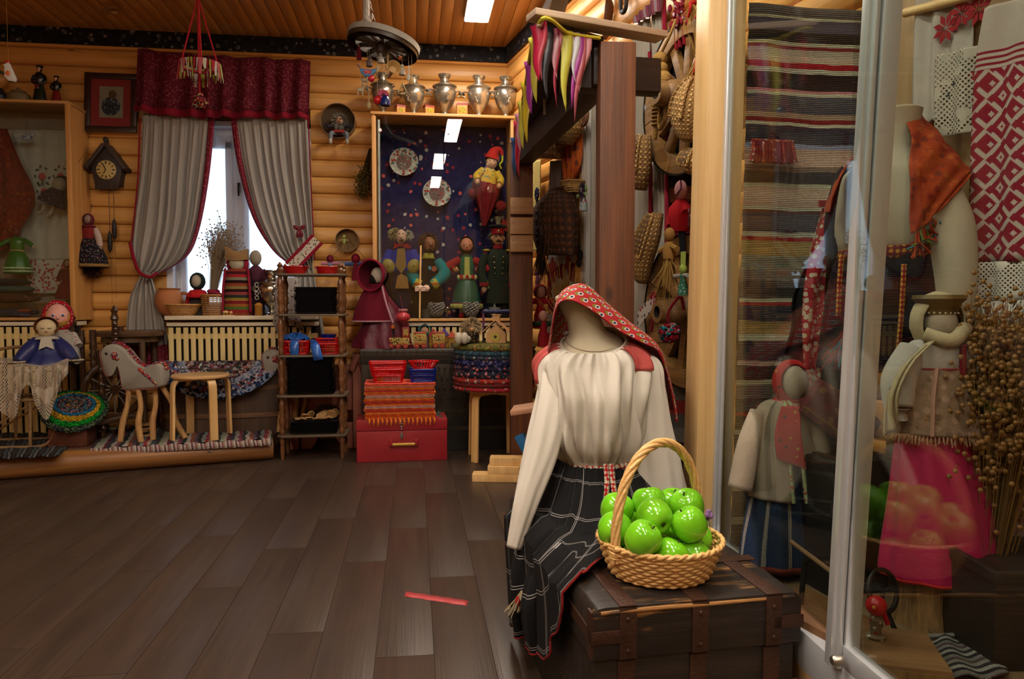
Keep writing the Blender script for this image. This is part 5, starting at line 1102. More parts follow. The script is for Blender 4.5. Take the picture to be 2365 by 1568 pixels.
def soldier():
    t = thing('puppet', 'soldier puppet in dark green uniform and red banded cap', 'puppet', onR(1150, .13)); mu = F('#24281e'); mg = P('#b5a478', .2, metal=.9)
    G().lathe([(.1, .12), (.09, .3), (.085, .4), (.1, .5), (.06, .56), (.03, .58)], 24, sy=.6).obj('tunic', mu, t)
    for s in (-1, 1):
        G().tube([(s*.045, 0, .2), (s*.05, 0, .0)], .04, 10).obj('trouser_leg', F('#15161a'), t); am = G().tube([(s*.1, 0, .52), (s*.14, -.02, .4), (s*.12, -.05, .26)], .036, 10, n=9).obj('sleeve', mu, t); G().lathe([(.04, 0), (.04, .03)], 14, (s*.12, -.045, .26)).obj('cuff', F('#8a1c20'), am); G().ell((s*.12, -.055, .235), (.022, .022, .03)).obj('hand', F('#b58a6a'), am)
        G().ell((s*.095, -.01, .555), (.035, .03, .014)).obj('epaulette', P('#a5842a', .4, metal=.5), t)
        for k in range(4): G().ell((s*.04*(1-.08*k), -.068+.003*k, .5-.045*k), .0075, 8, 6).obj('button', mg, t)
    G().lathe([(.04, .57), (.042, .6)], 16).obj('collar', F('#8a1c20'), t); hd = G().ell((0, -.01, .655), (.048, .045, .058)).obj('head', P('#c08a68', .5), t); G().ell((0, -.058, .65), (.011, .016, .014), 8, 6).obj('nose', P('#c08a68', .5), hd); G().ell((0, -.054, .63), (.024, .008, .008), 8, 6).obj('moustache', F('#1a120c'), hd)
    for s in (-1, 1): G().ell((s*.016, -.05, .667), (.006, .004, .005), 8, 6).obj('eye', P('#151515', .3), hd); G().ell((s*.048, -.005, .655), (.01, .014, .02), 8, 6).obj('ear', P('#c08a68', .5), hd)
    c = G().lathe([(.053, .685), (.055, .735)], 24).obj('cap_band', F('#9a1620'), t); G().lathe([(.054, .735), (.078, .75), (.074, .765), (.001, .77)], 24).obj('cap_crown', F('#12140f'), t); G().ell((0, -.055, .687), (.045, .03, .006)).obj('peak', P('#0c0c0c', .2), t); G().ell((0, -.056, .712), (.009, .004, .012), 8, 6).obj('cockade', mg, t)
soldier()
# jester on red cone
t = thing('puppet', 'jester puppet in yellow shirt atop a dark red cone', 'puppet', inR(1110, 520, .17), rot=(0, R(10), 0)); mrc = F('#6a0c12', sheen=.4)
rows = [[(Vector((r_*(1+.12*math.sin(9*a))*math.cos(a)+ox, r_*.6*(1+.12*math.sin(9*a))*math.sin(a), z))) for a in [2*PI*i/60 for i in range(60)]] for r_, ox, z in ((.015, .03, 0), (.05, .02, .12), (.1, .0, .27), (.115, -.005, .33), (.09, -.02, .35))]
G().grid(rows, close=True).obj('cone', mrc, t, ang=70); my = dots('#b5902a', ['#a8541c', '#3a6a6a', '#b5902a'], 50, .35)
G().lathe([(.075, .33), (.065, .4), (.05, .46), (.025, .48)], 20, sy=.6).obj('shirt', my, t); hd = G().ell((0, -.01, .52), (.048, .045, .05)).obj('head', P('#b57f5c', .6), t)
for s in (-1, 1): G().tube([(s*.055, 0, .45), (s*.1, -.02, .39), (s*.09, -.05, .35)], .032, 10, n=8).obj('sleeve', my, t); G().ell((s*.09, -.06, .335), (.02, .02, .025)).obj('hand', P('#b57f5c', .6), t); G().ell((s*.018, -.05, .53), (.006, .004, .005), 8, 6).obj('eye', P('#111', .3), hd)
shell((0, 0, .535), (.06, .055, .05), 70, -30).obj('hair', F('#1d4a66'), t); G().tube([(0, 0, .55), (.01, 0, .61), (.05, 0, .635), (.08, 0, .6)], [.062, .045, .028, .012], 14, n=14).obj('cap', F('#a8201c'), t); G().tube([(.08, 0, .6), (.085, -.01, .55), (.07, -.01, .52), (.09, 0, .49)], .008, 6, n=12).obj('cap_tassel', F('#a8a02a'), t)
for s in (-1, 1): G().tube([(s*.08, 0, .4), (s*.15, 0, .62)], .001, 4).obj('string', F('#3a3a4a'), t)
for s in (-1, 1): G().ell((.12*s+.02, .02, .22-.03*s), (.05, .03, .045)).obj('red_frill', mrc, t)
t = thing('straw_broom', 'small straw broom with red ribbon below the jester', 'broom', inR(1150, 520, .26)); g, _ = bunch((0, 0, 0), (-.05, -.02, -.12), 90, 9, .06, .0022); g.obj('straw', F('#8f7f62'), t); G().lathe([(.015, .0), (.022, .04), (.035, .07)], 14, rip=(7, .2)).obj('top_tuft', F('#8f7f62'), t); G().prism([(.02, .02), (.09, .06), (.085, -.06), (.03, -.03)], -.01, .01).obj('ribbon', F('#8a1820'), t)
# bottom of the cabinet: cones, star
def cone(label, px, off=.06, H=.12):
    t = thing('pine_cone', label, 'pine cone', onR(px, off)); rr = random.Random(px); G().lathe([(.02, 0), (.05, .02), (.045, .07), (.02, H*.95)], 14).obj('core', P('#3a3836', .8), t); g = G()
    for k in range(90):
        z = H*(k/90); a = k*2.4; r = .062*math.sin(PI*min(1, .25+.75*(1-k/90)))**.6; g.ell((r*math.cos(a), r*math.sin(a), z+.006), (.014, .014, .006), 7, 5, rotm(0, -20, math.degrees(a)))
    g.obj('scales', P('#8a8884', .5, .4, 60), t)
cone('frosted pine cone between the staff and the green girl', 1008); cone('frosted pine cone below the green dress puppet', 1088, .05, .125)
t = thing('silver_star', 'silver star ornament at the foot of the soldier puppet', 'ornament', onR(1142, .08)); g = G(); g.prism([((.055 if k % 2 == 0 else .022)*math.sin(k*PI/5), .07+(.055 if k % 2 == 0 else .022)*math.cos(k*PI/5)) for k in range(10)], -.01, .01); g.obj('star', P('#8f8c88', .35, .3, 60, .6), t); G().lathe([(.03, 0), (.012, .02), (.01, .04)], 12).obj('foot', P('#8f8c88', .35), t)
t = thing('metal_cup', 'small shiny metal goblet at the cabinet lock', 'goblet', onR(1033, .045)); G().lathe([(.022, 0), (.006, .01), (.006, .04), (.03, .06), (.034, .085), (.03, .085)], 20).obj('bowl', P('#b0b0b4', .15, metal=1), t); G().torus((0, 0, .085), .033, .002, 20, 5).obj('rim', P('#b0b0b4', .15, metal=1), t)
t = thing('grey_pot', 'dark grey block standing beside the frosted cones', 'pot', onR(985, .07)); G().lathe([(.04, 0), (.045, .07), (.04, .07), (.036, .01)], 18).obj('body', P('#2a3032', .7), t); G().torus((0, 0, .07), .043, .004, 20, 6).obj('rim', P('#2a3032', .7), t)
# ---- black chest below, red suitcase etc.
m_blk = P('#1a1714', .35, .3, 30, coat=.2); bc = floorp(1000, 1040); BY = 5.72
x0, x1 = PY(834, 850, BY).x, PY(1190, 850, BY).x; BZ = .8
t = thing('banded_chest', 'black chest with tin lattice bands below the puppet cabinet', 'chest', ((x0+x1)/2, BY, 0)); hw_ = (x1-x0)/2
G().bb(-hw_, hw_, 0, .25, 0, BZ-.05).obj('body', m_blk, t, bev=.006); G().bb(-hw_-.01, hw_+.01, -.01, .26, BZ-.12, BZ).obj('lid', m_blk, t, bev=.012)
mtin = P('#3b352c', .35, .3, 40, .5)
for k in range(30): G().bb(-hw_+.02+k*.05, -hw_+.026+k*.05, -.014, -.009, BZ-.115, BZ-.01).obj('lid_band', mtin, t)
for z in (BZ-.09, BZ-.055, BZ-.03): G().bb(-hw_, hw_, -.014, -.009, z, z+.006).obj('lid_band', mtin, t)
for k in range(34):
    x = -hw_+.03+k*.045
    for s in (-1, 1):
        if -hw_ < x+s*.12 < hw_: G().box((x+s*.06, -.003, .45), (.008, .005, .43), rotm(0, s*16, 0)).obj('lattice_strip', mtin, t)
G().bb(-hw_, hw_, -.006, .0, .16, .19).bb(-hw_, hw_, -.006, 0, .3, .33).obj('iron_band', mtin, t)
def onB(px, Y): p = PY(px, 800, Y); p.z = BZ; return p
# burgundy lady
t = thing('bonnet_doll', 'large doll in burgundy velvet cape and bonnet on the chest', 'doll', onB(885, 5.84)); mv = F('#5c0c1e'); mst = P('#521222', .4, .35, 25, bump=.5, bsc=20, spec=.3)
rows = [[Vector((r_*(1+.08*math.sin(8*a+z*9))*math.cos(a)+ox, r_*.6*(1+.08*math.sin(8*a+z*9))*math.sin(a), z)) for a in [2*PI*i/56 for i in range(56)]] for r_, ox, z in ((.23, .0, 0), (.21, -.01, .06), (.17, .02, .18), (.13, .0, .3), (.08, -.03, .4), (.05, -.04, .44))]
G().grid(rows, close=True).obj('satin_skirt', mst, t, ang=70)
rows = [[Vector((r_*(1+.05*math.sin(6*a))*math.cos(a)+ox, r_*.62*(1+.05*math.sin(6*a))*math.sin(a)-.03, z)) for a in [2*PI*i/48 for i in range(48)]] for r_, ox, z in ((.155, -.075, .21), (.14, -.07, .3), (.1, -.06, .42), (.055, -.05, .5))]
cp = G().grid(rows, close=True).obj('cape', mv, t, ang=70); G().tube([rows[0][i] for i in range(48)], .006, 6, closed=True).obj('lace_trim', F('#a8808a'), cp); G().tube([(.0, -.1, .48), (.03, -.12, .35), (.08, -.13, .2)], .008, 6, n=12).obj('lace_edge', F('#a8808a'), cp)
hd = G().ell((-.035, -.05, .565), (.052, .048, .062)).obj('head', F('#b5a898'), t); G().ell((-.07, -.07, .535), (.03, .02, .035)).obj('curl', F('#17120e'), t)
rows = [[Vector((-.05, -.02, .575))+rotm(8, 18, -20)@Vector((r_*math.cos(a), y, r_*1.15*math.sin(a))) for a in [2*PI*i/40 for i in range(40)]] for r_, y in ((.105*1.0, -.1), (.1, -.06), (.085, -.02), (.075, .03), (.05, .065), (.005, .075))]
G().grid(rows, close=True).obj('bonnet', mv, t, ang=70, solid=.006); G().tube([p_*1.0 for p_ in rows[0]], .009, 6, closed=True).obj('bonnet_brim', F('#7a1030'), t)
t = thing('satin_purse', 'small coral pink satin pouch beside the burgundy doll', 'pouch', PY(931, 742, 5.7)); G().lathe([(.03, 0), (.055, .02), (.052, .05), (.025, .07), (.035, .09), (.03, .095)], 22, rip=(8, .06)).obj('pouch', P('#a8333a', .4, sheen=.4), t, ang=70); g = G()
for k in range(10): g.ell((.026*math.cos(k*.63), .026*math.sin(k*.63), .085), .011, 7, 5)
g.obj('lace_frill', F('#9a7a78'), t); G().tube([(0, 0, .09), (-.02, .03, .2)], .002, 5).obj('cord', F('#7a2a34'), t)
# toy train
my_ = P('#8f6a22', .45, .2, 40); mwh = P('#8a1c18', .45); pic = dots('#a38a4a', ['#8a2a1c', '#2a4a2a', '#1c1c20', '#b09a5a'], 55, .4)
def wheels(t, xs, r=.02):
    for x in xs:
        for y in (-.04, .04): w__ = G().lathe([(.001, -.006), (r, -.006), (r, .006), (.001, .006)], 18, (x, y, r), rot=rotm(90, 0, 0)).obj('wheel', mwh, t); G().ell((x, y*1.2, r), (.007, .004, .007), 8, 6).obj('hub', my_, w__)
p = onB(920, 5.75); t = thing('toy_locomotive', 'painted yellow toy steam engine at the train front', 'toy train', p); G().bb(-.085, .085, -.03, .03, .025, .085).obj('boiler', pic, t, bev=.006); G().bb(.03, .085, -.03, .03, .085, .165).obj('cab', P('#8a2a1c', .45), t, bev=.005); G().bb(.04, .075, -.032, -.028, .1, .15).obj('cab_window', pic, t); G().lathe([(.013, .085), (.013, .15), (.016, .155), (.016, .19), (.012, .195)], 14, (-.04, 0, 0)).obj('funnel', P('#1c1a16', .5), t); G().lathe([(.0165, .155), (.0165, .185)], 14, (-.04, 0, 0), cap=False).obj('funnel_band', P('#b0541c', .5), t); wheels(t, (-.055, 0, .055))
for px, lab in ((970, 'toy train wagon coupled behind the engine'), (1013, 'last toy train wagon with painted people')):
    t = thing('toy_wagon', lab, 'toy train', onB(px, 5.75)); G().bb(-.047, .047, -.03, .03, .028, .06).obj('chassis', my_, t, bev=.004); G().bb(-.05, .05, -.032, .032, .06, .115).obj('carriage', pic, t, bev=.006); G().prism([(-.05, .115), (.05, .115), (.042, .128), (-.042, .128)], -.033, .033).obj('roof', P('#9a3a2a', .45), t, bev=.004); wheels(t, (-.025, .028)); G().bb(-.075, -.045, -.005, .005, .03, .036).obj('coupling', my_, t)
# wee houses, gnomes behind the train
t = thing('gnome_doll', 'little gnome in teal knit hood behind the train', 'doll', onB(981, 5.9)); G().lathe([(.04, 0), (.045, .05), (.03, .1)], 16).obj('body', F('#7a5a5a'), t); G().ell((0, -.01, .125), .035).obj('head', F('#8a6a54'), t); shell((0, 0, .13), (.05, .048, .05), 50, -20).obj('hood', F('#1c5f66', bump=.8), t, solid=.004); puff((0, 0, .175), .025, 80, 3, 1, .0015).obj('tuft', F('#6a5a44'), t)
for px, c, h, lab in ((1001, '#8a1c1c', .15, 'toy house with red pointed roof behind the train'), (1026, '#4a3a80', .155, 'toy house with purple pointed roof'), (1044, '#b54a2a', .13, 'toy house with orange roof beside the fur gnome')):
    t = thing('toy_house', lab, 'toy house', onB(px, 5.86)); G().bb(-.032, .032, -.025, .025, 0, h*.62).obj('walls', dots('#8f6a2a', ['#5a3a1c', '#a8823a', '#8a3a1c'], 45, .35), t); G().prism([(-.042, h*.6), (.042, h*.6), (.0, h)], -.03, .03).obj('roof', P(c, .5), t); G().bb(-.012, .012, -.028, -.024, .0, h*.28).obj('door', P('#3a2a18', .6), t); G().tube([(-.03, -.01, h*.6), (-.03, -.01, h*1.05)], .003, 6).obj('stake', P('#a8842a', .4), t)
# ottoman on bentwood stool
p = floorp(1135, 1062); st = stool('pale bentwood stool carrying the patchwork ottoman', Vector((p.x+.02, p.y+.08, 0)), .52, .2, R(45)); OC = Vector((p.x+.03, p.y+.08, .521))
t = thing('patchwork_ottoman', 'round ottoman of stacked floral fabric bands on a stool', 'ottoman', OC)
bands = [('#8a1c24', ['#a8847a', '#2a4a3a', '#b04a4a']), ('#5a1416', ['#7a3a2a', '#3a2a1c']), ('#8a2420', ['#2a4a5a', '#a8948a', '#b0482a']), ('#1c1c2c', ['#a8442a', '#a86a6a', '#3a5a5a', '#8a2a2c']), ('#17162e', ['#8a4a6a', '#3a5a7a', '#a85a4a']), ('#15143a', ['#4a4a7a', '#6a5a5a']), ('#1f2a38', ['#8a8a7a', '#5a3a4a']), ('#2a4450', ['#4a6a74', '#1c2a34']), ('#4a4a1c', ['#8a5a2a', '#6a6a2a', '#3a2a14'])]
zz = 0
for k, (b_, cs) in enumerate(bands):
    h = (.03, .03, .035, .05, .035, .045, .03, .035, .035)[k]; r = .3; G().lathe([(r-.006, zz), (r+.006, zz+h*.3), (r+.006, zz+h*.7), (r-.006, zz+h)], 56, rip=(19, .006), cap=False).obj('fabric_band', dots(b_, cs, 42, .42), t, ang=80); zz += h
G().lathe([(.296, zz), (.28, zz+.012), (.001, zz+.016)], 48).obj('top', dots('#4a4a1c', ['#8a5a2a', '#6a6a2a', '#3a2a14'], 42, .42), t); G().lathe([(.001, 0), (.296, 0)], 48, cap=False).obj('underside', F('#7a6a3a'), t)
OT = OC.z+zz+.016
def onO(px, dy): p_ = PY(px, 790, OC.y+dy); p_.z = OT; return p_
t = thing('gnome_doll', 'fur hatted gnome with white felt boots on the ottoman', 'doll', onO(1088, -.08)); G().lathe([(.06, 0), (.06, .05), (.035, .1)], 18).obj('body', dots('#1c140c', ['#a8842a', '#3a2a14'], 60, .3), t); puff((0, 0, .12), .085, 700, 3, 1, .0035, .8).obj('fur', F('#8f7a5c'), t); G().ell((0, 0, .11), (.05, .05, .055)).obj('head', F('#8f7a5c'), t); G().ell((.0, -.08, .1), (.014, .012, .012)).obj('nose', F('#b0805a'), t)
for dx, a in ((-.09, 20), (-.045, -5)): G().tube([(dx*.4, -.03, .03), (dx, -.11, .028)], .025, 12).ell((dx-.01, -.13, .04), (.026, .022, .042)).obj('boot', F('#b5ad9c'), t)
t = thing('wooden_birdhouse', 'plywood bird house with scalloped roof on the ottoman', 'birdhouse', onO(1147, -.08), R(-12)); mpl = P('#b58a58', .6, .1)
G().prism([(-.07, 0), (.07, 0), (.07, .07), (.0, .14), (-.07, .07)], -.04, .05).obj('walls', mpl, t); G().lathe([(.001, 0), (.035, 0), (.035, .004), (.001, .004)], 24, (-.005, -.041, .045), rot=rotm(90, 0, 0)).obj('door_disc', P('#a8923a', .5), t); G().box((-.005, -.047, .045), (.018, .004, .018), rotm(0, 45, 0)).obj('door_hole', P('#2a1c10'), t)
for s in (-1, 1):
    for k in range(7): G().box((s*.055, -.062+k*.0225, .118), (.135, .021, .006), rotm(0, s*42, 0)).obj('roof_slat', P('#b57f52', .6, .1), t)
G().bb(-.025, .025, -.02, .02, .155, .2).bb(-.035, .035, -.028, .028, .2, .206).obj('chimney', mpl, t)
t = thing('glitter_roll', 'navy glitter covered swing bar above the bird house', 'toy swing', onO(1118, .03)); mgl = dots('#12163a', ['#4a4a7a', '#20244a', '#7a7a9a'], 160, .3, rough=.4); G().tube([(-.005, 0, .225), (.25, 0, .225)], .017, 12).obj('bar', mgl, t)
for x in (-.005, .25): G().tube([(x, 0, .0), (x, 0, .235)], .008, 8).obj('post', dots('#4a2a4a', ['#8a3a5a', '#3a6a6a', '#a8843a'], 90, .4), t)
# red suitcase with folded mats
p0 = floorp(824, 1069); p1 = floorp(1033, 1062); wv = (p1-p0).length; c = (p0+p1)/2; rz = math.atan2(p1.y-p0.y, p1.x-p0.x); SH = .31
t = thing('red_suitcase', 'old red painted wooden suitcase with yellow handle on the floor', 'suitcase', c, rz); mrd = P('#8f1420', .42, .25, 9, coat=.2)
G().bb(-wv/2, wv/2, 0, .3, 0, SH-.085).obj('body', mrd, t, bev=.006); G().bb(-wv/2-.002, wv/2+.002, -.003, .303, SH-.083, SH).obj('lid', mrd, t, bev=.008)
hz = SH*.42; G().tube([(-.07, -.03, hz), (.09, -.03, hz)], .011, 10).obj('handle', P('#b58a24', .4), t)
for x in (-.08, .1): G().bb(x-.012, x+.012, -.035, 0, hz-.01, hz+.035).obj('handle_mount', mrd, t, bev=.003)
mst_ = P('#8f8f8f', .3, metal=.9)
for z in (SH*.95, SH*.86, SH*.76): G().torus((-.005, -.008, z), .011, .003, 14, 6, rotm(0, 90, 0) if z != SH*.86 else rotm(90, 0, 0)).obj('lock_chain', mst_, t)
G().bb(-.014, .006, -.012, 0, SH*.55, SH*.68).obj('hasp', mst_, t, bev=.002)
g = G()
for k in range(8): g.ell((wv/2-.05+.012*math.cos(k), .06+.04*k, SH+.0005), (.018, .02, .0012), 8, 4)
g.obj('painted_flowers', dots('#2a4a2a', ['#8a5a1c', '#2a3a7a', '#3a5a2a'], 60, .4), t)
STK = c+Vector((-.02, .17, SH)); cols = [['#c9541c', '#d0662a'], ['#b8431a', '#c95a24', '#a82a30'], ['#d0702c', '#c0501c'], ['#b02a34', '#c95a24'], ['#b5847a', '#c08a80', '#c95a24'], ['#cc6420', '#b84a18'], ['#a82a3a', '#c4541c'], ['#d0682a', '#b8805a', '#c85a20'], ['#b5807a', '#c98a7a'], ['#c4501c', '#d06a28'], ['#a82c38', '#c85c22'], ['#c85a20', '#b87a6a'], ['#cc5a3a', '#c44a3a']]
z = 0; cols = [['#%02x%02x%02x' % tuple(min(255, int(int(c_[i:i+2], 16)*1.22)) for i in (1, 3, 5)) for c_ in q] for q in cols]
for k, cs in enumerate(cols):
    h = .02; w_ = .25+.006*math.sin(k*2.3); t = thing('folded_mat', 'folded orange rag mat, '+nth(k, 13)+', in the pile on the red suitcase', 'mat', STK+Vector((.004*math.sin(k*1.7), 0, z)), rz, 'folded orange mats on the suitcase')
    for q in range(2):
        rows = []
        zc, hh_ = h*(.27+.5*q), h*.24
        for i in range(25):
            x = -w_+2*w_*i/24; rows.append([Vector((x, (-.17-.012 if a_ in (2, 3) else -.16 if a_ in (1, 4) else .14), zc+hh_*[-1, -1, -.5, .5, 1, 1][a_]+.0012*math.sin(i*1.9+k+q))) for a_ in range(6)])
        G().grid(rows, close=True).obj('layer', stripes([cs[q % len(cs)], cs[(q+1) % len(cs)]], .5, 2, 'Object', jit=.004, rib=120), t, ang=60)
    if k == 0:
        for i in range(16): x = -w_+.03+i*.031; G().tube([(x, -.175, .01), (x+.004, -.2, -.012), (x, -.2, -.035-.006*(i % 3))], [.005, .008, .002], 6, n=7).obj('fringe', F('#c9661c'), t)
    z += h
STZ = STK+Vector((0, 0, z))
def onS(px, dy): q = PY(px, 850, STZ.y+dy); q.z = STZ.z; return q
crate('plastic_basket', 'red plastic basket of chalk pieces on the orange mats', onS(897, -.06), .118, .085, .105, m_rp, rz=rz)
crate('plastic_basket', 'red plastic basket pushed into the chalk basket', onS(897, -.05)+Vector((-.005, .01, .05)), .135, .095, .1, m_rp, rz=rz+.03)
for k in range(10):
    o = G().lathe([(.001, 0), (.012, 0), (.013, .045), (.001, .045)], 12).obj('chalk_jar', P('#b5902a' if k < 3 else '#a8a49c', .4)); o.location = onS(897, -.1)+Vector((-.085+k*.019, -.0, .008)); tag(o, ('yellow' if k < 3 else 'white')+' bottle standing in the red basket on the mats', 'bottle', ('yellow' if k < 3 else 'white')+' bottles in the red basket')
crate('plastic_basket', 'blue plastic basket on the orange mats', onS(976, -.06), .098, .075, .1, m_bp, rz=rz)
t = thing('plastic_basket', 'oval red slotted basket lying on the blue basket', 'basket', onS(978, -.06)+Vector((0, 0, .098)), rz); 
for f, r in ((0, .075), (1, .11)): G().torus((0, 0, .003+f*.05), r, .005, 36, 6, sy=.72).obj('rim' if f else 'base', m_rp, t)
for k in range(26): a = 2*PI*k/26; G().tube([(.075*math.cos(a), .075*.72*math.sin(a), .004), (.108*math.cos(a), .108*.72*math.sin(a), .052)], .0045, 5).obj('slat', m_rp, t)
# ================================================================== HANGING FROM THE CEILING
# wheel chandelier with toys
HB = 4.55; hub = PD(885, 105, HB)
t = chand = thing('wheel_chandelier', 'dark wooden wheel hung from ceiling with carved toys below', 'chandelier', hub, rot=(R(-4), R(13), 0)); mw = wood('#1d130c', '#3d2a1b', .45, 'x', 2); Rw = .215
G().lathe([(Rw, -.025), (Rw, .035), (Rw-.05, .035), (Rw-.05, -.025)], 48, cap=False).obj('rim', mw, t, bev=.003); G().lathe([(Rw+.001, .0), (Rw+.006, .0), (Rw+.006, .034), (Rw+.001, .034)], 48, cap=False).obj('pale_band', P('#8a847a', .6), t)
for k in range(12): a = R(30*k); G().box((.095*math.cos(a), .095*math.sin(a), 0), (.15, .022, .022), rotm(0, 0, 30*k)).obj('spoke', mw, t, bev=.003)
G().lathe([(.035, -.05), (.045, -.02), (.045, .03), (.03, .05)], 20).obj('hub', mw, t)
top = hub.copy(); top.z = CEIL
t = chand; CI = Matrix.LocRotScale(hub, Euler((R(-4), R(13), 0)), None).inverted()
a_ = PD(848, 0, HB); G().tube([Vector((a_.x, a_.y, CEIL)), PD(846, 20, HB), PD(850, 50, HB), hub+Vector((0, 0, .03))], [.016, .022, .02, .014], 10, n=20).xf(CI).obj('cord', F('#a8a096', bump=.8, bsc=60), t, ang=30)
g = G(); rr = random.Random(3)
for k in range(26):
    q = PD(848+rr.uniform(-6, 12), rr.uniform(0, 72), HB); g.tube([q, q+Vector((rr.uniform(-.04, .03), rr.uniform(-.02, .02), -rr.uniform(.02, .05)))], [.006, .001], 4)
g.xf(CI).obj('frayed_strips', F('#a8a096'), t)
def hang(name, label, px, py, ptop, d=HB, cat='toy'):
    p = PD(px, py, d); t = thing(name, label, cat, p); z = PD(px, ptop, d).z-p.z; G().tube([(0, 0, 0), (0, 0, z)], .0012, 5).obj('thread', F('#a89a80'), t); return t
mw2 = P('#a8854e', .55, .15)
t = hang('hanging_bird', 'blue painted wooden bird hanging from the wheel', 849, 166, 110, cat='toy bird'); s_ = S(HB)
G().prism([(-.05, .025), (-.03, .015), (.03, .015), (.06, .025), (.05, 0), (.02, -.028), (-.02, -.028), (-.042, -.005)], -.008, .008).obj('body', P('#1f6090', .45), t, bev=.003); G().prism([(-.05, .025), (-.065, .04), (-.055, .045), (-.04, .02)], -.008, .008).obj('head', P('#6a3418', .5), t); G().prism([(.05, .02), (.06, .05), (.09, .03), (.06, .0)], -.007, .007).obj('tail', mw2, t); G().ell((.0, -.009, -.002), (.025, .002, .013)).obj('wing_mark', dots('#a8404a', ['#c0a8a8'], 90, .3), t)
t = hang('hanging_horn', 'small wooden horn hanging from the wheel', 898, 178, 120); G().lathe([(.008, 0), (.012, .06), (.025, .1), (.042, .13), (.04, .13), (.02, .095)], 18, rot=rotm(70, 55, 0)).obj('horn', mw2, t); G().torus((.09, -.06, .03), .0, .001, 6, 4).obj('mouth_ring', mw2, t)
t = hang('hanging_bell', 'dark blue little bell hanging below the wheel', 890, 238, 140); G().lathe([(.001, 0), (.032, -.015), (.03, .02), (.016, .04), (.006, .05)], 18).obj('bell', P('#10205a', .3), t); G().torus((0, 0, .05), .006, .002, 10, 5, rotm(90, 0, 0)).obj('loop', P('#10205a', .3), t)
for px, py, r, c, lab in ((872, 232, .026, '#a8141c', 'red ball hanging lowest below the wheel'), (858, 182, .02, '#b01c30', 'crimson ball hanging beside the blue bird')):
    t = hang('hanging_ball', lab, px, py, 130); G().ell((0, 0, 0), r).obj('ball', P(c, .25), t); G().lathe([(.006, r*.9), (.006, r*1.3)], 10).obj('cap', P('#8a2020', .4), t)
t = hang('cloth_flower', 'pink rag flower hanging beside the red ball', 885, 218, 140); g = G()
for k in range(9): g.ell((.02*math.cos(k*.8), .01*math.sin(k*1.3), .018*math.sin(k*.8)), (.014, .008, .014), 8, 6)
g.obj('petals', F('#a84a64'), t); G().ell((0, -.01, 0), .008, 8, 6).obj('center', F('#7a2a3a'), t)
def carved(label, px, py, ptop, kind, c='#a38a62'):
    t = hang('carved_toy', label, px, py, ptop); m_ = P(c, .6, .2, 60)
    if kind == 'horse': G().ell((0, 0, 0), (.022, .009, .013)).tube([(.015, 0, .005), (.024, 0, .028), (.034, 0, .026)], [.008, .007, .005], 7).obj('body', m_, t); [G().tube([(x, y, -.005), (x, y, -.035)], .004, 6).obj('leg', m_, t) for x in (-.014, .014) for y in (-.005, .005)]
    elif kind == 'spoon': G().ell((0, 0, -.03), (.014, .006, .022)).obj('bowl', m_, t); G().tube([(0, 0, -.012), (0, 0, .04)], .0045, 6).obj('handle', m_, t)
    elif kind == 'doll': G().lathe([(.02, -.04), (.016, -.01), (.007, .005)], 12).obj('skirt', m_, t); G().ell((0, 0, .014), .011, 10, 8).obj('head', m_, t); G().tube([(-.022, 0, -.01), (0, 0, .0), (.022, 0, -.01)], .004, 6).obj('arms', m_, t)
    elif kind == 'frame': G().tube([(0, 0, .03), (-.03, 0, -.03), (.03, 0, -.03), (0, 0, .03)], .005, 6).obj('triangle', m_, t); G().ell((0, 0, -.03), (.02, .006, .008)).obj('tassel', m_, t)
for a in (('pale carved horse hanging at the left wheel side', 832, 208, 120, 'horse', '#9a8a70'), ('white cloth horse hanging high on the wheel', 880, 130, 100, 'doll', '#a8a298'), ('carved wooden spoon hanging at the wheel center', 895, 143, 105, 'spoon', '#a8884e'), ('white rag star hanging on the wheel right', 929, 158, 115, 'doll', '#b0a894'), ('wooden triangle charm hanging low on the right', 930, 205, 160, 'frame', '#a08a5a'), ('pale wooden spoon hanging rightmost on the wheel', 951, 175, 125, 'spoon', '#b08f52'), ('grey rag figure hanging above the blue bird', 853, 138, 105, 'doll', '#5a4a44'), ('woody charm hanging left below the blue bird', 842, 185, 165, 'horse', '#8f8068'), ('straw tassel hanging low near the red ball', 852, 232, 170, 'spoon', '#8f7a4e'), ('small white birch charm near the right spoon', 944, 168, 130, 'spoon', '#b5b0a4')): carved(*a)
t = hang('ribbon_tassel', 'dark red tassel hanging from the wheel rim', 829, 118, 95); G().lathe([(.016, -.05), (.014, 0), (.006, .02)], 12, rip=(6, .1)).obj('tassel', F('#5a0c18'), t); G().ell((0, 0, .022), .007, 8, 6).obj('knot', F('#5a0c18'), t)
t = hang('orange_bead', 'orange wooden bead hanging under the wheel', 924, 134, 110); G().ell((0, 0, 0), .013, 12, 8).obj('bead', P('#b5581c', .4), t); G().ell((-.012, 0, .012), .01, 10, 8).obj('dark_bead', P('#2a3a3a', .4), t)
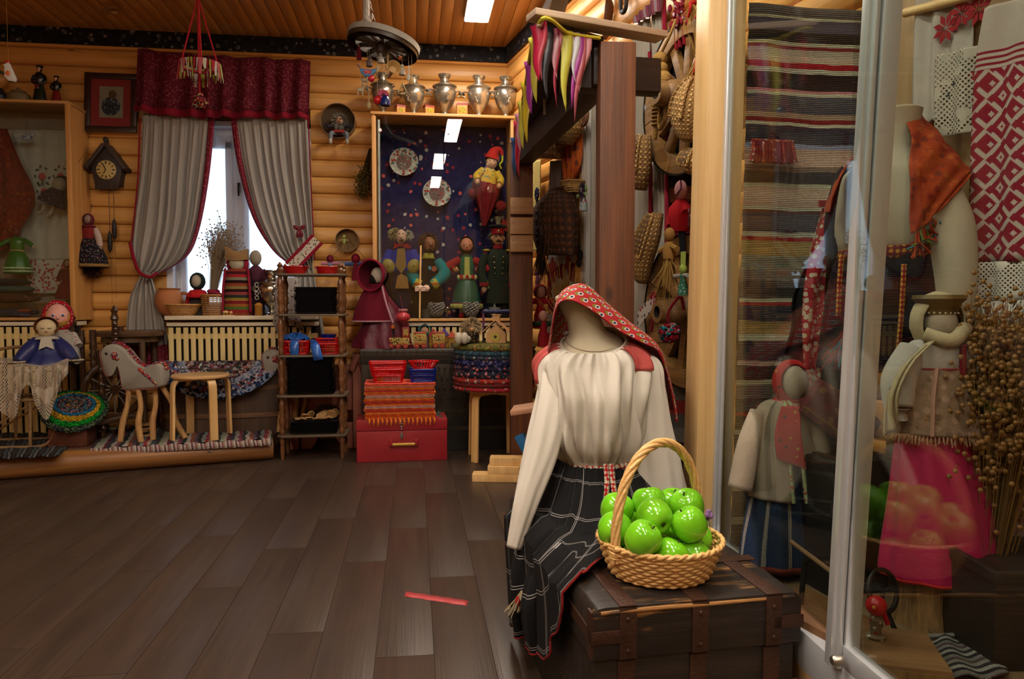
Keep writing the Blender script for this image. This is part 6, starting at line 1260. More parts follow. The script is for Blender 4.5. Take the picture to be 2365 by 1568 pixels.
# red ribbon chandelier
D2 = 4.4; c = PD(462, 155, D2)
t = thing('ribbon_wreath', 'hanging hoop of red and white rag strips on red cords', 'wreath', c); mrb = [F(x) for x in ('#8a1c24', '#a39890', '#9a4a4e', '#a8a08a', '#7a1018', '#8a8a3a')]
G().torus((0, 0, 0), .105, .007, 36, 6).obj('hoop', mrb[0], t); rr = random.Random(5); apex = PD(457, -8, D2)-c
for k in range(40):
    a = 2*PI*k/40; p_ = Vector((.105*math.cos(a), .105*math.sin(a), .01)); l = rr.uniform(.05, .1); o_ = p_.normalized()*rr.uniform(0, .02)
    G().tube([p_, p_+Vector((0, 0, .01))+o_*.5, p_+o_+Vector((rr.uniform(-.01, .01), 0, -l))], [.011, .015, .006], 5, flat=.35).obj('rag_strip', mrb[k % 6 if k % 7 else 5], t)
for a in (20, 110, 200, 290): G().tube([(.105*math.cos(R(a)), .105*math.sin(R(a)), 0), apex], .0045, 5).obj('cord', F('#9a1420'), t)
z = PD(462, 235, D2)-c; G().tube([apex, z], .004, 5).obj('center_cord', F('#9a1420'), t); g = G()
for k in range(46): v = Vector((rr.gauss(0, 1), rr.gauss(0, 1), rr.gauss(0, 1))).normalized()*.036; g.ell(z+v, (.013, .013, .013), 7, 5)
g.obj('pompom', mixrug(['#7a1420', '#1c1c24', '#8a2a1c', '#a89a6a'], 90), t); G().ell(z, .036).obj('pompom_core', F('#5a1018'), t)
# little hen and ceiling carving
p = PD(20, 168, 4.2); t = thing('hanging_hen', 'white painted toy hen with orange wing on a thread', 'toy bird', p); G().prism([(-.02, .045), (.005, .055), (.02, .02), (.04, -.03), (.035, -.05), (.0, -.045), (-.02, -.02), (-.018, .02)], -.009, .009).obj('body', P('#b0aca4', .4), t, bev=.003); G().ell((0, -.01, -.005), (.014, .003, .014)).obj('wing', P('#b5541c', .4), t); G().ell((-.004, 0, .058), (.014, .006, .01)).obj('comb', P('#a8201c', .4), t); G().prism([(-.02, .045), (-.034, .038), (-.02, .035)], -.004, .004).obj('beak', P('#b5902a', .4), t); G().tube([(0, 0, .06), (0, 0, CEIL-p.z)], .001, 4).obj('thread', F('#8a6a3a'), t)
p = PZ(262, 18, CEIL-.03); t = thing('ceiling_ornament', 'carved fluttering wooden bird ornament under the ceiling', 'ornament', p)
for a in (20, 160, 265): G().ell((.05*math.cos(R(a)), .05*math.sin(R(a)), -.02), (.055, .035, .006), 14, 6, rotm(15, 10, a)).obj('feather', P('#8a6230', .5), t)
G().ell((0, 0, -.03), (.03, .015, .015)).obj('body', P('#a07a44', .5), t); G().tube([(0, 0, -.02), (0, 0, .03)], .0012, 4).obj('thread', F('#6a5236'), t)
# ================================================================== THE WELL
mwl = wood('#3c1c08', '#6a3a14', .6, 'z', .8, 1.6, knots=1); mwd = wood('#1a100b', '#33201a', .55, 'x', .8); mpal = wood('#8a7662', '#b5a28c', .6, 'x', 1)
t = well = thing('decorative_well', 'brown wooden well frame with roof and bunting beside the wall', 'well', (0, 0, 0))
DL, DR = 4.9, 3.06
def postbox(px0, px1, d, z0, z1, name, mat, dp=.1):
    c = PD((px0+px1)/2, 700, d); w_ = (px1-px0)*S(d); g = G().bb(-w_/2, w_/2, -dp/2, dp/2, z0, z1); o = g.obj(name, mat, well, bev=.006); o.location = (c.x, c.y, 0); o.rotation_euler = (0, 0, -YAW+R(4)); return o
postbox(1178, 1229, DL, 0, 2.2, 'left_post', mwl); postbox(1378, 1459, DR, 0, 2.2, 'right_post', mwl)
a_, b_ = PD(1205, 335, DL), PD(1400, 215, DR); v = b_-a_; an = math.atan2(v.y, v.x); L_ = v.length
o = G().bb(-.1, L_-.02, -.05, .05, -.075, .075).obj('long_beam', mwd, well, bev=.006); o.location = (a_.x, a_.y, 2.12); o.rotation_euler = (0, 0, an)
o = G().bb(-.2, .22, -.045, .045, -.06, .08).obj('cross_beam', mwd, well, bev=.006); c_ = PD(1415, 145, DR+.1); o.location = (c_.x-.02, c_.y, 2.1); o.rotation_euler = (0, 0, an+PI/2)
# roof slope of planks
e0, e1 = PD(1243, 66, 2.92), PD(1186, 335, DL+.1); e0.z = 2.245; e1.z = 2.215; rd = Vector((DE.y*-1, DE.x, 0)); up_ = Vector((math.cos(an+PI/2), math.sin(an+PI/2), 0)); up_ = up_ if up_.dot(RT) > 0 else -up_
def plankq(vs, nrm):
    G().q([x-nrm for x in vs]+[x+nrm for x in vs], [(0, 1, 2, 3), (7, 6, 5, 4), (0, 4, 5, 1), (1, 5, 6, 2), (2, 6, 7, 3), (3, 7, 4, 0)]).obj('roof_plank', mwd, well)
b0, b1 = PD(1395, 150, 3.06), PD(1205, 305, 4.85); b0.z = 2.225; b1.z = 2.215
for k in range(4):
    f0, f1 = k/4, (k+.96)/4; plankq([e0.lerp(b0, f0), e1.lerp(b1, f0), e1.lerp(b1, f1), e0.lerp(b0, f1)], UP*.01)
for k in range(4):
    w_ = up_*.045+UP*.085; q0, q1 = e0+w_*(k+.1)*1.02, e1+w_*(k+.1)*1.02; plankq([q0, q1, q1+w_, q0+w_], w_.cross(q1-q0).normalized()*.01)
# pale eave boards
q0, q1 = PD(1226, 58, 2.9), PD(1528, 104, 3.14); q0.z = q1.z = 2.262
def bar(p, q, w_, h, name, mat, par): v = q-p; o = G().bb(0, v.length, -w_/2, w_/2, -h/2, h/2).obj(name, mat, par, bev=.003); o.location = p; o.rotation_euler = (0, -math.asin(v.z/v.length), math.atan2(v.y, v.x)); return o
bar(q0, q1, .09, .026, 'eave_board', mpal, well); bar(PD(1245, 62, 2.9), PD(1278, -18, 2.98), .02, .012, 'gable_edge', mpal, well)
bar(PD(1200, 308, 4.8), PD(1398, 160, 3.12), .015, .02, 'pale_batten', mpal, well); bar(PD(1256, 165, 3.9), PD(1258, 265, 3.9), .014, .014, 'hanging_slat', mpal, well)
for k, y in enumerate((476, 522, 563)):
    c_ = PD(1205, y, DL-.07); o = G().bb(-.075, .075, -.012, .012, -.055, .055).obj('name_board', wood('#7a542c', '#9a7042', .55, 'x', 1.5), well, bev=.003); o.location = c_; o.rotation_euler = (R(-6), 0, -YAW)
    for sx in (-1, 1): G().ell((sx*.055, -.013, .02), .003, 6, 4).obj('nail', P('#1a120c', .4), o)
# bunting: cord along the eave and the front
mfl = {c: P(c, .35, .2, 12, sheen=.3) for c in ('#a8a03a', '#b09a1c', '#a8143a', '#9a4a5a', '#17202e', '#8a2a80', '#b07a8a', '#8a1c40', '#a08a9a', '#a8a83a', '#b5b8c4', '#1c3a6a')}
t = thing('bunting', 'string of coloured satin pennants along the well roof', 'bunting', (0, 0, 0)); ca = e0+Vector((0, 0, -.01)); cb = e1; cf = PD(1386, 88, 3.0)
G().tube([cb, cb.lerp(ca, .5)+Vector((-.0, 0, -.02)), ca, ca.lerp(cf, .5)+Vector((0, 0, -.01)), cf], .008, 6, n=40).obj('cord', F('#b5a834'), t)
def pen(base, dirv, w_, ln, c, bend=0):
    dirv = dirv.normalized(); rows = []
    for j in range(10):
        f = j/9; ww = w_*(1-f)**.75*(1 if f < .99 else .05); o = Vector((0, 0, -ln*f))+RT*(bend*f*f+.006*math.sin(f*7)); rows.append([base+o+dirv*(ww*(u-.5))+FW*(.004*math.sin(u*5+f*4)) for u in (0, .25, .5, .75, 1)])
    G().grid(rows).obj('pennant', mfl[c], t, ang=80, solid=.001)
for k, (px, d, ln, c, w_) in enumerate(((1250, 2.92, .22, '#9a4a5a', .05), (1262, 2.93, .29, '#17202e', .055), (1284, 2.95, .2, '#b07a8a', .05), (1284, 2.96, .31, '#8a1c40', .03), (1305, 2.97, .32, '#a8a83a', .06), (1327, 2.98, .2, '#b5b8c4', .04), (1335, 2.99, .3, '#8a2a80', .045), (1352, 3.0, .23, '#b07a8a', .05), (1342, 2.98, .35, '#9a4a5a', .04))): pen(ca.lerp(cf, (px-1243)/143), cf-ca, w_, ln, c, -.03 if px > 1330 else 0)
for k, (f, c, ln) in enumerate(((.0, '#a8143a', .22), (.06, '#a8a03a', .27), (.2, '#8a2a80', .24), (.34, '#b09a1c', .3), (.5, '#a8a03a', .26), (.62, '#b07a8a', .22), (.7, '#a8143a', .33), (.9, '#1c3a6a', .26), (.97, '#17202e', .34))): pen(ca.lerp(cb, f), (cb-ca).normalized()*.5-RT*.5, .085, ln, c, .0)
# planks, crank and blue handle at the well foot
t = thing('plank_pile', 'short pale planks stacked at the foot of the well', 'planks', (0, 0, 0))
for x0, x1, z_, dd in ((1092, 1228, .025, 0), (1128, 1215, .076, .0), (1132, 1262, .127, .02)):
    p_, q_ = PD(x0, 1060, 4.74+dd), PD(x1, 1060, 4.72+dd); p_.z = q_.z = z_; bar(p_, q_, .1, .05, 'plank', m_birch, t)
t = thing('wooden_bench', 'pinkish wooden bench end with blue handle behind the blouse sleeve', 'bench', (0, 0, 0)); mbn = wood('#8a5a40', '#b08566', .5, 'x')
bar(PD(1183, 948, 3.42), PD(1400, 915, 3.38), .2, .022, 'seat', mbn, t)
for x0, x1 in ((1240, 1343), (1390, 1440)): bar(PD(x0, 950, 3.42), PD(x1, 1288, 3.42), .1, .03, 'leg', wood('#6a4028', '#8a5c40', .5, 'x'), t)
bar(PD(1200, 1003, 3.42), PD(1240, 1080, 3.4), .05, .045, 'blue_handle', P('#125a8a', .45, .15, 20), t); G().tube([PD(1202, 1068, 3.43), PD(1300, 1092, 3.42)], .036, 14).obj('axle', m_birch, t)
# ================================================================== SLANTING WALL BEHIND THE WELL
def dthing(name, label, cat, px, py, off, group=None, tilt=0): return thing(name, label, cat, DW(px, py, off), group=group, rot=(0, R(tilt), DRZ))
m_bast = weave('#6a4a22', '#b08a4e', 55); m_bast2 = weave('#8a6430', '#c9a465', 60); m_bark = weave('#2a1509', '#5f3516', 22); m_bark2 = weave('#7a5220', '#b8864a', 40)
lgrey = linen('#8f887c', tr=.0)
# hanging linen lengths
def strip(label, name, pts_l, pts_r, off, mat, folds=4, amp=.012, cat='cloth', solid=.003):
    t = thing(name, label, cat, (0, 0, 0)); n = 26
    l, r = crom([tuple(DW(x, y, off)) for x, y in pts_l], n), crom([tuple(DW(x, y, off)) for x, y in pts_r], n)
    G().grid([[Vector(l[j]).lerp(Vector(r[j]), i/40)+DN*amp*math.sin(folds*2*PI*i/40+.05*j) for i in range(41)] for j in range(n)]).obj('cloth', mat, t, ang=180, solid=solid); return t
t = strip('long grey linen towel hanging behind the tall post', 'linen_towel', [(1464, 60), (1466, 300), (1466, 760)], [(1500, 40), (1502, 300), (1502, 850)], .06, lgrey, 3)
G().tube([DW(1500, 120, .08), DW(1502, 500, .08), DW(1505, 820, .08)], .01, 6).obj('red_border', F('#7a1226'), t)
t = strip('second grey linen length with turned top corner', 'linen_towel', [(1508, 35), (1512, 300), (1515, 850)], [(1532, 10), (1540, 300), (1545, 850)], .05, lgrey, 3); G().tube([DW(1533, 0, .07), DW(1540, 300, .07), DW(1540, 560, .07)], .012, 6).obj('red_border', F('#7a1226'), t)
strip('pink striped cloth hung at the wall top', 'striped_cloth', [(1466, 40), (1466, 55)], [(1532, -20), (1530, 22)], .09, stripes(['#8a4a5a', '#a08890', '#8a4a5a', '#6a3a48'], .05, 0), 5)
strip('white linen towel with blue edge behind the bark rucksack', 'linen_towel', [(1345, 240), (1346, 500), (1345, 760)], [(1366, 225), (1366, 500), (1364, 760)], .05, plaid('#a8a49c', '#8a90a0', .02), 2)
strip('long linen towel hanging just left of the tall post', 'linen_towel', [(1368, 235), (1368, 500), (1366, 760)], [(1382, 225), (1384, 500), (1382, 760)], .07, lgrey, 2)
strip('ochre quilted cloth behind the white towels', 'quilted_cloth', [(1330, 250), (1332, 500), (1330, 760)], [(1350, 245), (1350, 500), (1348, 760)], .05, P('#a8742a', .7), 2)
strip('cream cloth with pink marks beside the slim post', 'linen_towel', [(1228, 375), (1228, 480), (1229, 580)], [(1248, 368), (1248, 480), (1248, 580)], .08, dots('#a8985c', ['#8a2a4a', '#a8985c', '#a8985c'], 30, .25), 2)
strip('grey apron with purple fringe under the bast baskets', 'apron', [(1272, 372), (1270, 430), (1268, 450)], [(1298, 370), (1296, 430), (1294, 452)], .07, F('#77726e'), 2)
strip('rust and white embroidered cloth below the bark rucksack', 'embroidered_cloth', [(1266, 590), (1268, 680), (1268, 800)], [(1330, 585), (1330, 680), (1330, 800)], .04, dots('#8f8c8a', ['#7a1c1c', '#6a1818', '#8a3a2a', '#8f8c8a'], 9, .6), 3)
t = strip('orange flowered shawl hanging under the pale basket', 'hanging_shawl', [(1298, 330), (1302, 400), (1310, 425)], [(1345, 310), (1342, 380), (1318, 430)], .09, dots('#a8501c', ['#8a2a1c', '#b5702a', '#6a3a2a', '#a83a4a'], 24, .45), 4); 
for k in range(8): G().tube([DW(1310+k*2, 415, .1), DW(1306+k*2, 445+k % 3*6, .1)], .003, 4).obj('fringe', F('#b5702a'), t)
# bast baskets, rucksack
def pouch(label, ctl, thick, mat, off, name='bast_basket', cat='basket', straps=False):
    t = thing(name, label, cat, (0, 0, 0)); l, r = ctl; n = 18; L_, R_ = crom([tuple(DW(x, y, off)) for x, y in l], n), crom([tuple(DW(x, y, off)) for x, y in r], n); rows = []
    for j in range(n):
        f = j/(n-1); th = thick*(math.sin(PI*(.15+.75*f)))**.5; a_, b_ = Vector(L_[j]), Vector(R_[j]); row = []
        for i in range(32):
            a = 2*PI*i/32; row.append((a_+b_)/2+(b_-a_)/2*math.cos(a)+DN*th*(math.sin(a)*.5))
        rows.append(row)
    g = G().grid(rows, close=True); g.f.append(tuple((n-1)*32+i for i in range(32))); g.obj('body', mat, t, ang=70); G().tube(rows[0], .006, 6, closed=True).obj('rim', mat, t); return t
t = pouch('golden woven bark basket hanging under the well beam', ([(1252, 315), (1243, 345), (1241, 366)], [(1296, 298), (1298, 340), (1294, 368)]), .14, m_bark2, .12)
t = pouch('pale open bast basket with handles hanging near the bunting', ([(1291, 280), (1290, 305), (1297, 330)], [(1340, 262), (1338, 295), (1318, 335)]), .14, m_bast2, .14); G().tube([DW(1292, 282, .17), DW(1314, 262, .2), DW(1339, 262, .17)], .008, 6, n=12).obj('handle', m_bast2, t)
t = pouch('large dark birch bark rucksack with straps and tassels', ([(1278, 452), (1236, 500), (1250, 590)], [(1310, 432), (1326, 500), (1325, 588)]), .22, m_bark, .16, 'bark_rucksack', 'rucksack')
for dx in (0, 8): G().tube([DW(1266+dx, 480, .3), DW(1262+dx, 540, .31), DW(1256+dx, 600, .3)], .006, 6, n=12).obj('strap', F('#3a2412'), t)
g, _ = bunch(DW(1250, 560, .3), DW(1248, 640, .3), 80, 4, .06, .003); g.obj('tassel', F('#1f120a'), t)
g = G(); rr = random.Random(6)
for k in range(40): q = DW(1240+rr.uniform(0, 18), 470+rr.uniform(0, 110), .26); g.ell(q, (.012, .012, .02), 6, 5)
g.obj('hop_cones', F('#2a190d'), t)
G().prism([(0, 0), (.09, .06), (.1, .0), (.03, -.06)], -.01, .01).obj('flap', m_bark2, t, loc=DW(1240, 465, .25))
t = basket('twig_basket', 'small loose twig basket behind the bark rucksack', DW(1322, 446, .12), .05, .075, .07, wood('#8a6a3a', '#b5945a', .6), rows=6, stakes=12, thick=.003)
for px, py, cs, lab in ((1344, 440, ['#3a2a4a', '#5a3a5a', '#2a2a3a'], 'purple rag flower pinned on the white towel'), (1240, 448, ['#2a2a4a', '#4a3a5a', '#1c1c30'], 'dark blue rag flower beside the slim post')):
    t = dthing('rag_flower', lab, 'flower', px, py, .15); g = G()
    for k in range(8): g.ell((.022*math.cos(k*.8), 0, .03*math.sin(k*.8)), (.018, .01, .018), 8, 6)
    g.obj('petals', mixrug(cs, 60), t); G().tube([(0, 0, -.02), (.005, 0, -.09)], .01, 6).obj('tail', F('#2a2438'), t)
t = rag('green capped rag doll hanging on the white towel', DW(1347, 487, .14), .16, dots('#8a9aa0', ['#a84a4a', '#3a8a8a'], 60, .35), '#7a9a6a', '#6a9a4a', '#a8a890'); t.rotation_euler = (0, 0, DRZ)
t = dthing('iron_tool', 'black iron tool hanging against the white towel', 'tool', 1338, 590, .1); G().tube([(0, 0, .06), (0, 0, -.03)], .008, 8).torus((.01, 0, .0), .028, .009, 18, 6, rotm(90, 0, 0)).torus((-.005, 0, -.045), .024, .008, 18, 6, rotm(90, 0, 0)).obj('iron', P('#121212', .5, metal=.5), t); G().ell((0, 0, .07), (.006, .006, .012)).obj('tip', P('#121212', .5), t)
t = dthing('coiled_rope', 'coiled brown bark roll high beside the tall post', 'coil', 1356, 270, .1); 
for r in (.02, .035, .05): G().torus((0, -.02, 0), r, .011, 26, 8, rotm(90, 0, 0)).obj('coil', wood('#4a2a18', '#7a4c30', .6), t)
t = thing('dried_grass', 'tan dried grass sheaf behind the red kerchief', 'dried plant', DW(1308, 720, .2)); g, hs = bunch((0, 0, -.1), (0, 0, .16), 200, 2, .14, .003); g.obj('stalks', F('#7a5a2a'), t); G().lathe([(.03, -.12), (.04, -.06)], 14).obj('tie', F('#5a1c1c'), t)
rag('santa like red doll hanging behind the slim post', PD(1248, 758, 5.0), .30, F('#8a1018'), '#8a1018', '#7a1018', '#9a6a5a')
t = rag('red skirted doll with white hem near the slim post', PD(1255, 800, 4.95), .25, F('#8a141c'), '#24301c', None, '#a87a6a')
for px, c, lab in ((1268, '#7a1824', 'long red ribbon hanging beside the dried grass'), (1240, '#7a4a6a', 'mauve rag tuft hanging by the slim post')):
    t = dthing('hanging_ribbon', lab, 'ribbon', px, 650, .12); G().tube([(0, 0, .06), (.02, 0, 0), (-.01, 0, -.14)], [.008, .018, .01], 6, n=10, flat=.4).obj('ribbon', F(c), t); G().ell((0, 0, .06), .014, 8, 6).obj('knot', F(c), t)
# horse shoe and leather
t = dthing('horse_collar', 'black iron horse collar hung high on the log wall', 'horseshoe', 1440, 5, .06); G().tube([(-.02, 0, .14), (-.035, 0, .0), (-.02, 0, -.05), (.02, 0, -.05), (.035, 0, .0), (.02, 0, .14)], .012, 8, n=24).obj('hoop', P('#17130f', .45, metal=.3), t); G().ell((0, 0, -.05), (.02, .012, .014)).obj('clasp', P('#17130f', .45), t)
t = dthing('leather_strap', 'twisted brown leather strap hanging on the log wall', 'strap', 1402, 40, .05); G().tube([(.02, 0, .1), (.03, 0, .04), (-.01, 0, -.08), (-.03, 0, -.12)], [.02, .028, .025, .01], 6, n=14, flat=.3).obj('strap', P('#5a2e12', .55), t); G().tube([(.02, 0, .1), (-.005, 0, .05), (.01, 0, -.06)], .014, 6, n=10, flat=.4).obj('strap_end', P('#6a3a1a', .55), t)
# wheels
mwh_ = wood('#5a4020', '#96703e', .5, 'x', 1.5)
def cartwheel(label, px, py, off, Rw, rot0=0):
    t = dthing('cart_wheel', label, 'wheel', px, py, off); rt_ = rotm(90, 0, 0)
    for k in range(6):
        a0, a1 = R(60*k+rot0+.4), R(60*(k+1)+rot0-.4); G().lathe([(Rw, -.03), (Rw, .03), (Rw-.085, .03), (Rw-.085, -.03), (Rw, -.03)], 12, rot=rt_, a0=a0, a1=a1).obj('felloe', mwh_, t, bev=.003)
        for d_ in (15, 45): a = R(60*k+rot0+d_); m_ = (Rw-.085+.06)/2; G().box((m_*math.cos(a), 0, m_*math.sin(a)), (Rw-.085-.055, .034, .05), rotm(0, -(60*k+rot0+d_), 0)).obj('spoke', mwh_, t, bev=.006)
    G().lathe([(Rw+.002, -.033), (Rw+.009, -.033), (Rw+.009, .033), (Rw+.002, .033)], 60, rot=rt_, cap=False).obj('iron_tyre', P('#1c1a18', .5, metal=.4), t)
    G().lathe([(.028, .17), (.05, .17), (.055, .15), (.058, .13), (.05, .125), (.066, .1), (.07, .06), (.062, .055), (.08, .03), (.075, -.05)], 28, rot=rt_, cap=False).obj('hub', wood('#5f4526', '#8f6d42', .5, 'y', 1.5), t); G().lathe([(.028, .17), (.028, -.05)], 20, rot=rt_, cap=False).obj('bore', P('#17100a', .8), t)
    return t
cartwheel('upper old wooden cart wheel hung on the slanting wall', 1588, 222, .1, .36, 10); cartwheel('lower old wooden cart wheel with straw doll on it', 1590, 720, .1, .36, 35)
# lapti (bast shoes)
def lapot(label, ctl, off, thick=.06, mat=None, open_=True):
    """ctl list of (px,py,halfwidth px) from heel to toe"""
    t = thing('bast_shoe', label, 'bast shoe', (0, 0, 0), group=None); mat = mat or m_bast; n = 20; c = crom(ctl, n); rows = []
    for j, (x, y, w_) in enumerate(c):
        f = j/(n-1); x2, y2, _ = c[min(j+1, n-1)]; x1, y1, _ = c[max(j-1, 0)]; tx, ty = x2-x1, y2-y1; l = math.hypot(tx, ty); nx, ny = -ty/l, tx/l
        k = (math.sin(PI*min(max(.04+.92*f, 0), 1)))**.35; A_, B_ = DW(x+nx*w_*k, y+ny*w_*k, off), DW(x-nx*w_*k, y-ny*w_*k, off); th = thick*k
        rows.append([(A_+B_)/2+(B_-A_)/2*math.cos(a)+DN*th*(.5+.5*math.sin(a)) for a in [2*PI*i/28 for i in range(28)]])
    g = G().grid(rows, close=True); g.f.append(tuple(range(28))); g.f.append(tuple((n-1)*28+i for i in range(28))); g.obj('body', mat, t, ang=70)
    # braided edge around the opening
    e = []
    for j in range(1, 13): e.append(rows[j][4]+DN*.006)
    for j in range(12, 0, -1): e.append(rows[j][10]+DN*.006)
    G().tube(e, .0065, 6, closed=True).obj('braided_rim', m_bast2, t)
    if open_: G().grid([[rows[j][i]+DN*.004 for i in range(5, 10)] for j in range(1, 12)]).obj('foot_opening', weave('#4a3216', '#94703a', 55), t, ang=180)
    return t
lapot('bast shoe hanging by cord left of the upper wheel', [(1503, 312, 12), (1501, 345, 17), (1495, 400, 20), (1490, 440, 18)], .14, .1)
lapot('large pale bast shoe hanging beside the light wooden frame', [(1632, 180, 10), (1622, 225, 22), (1612, 280, 26), (1610, 330, 18)], .26, .12, m_bast2, False)
lapot('lower pale bast shoe peeking from behind the wooden frame', [(1625, 345, 20), (1622, 375, 20), (1618, 405, 14)], .24, .1, m_bast2)
lapot('bast shoe with looped strap crossing below the linen towels', [(1530, 492, 16), (1518, 545, 22), (1503, 600, 20), (1495, 655, 14)], .16, .1)
lapot('smaller bast shoe tucked under the looped bast shoe', [(1490, 570, 10), (1482, 600, 12), (1474, 632, 9)], .13, .08, None, False)
# flax yarn doll, cords
t = dthing('flax_bundle', 'knotted golden flax braid of three balls on the wheel', 'flax braid', 1535, 190, .2); mf = F('#94733c', bump=.8, bsc=90)
for dx, dz, r in ((-.045, .12, .038), (-.03, .07, .034), (-.015, .015, .045)): G().ell((dx, 0, dz), (r, r*.9, r*.95)).obj('ball', mf, t)
G().tube([(-.045, 0, .14), (.04, 0, .2), (.06, .02, .27)], .008, 6, n=10).obj('tie', mf, t); g, _ = bunch((-.01, 0, 0), (-.03, 0, -.1), 50, 3, .06, .0022); g.obj('tail', mf, t)
for q in ([(-.02, -.01, -.06), (-.025, -.01, -.2), (.0, -.01, -.2), (.03, -.01, -.16), (.03, -.01, -.07)], [(-.08, 0, -.05), (-.07, 0, -.14), (-.09, 0, -.25)]): G().tube(q, .012, 7, n=16).obj('cord', F('#7a5c2c', bump=.8, bsc=90), t)
for k in range(6): G().torus((-.075, 0, -.09-.018*k), .018, .006, 14, 5).obj('knot', F('#7a5c2c'), t)
t = dthing('stone_charm', 'blue grey patterned stone hanging by the linen towel', 'charm', 1494, 250, .12); G().ell((0, 0, 0), (.025, .012, .032), 8, 6).obj('stone', dots('#8a8c92', ['#4a5a7a'], 60, .35), t); G().tube([(0, 0, .03), (0, 0, .12)], .002, 4).obj('thread', F('#4a4038'), t)
def broomlet(label, px, py, off, H, tilt, ties=('#9a1418',), col='#9a7836'):
    t = thing('straw_bundle', label, 'straw bundle', DW(px, py, off), rot=(0, R(tilt), DRZ)); g, _ = bunch((0, 0, 0), (0, -.01, -H*.5), 110, 3, H*.22, .002); g.obj('broom_end', F(col), t); g, _ = bunch((0, 0, 0), (0, 0, H*.5), 50, 5, H*.18, .002); g.obj('ears', F(col), t)
    for k, c in enumerate(ties): G().lathe([(.014, -.008), (.018, 0), (.014, .008)], 12, (0, 0, .0+.03*k)).obj('tie', F(c), t)
    G().tube([(0, -.015, 0), (.03, -.03, -.03), (.01, -.03, -.07)], .006, 5, n=8).obj('ribbon', F(ties[0]), t); return t
broomlet('straw bundle tied with red ribbon on the upper wheel', 1614, 140, .22, .3, 12, ('#9a1418', '#1c6a3a'))
broomlet('straw bundle hanging at the wall top right', 1600, 8, .15, .12, 0); broomlet('smaller straw bundle at the wall top', 1622, 6, .2, .12, 10)
t = dthing('rag_garland', 'crimson knotted rag garland above the upper wheel', 'garland', 1572, 20, .12); g = G(); rr = random.Random(9)
for k in range(60): g.ell((rr.uniform(-.06, .07), rr.uniform(-.03, .01), rr.uniform(-.12, .12)+.03), (.012, .01, .02), 6, 5)
g.obj('knots', dots('#6a0c1c', ['#a8989a', '#8a1c2c'], 50, .35), t); [G().tube([(x, 0, -.08), (x+.01, 0, -.18)], .012, 6, flat=.4).obj('strip', F('#7a1020'), t) for x in (-.04, -.01, .03)]
# rugs behind wheels
strip('blue grey striped runner with orange edge behind the upper wheel', 'woven_runner', [(1545, 110), (1548, 250), (1550, 470)], [(1640, 20), (1640, 200), (1640, 460)], .05, stripes(['#2a2e38', '#3a4250', '#222630', '#8a4a30', '#6a665e', '#77736a'], .5, 1), 1, .006, 'rug')
strip('dark cloth with red edged white panels behind the lower wheel', 'woven_runner', [(1535, 430), (1540, 560), (1540, 640)], [(1640, 400), (1640, 560), (1640, 660)], .035, stripes(['#8a8478', '#1a1c24', '#20222c', '#7a1c20', '#8f8a80', '#8f8a80'], .42, 1), 1, .006, 'rug')
strip('grey and red banded rag rug hanging behind the red kerchief', 'woven_runner', [(1535, 800), (1535, 900), (1535, 1140)], [(1650, 790), (1650, 900), (1650, 1180)], .05, stripes(['#77736a', '#8a857a', '#8a2a24', '#6a655c', '#8a2a24', '#55524c', '#6a665e', '#1a1b20', '#15161a'], .62, 1), 1, .006, 'rug')
# red doll, ribbon, pompom, straw doll, rabbit
t = dthing('cloth_doll', 'pink headed rag doll in red dress above the lower wheel', 'doll', 1572, 505, .16); G().lathe([(.035, -.06), (.06, .0), (.055, .05), (.02, .09)], 18, rip=(6, .1)).obj('dress', F('#9a0e1a'), t); G().ell((.015, -.01, .13), (.03, .03, .045)).obj('head', F('#a87a80'), t); G().tube([(-.03, 0, .05), (-.07, -.01, .01), (-.05, -.02, -.03)], .022, 8, n=8).tube([(.03, 0, .05), (.06, -.01, .02)], .022, 8).obj('sleeves', F('#9a0e1a'), t); G().tube([(.01, 0, -.05), (.025, 0, -.16)], .016, 8).obj('leg', F('#121218'), t); G().tube([(.03, -.02, .17), (.05, -.03, .13), (.02, -.04, .1)], .004, 5).obj('hair_braid', F('#4a1c24'), t)
t = dthing('beaded_pouch', 'dark red beaded pouch hanging beside the red rag doll', 'pouch', 1605, 500, .18); G().prism([(-.04, .04), (.04, .04), (.045, -.045), (-.045, -.045)], -.012, .012).obj('pouch', dots('#4a0c18', ['#a07a84', '#7a1828', '#2a060c'], 55, .35), t, bev=.006); G().tube([(-.035, 0, .04), (0, 0, .1), (.035, 0, .04)], .003, 5).obj('string', F('#6a5a44'), t)
straw_doll('straw doll with white apron on the lower wheel', DW(1545, 660, .25), .27, DRZ, '#94703a', '#94763c'); 
t = rag('green rabbit eared rag doll hanging on the lower wheel', DW(1577, 682, .27), .14, dots('#2a5a48', ['#8aa89a'], 90, .3), '#8a8a84', None, '#8aa04a'); t.rotation_euler = (0, 0, DRZ)
for s in (-1, 1): G().tube([(s*.008, 0, .12), (s*.01, 0, .19)], .007, 6).obj('ear', F('#8aa04a'), t)
t = dthing('pompom', 'red and blue rag pompom hanging from the wheel hub', 'pompom', 1546, 768, .3); g = G(); rr = random.Random(2)
for k in range(60): v = Vector((rr.gauss(0, 1), rr.gauss(0, 1), rr.gauss(0, 1))).normalized()*.036; g.ell(v, (.014, .014, .014), 6, 5)
g.obj('rags', mixrug(['#9a1020', '#8a1428', '#a8202a', '#2a4a7a', '#2a7a8a', '#a8a0a0'], 70), t); G().tube([(0, 0, .03), (-.01, 0, .09), (.02, .04, .16), (.02, .06, .1)], .007, 6, n=12).obj('ribbon', F('#6a0c1a'), t)
strip('embroidered white band with red borders beside the lower wheel', 'tie_band', [(1472, 722), (1474, 760)], [(1512, 675), (1514, 702)], .2, dots('#a39c94', ['#7a1c28', '#3a3a3a'], 40, .35), 1, .002); 
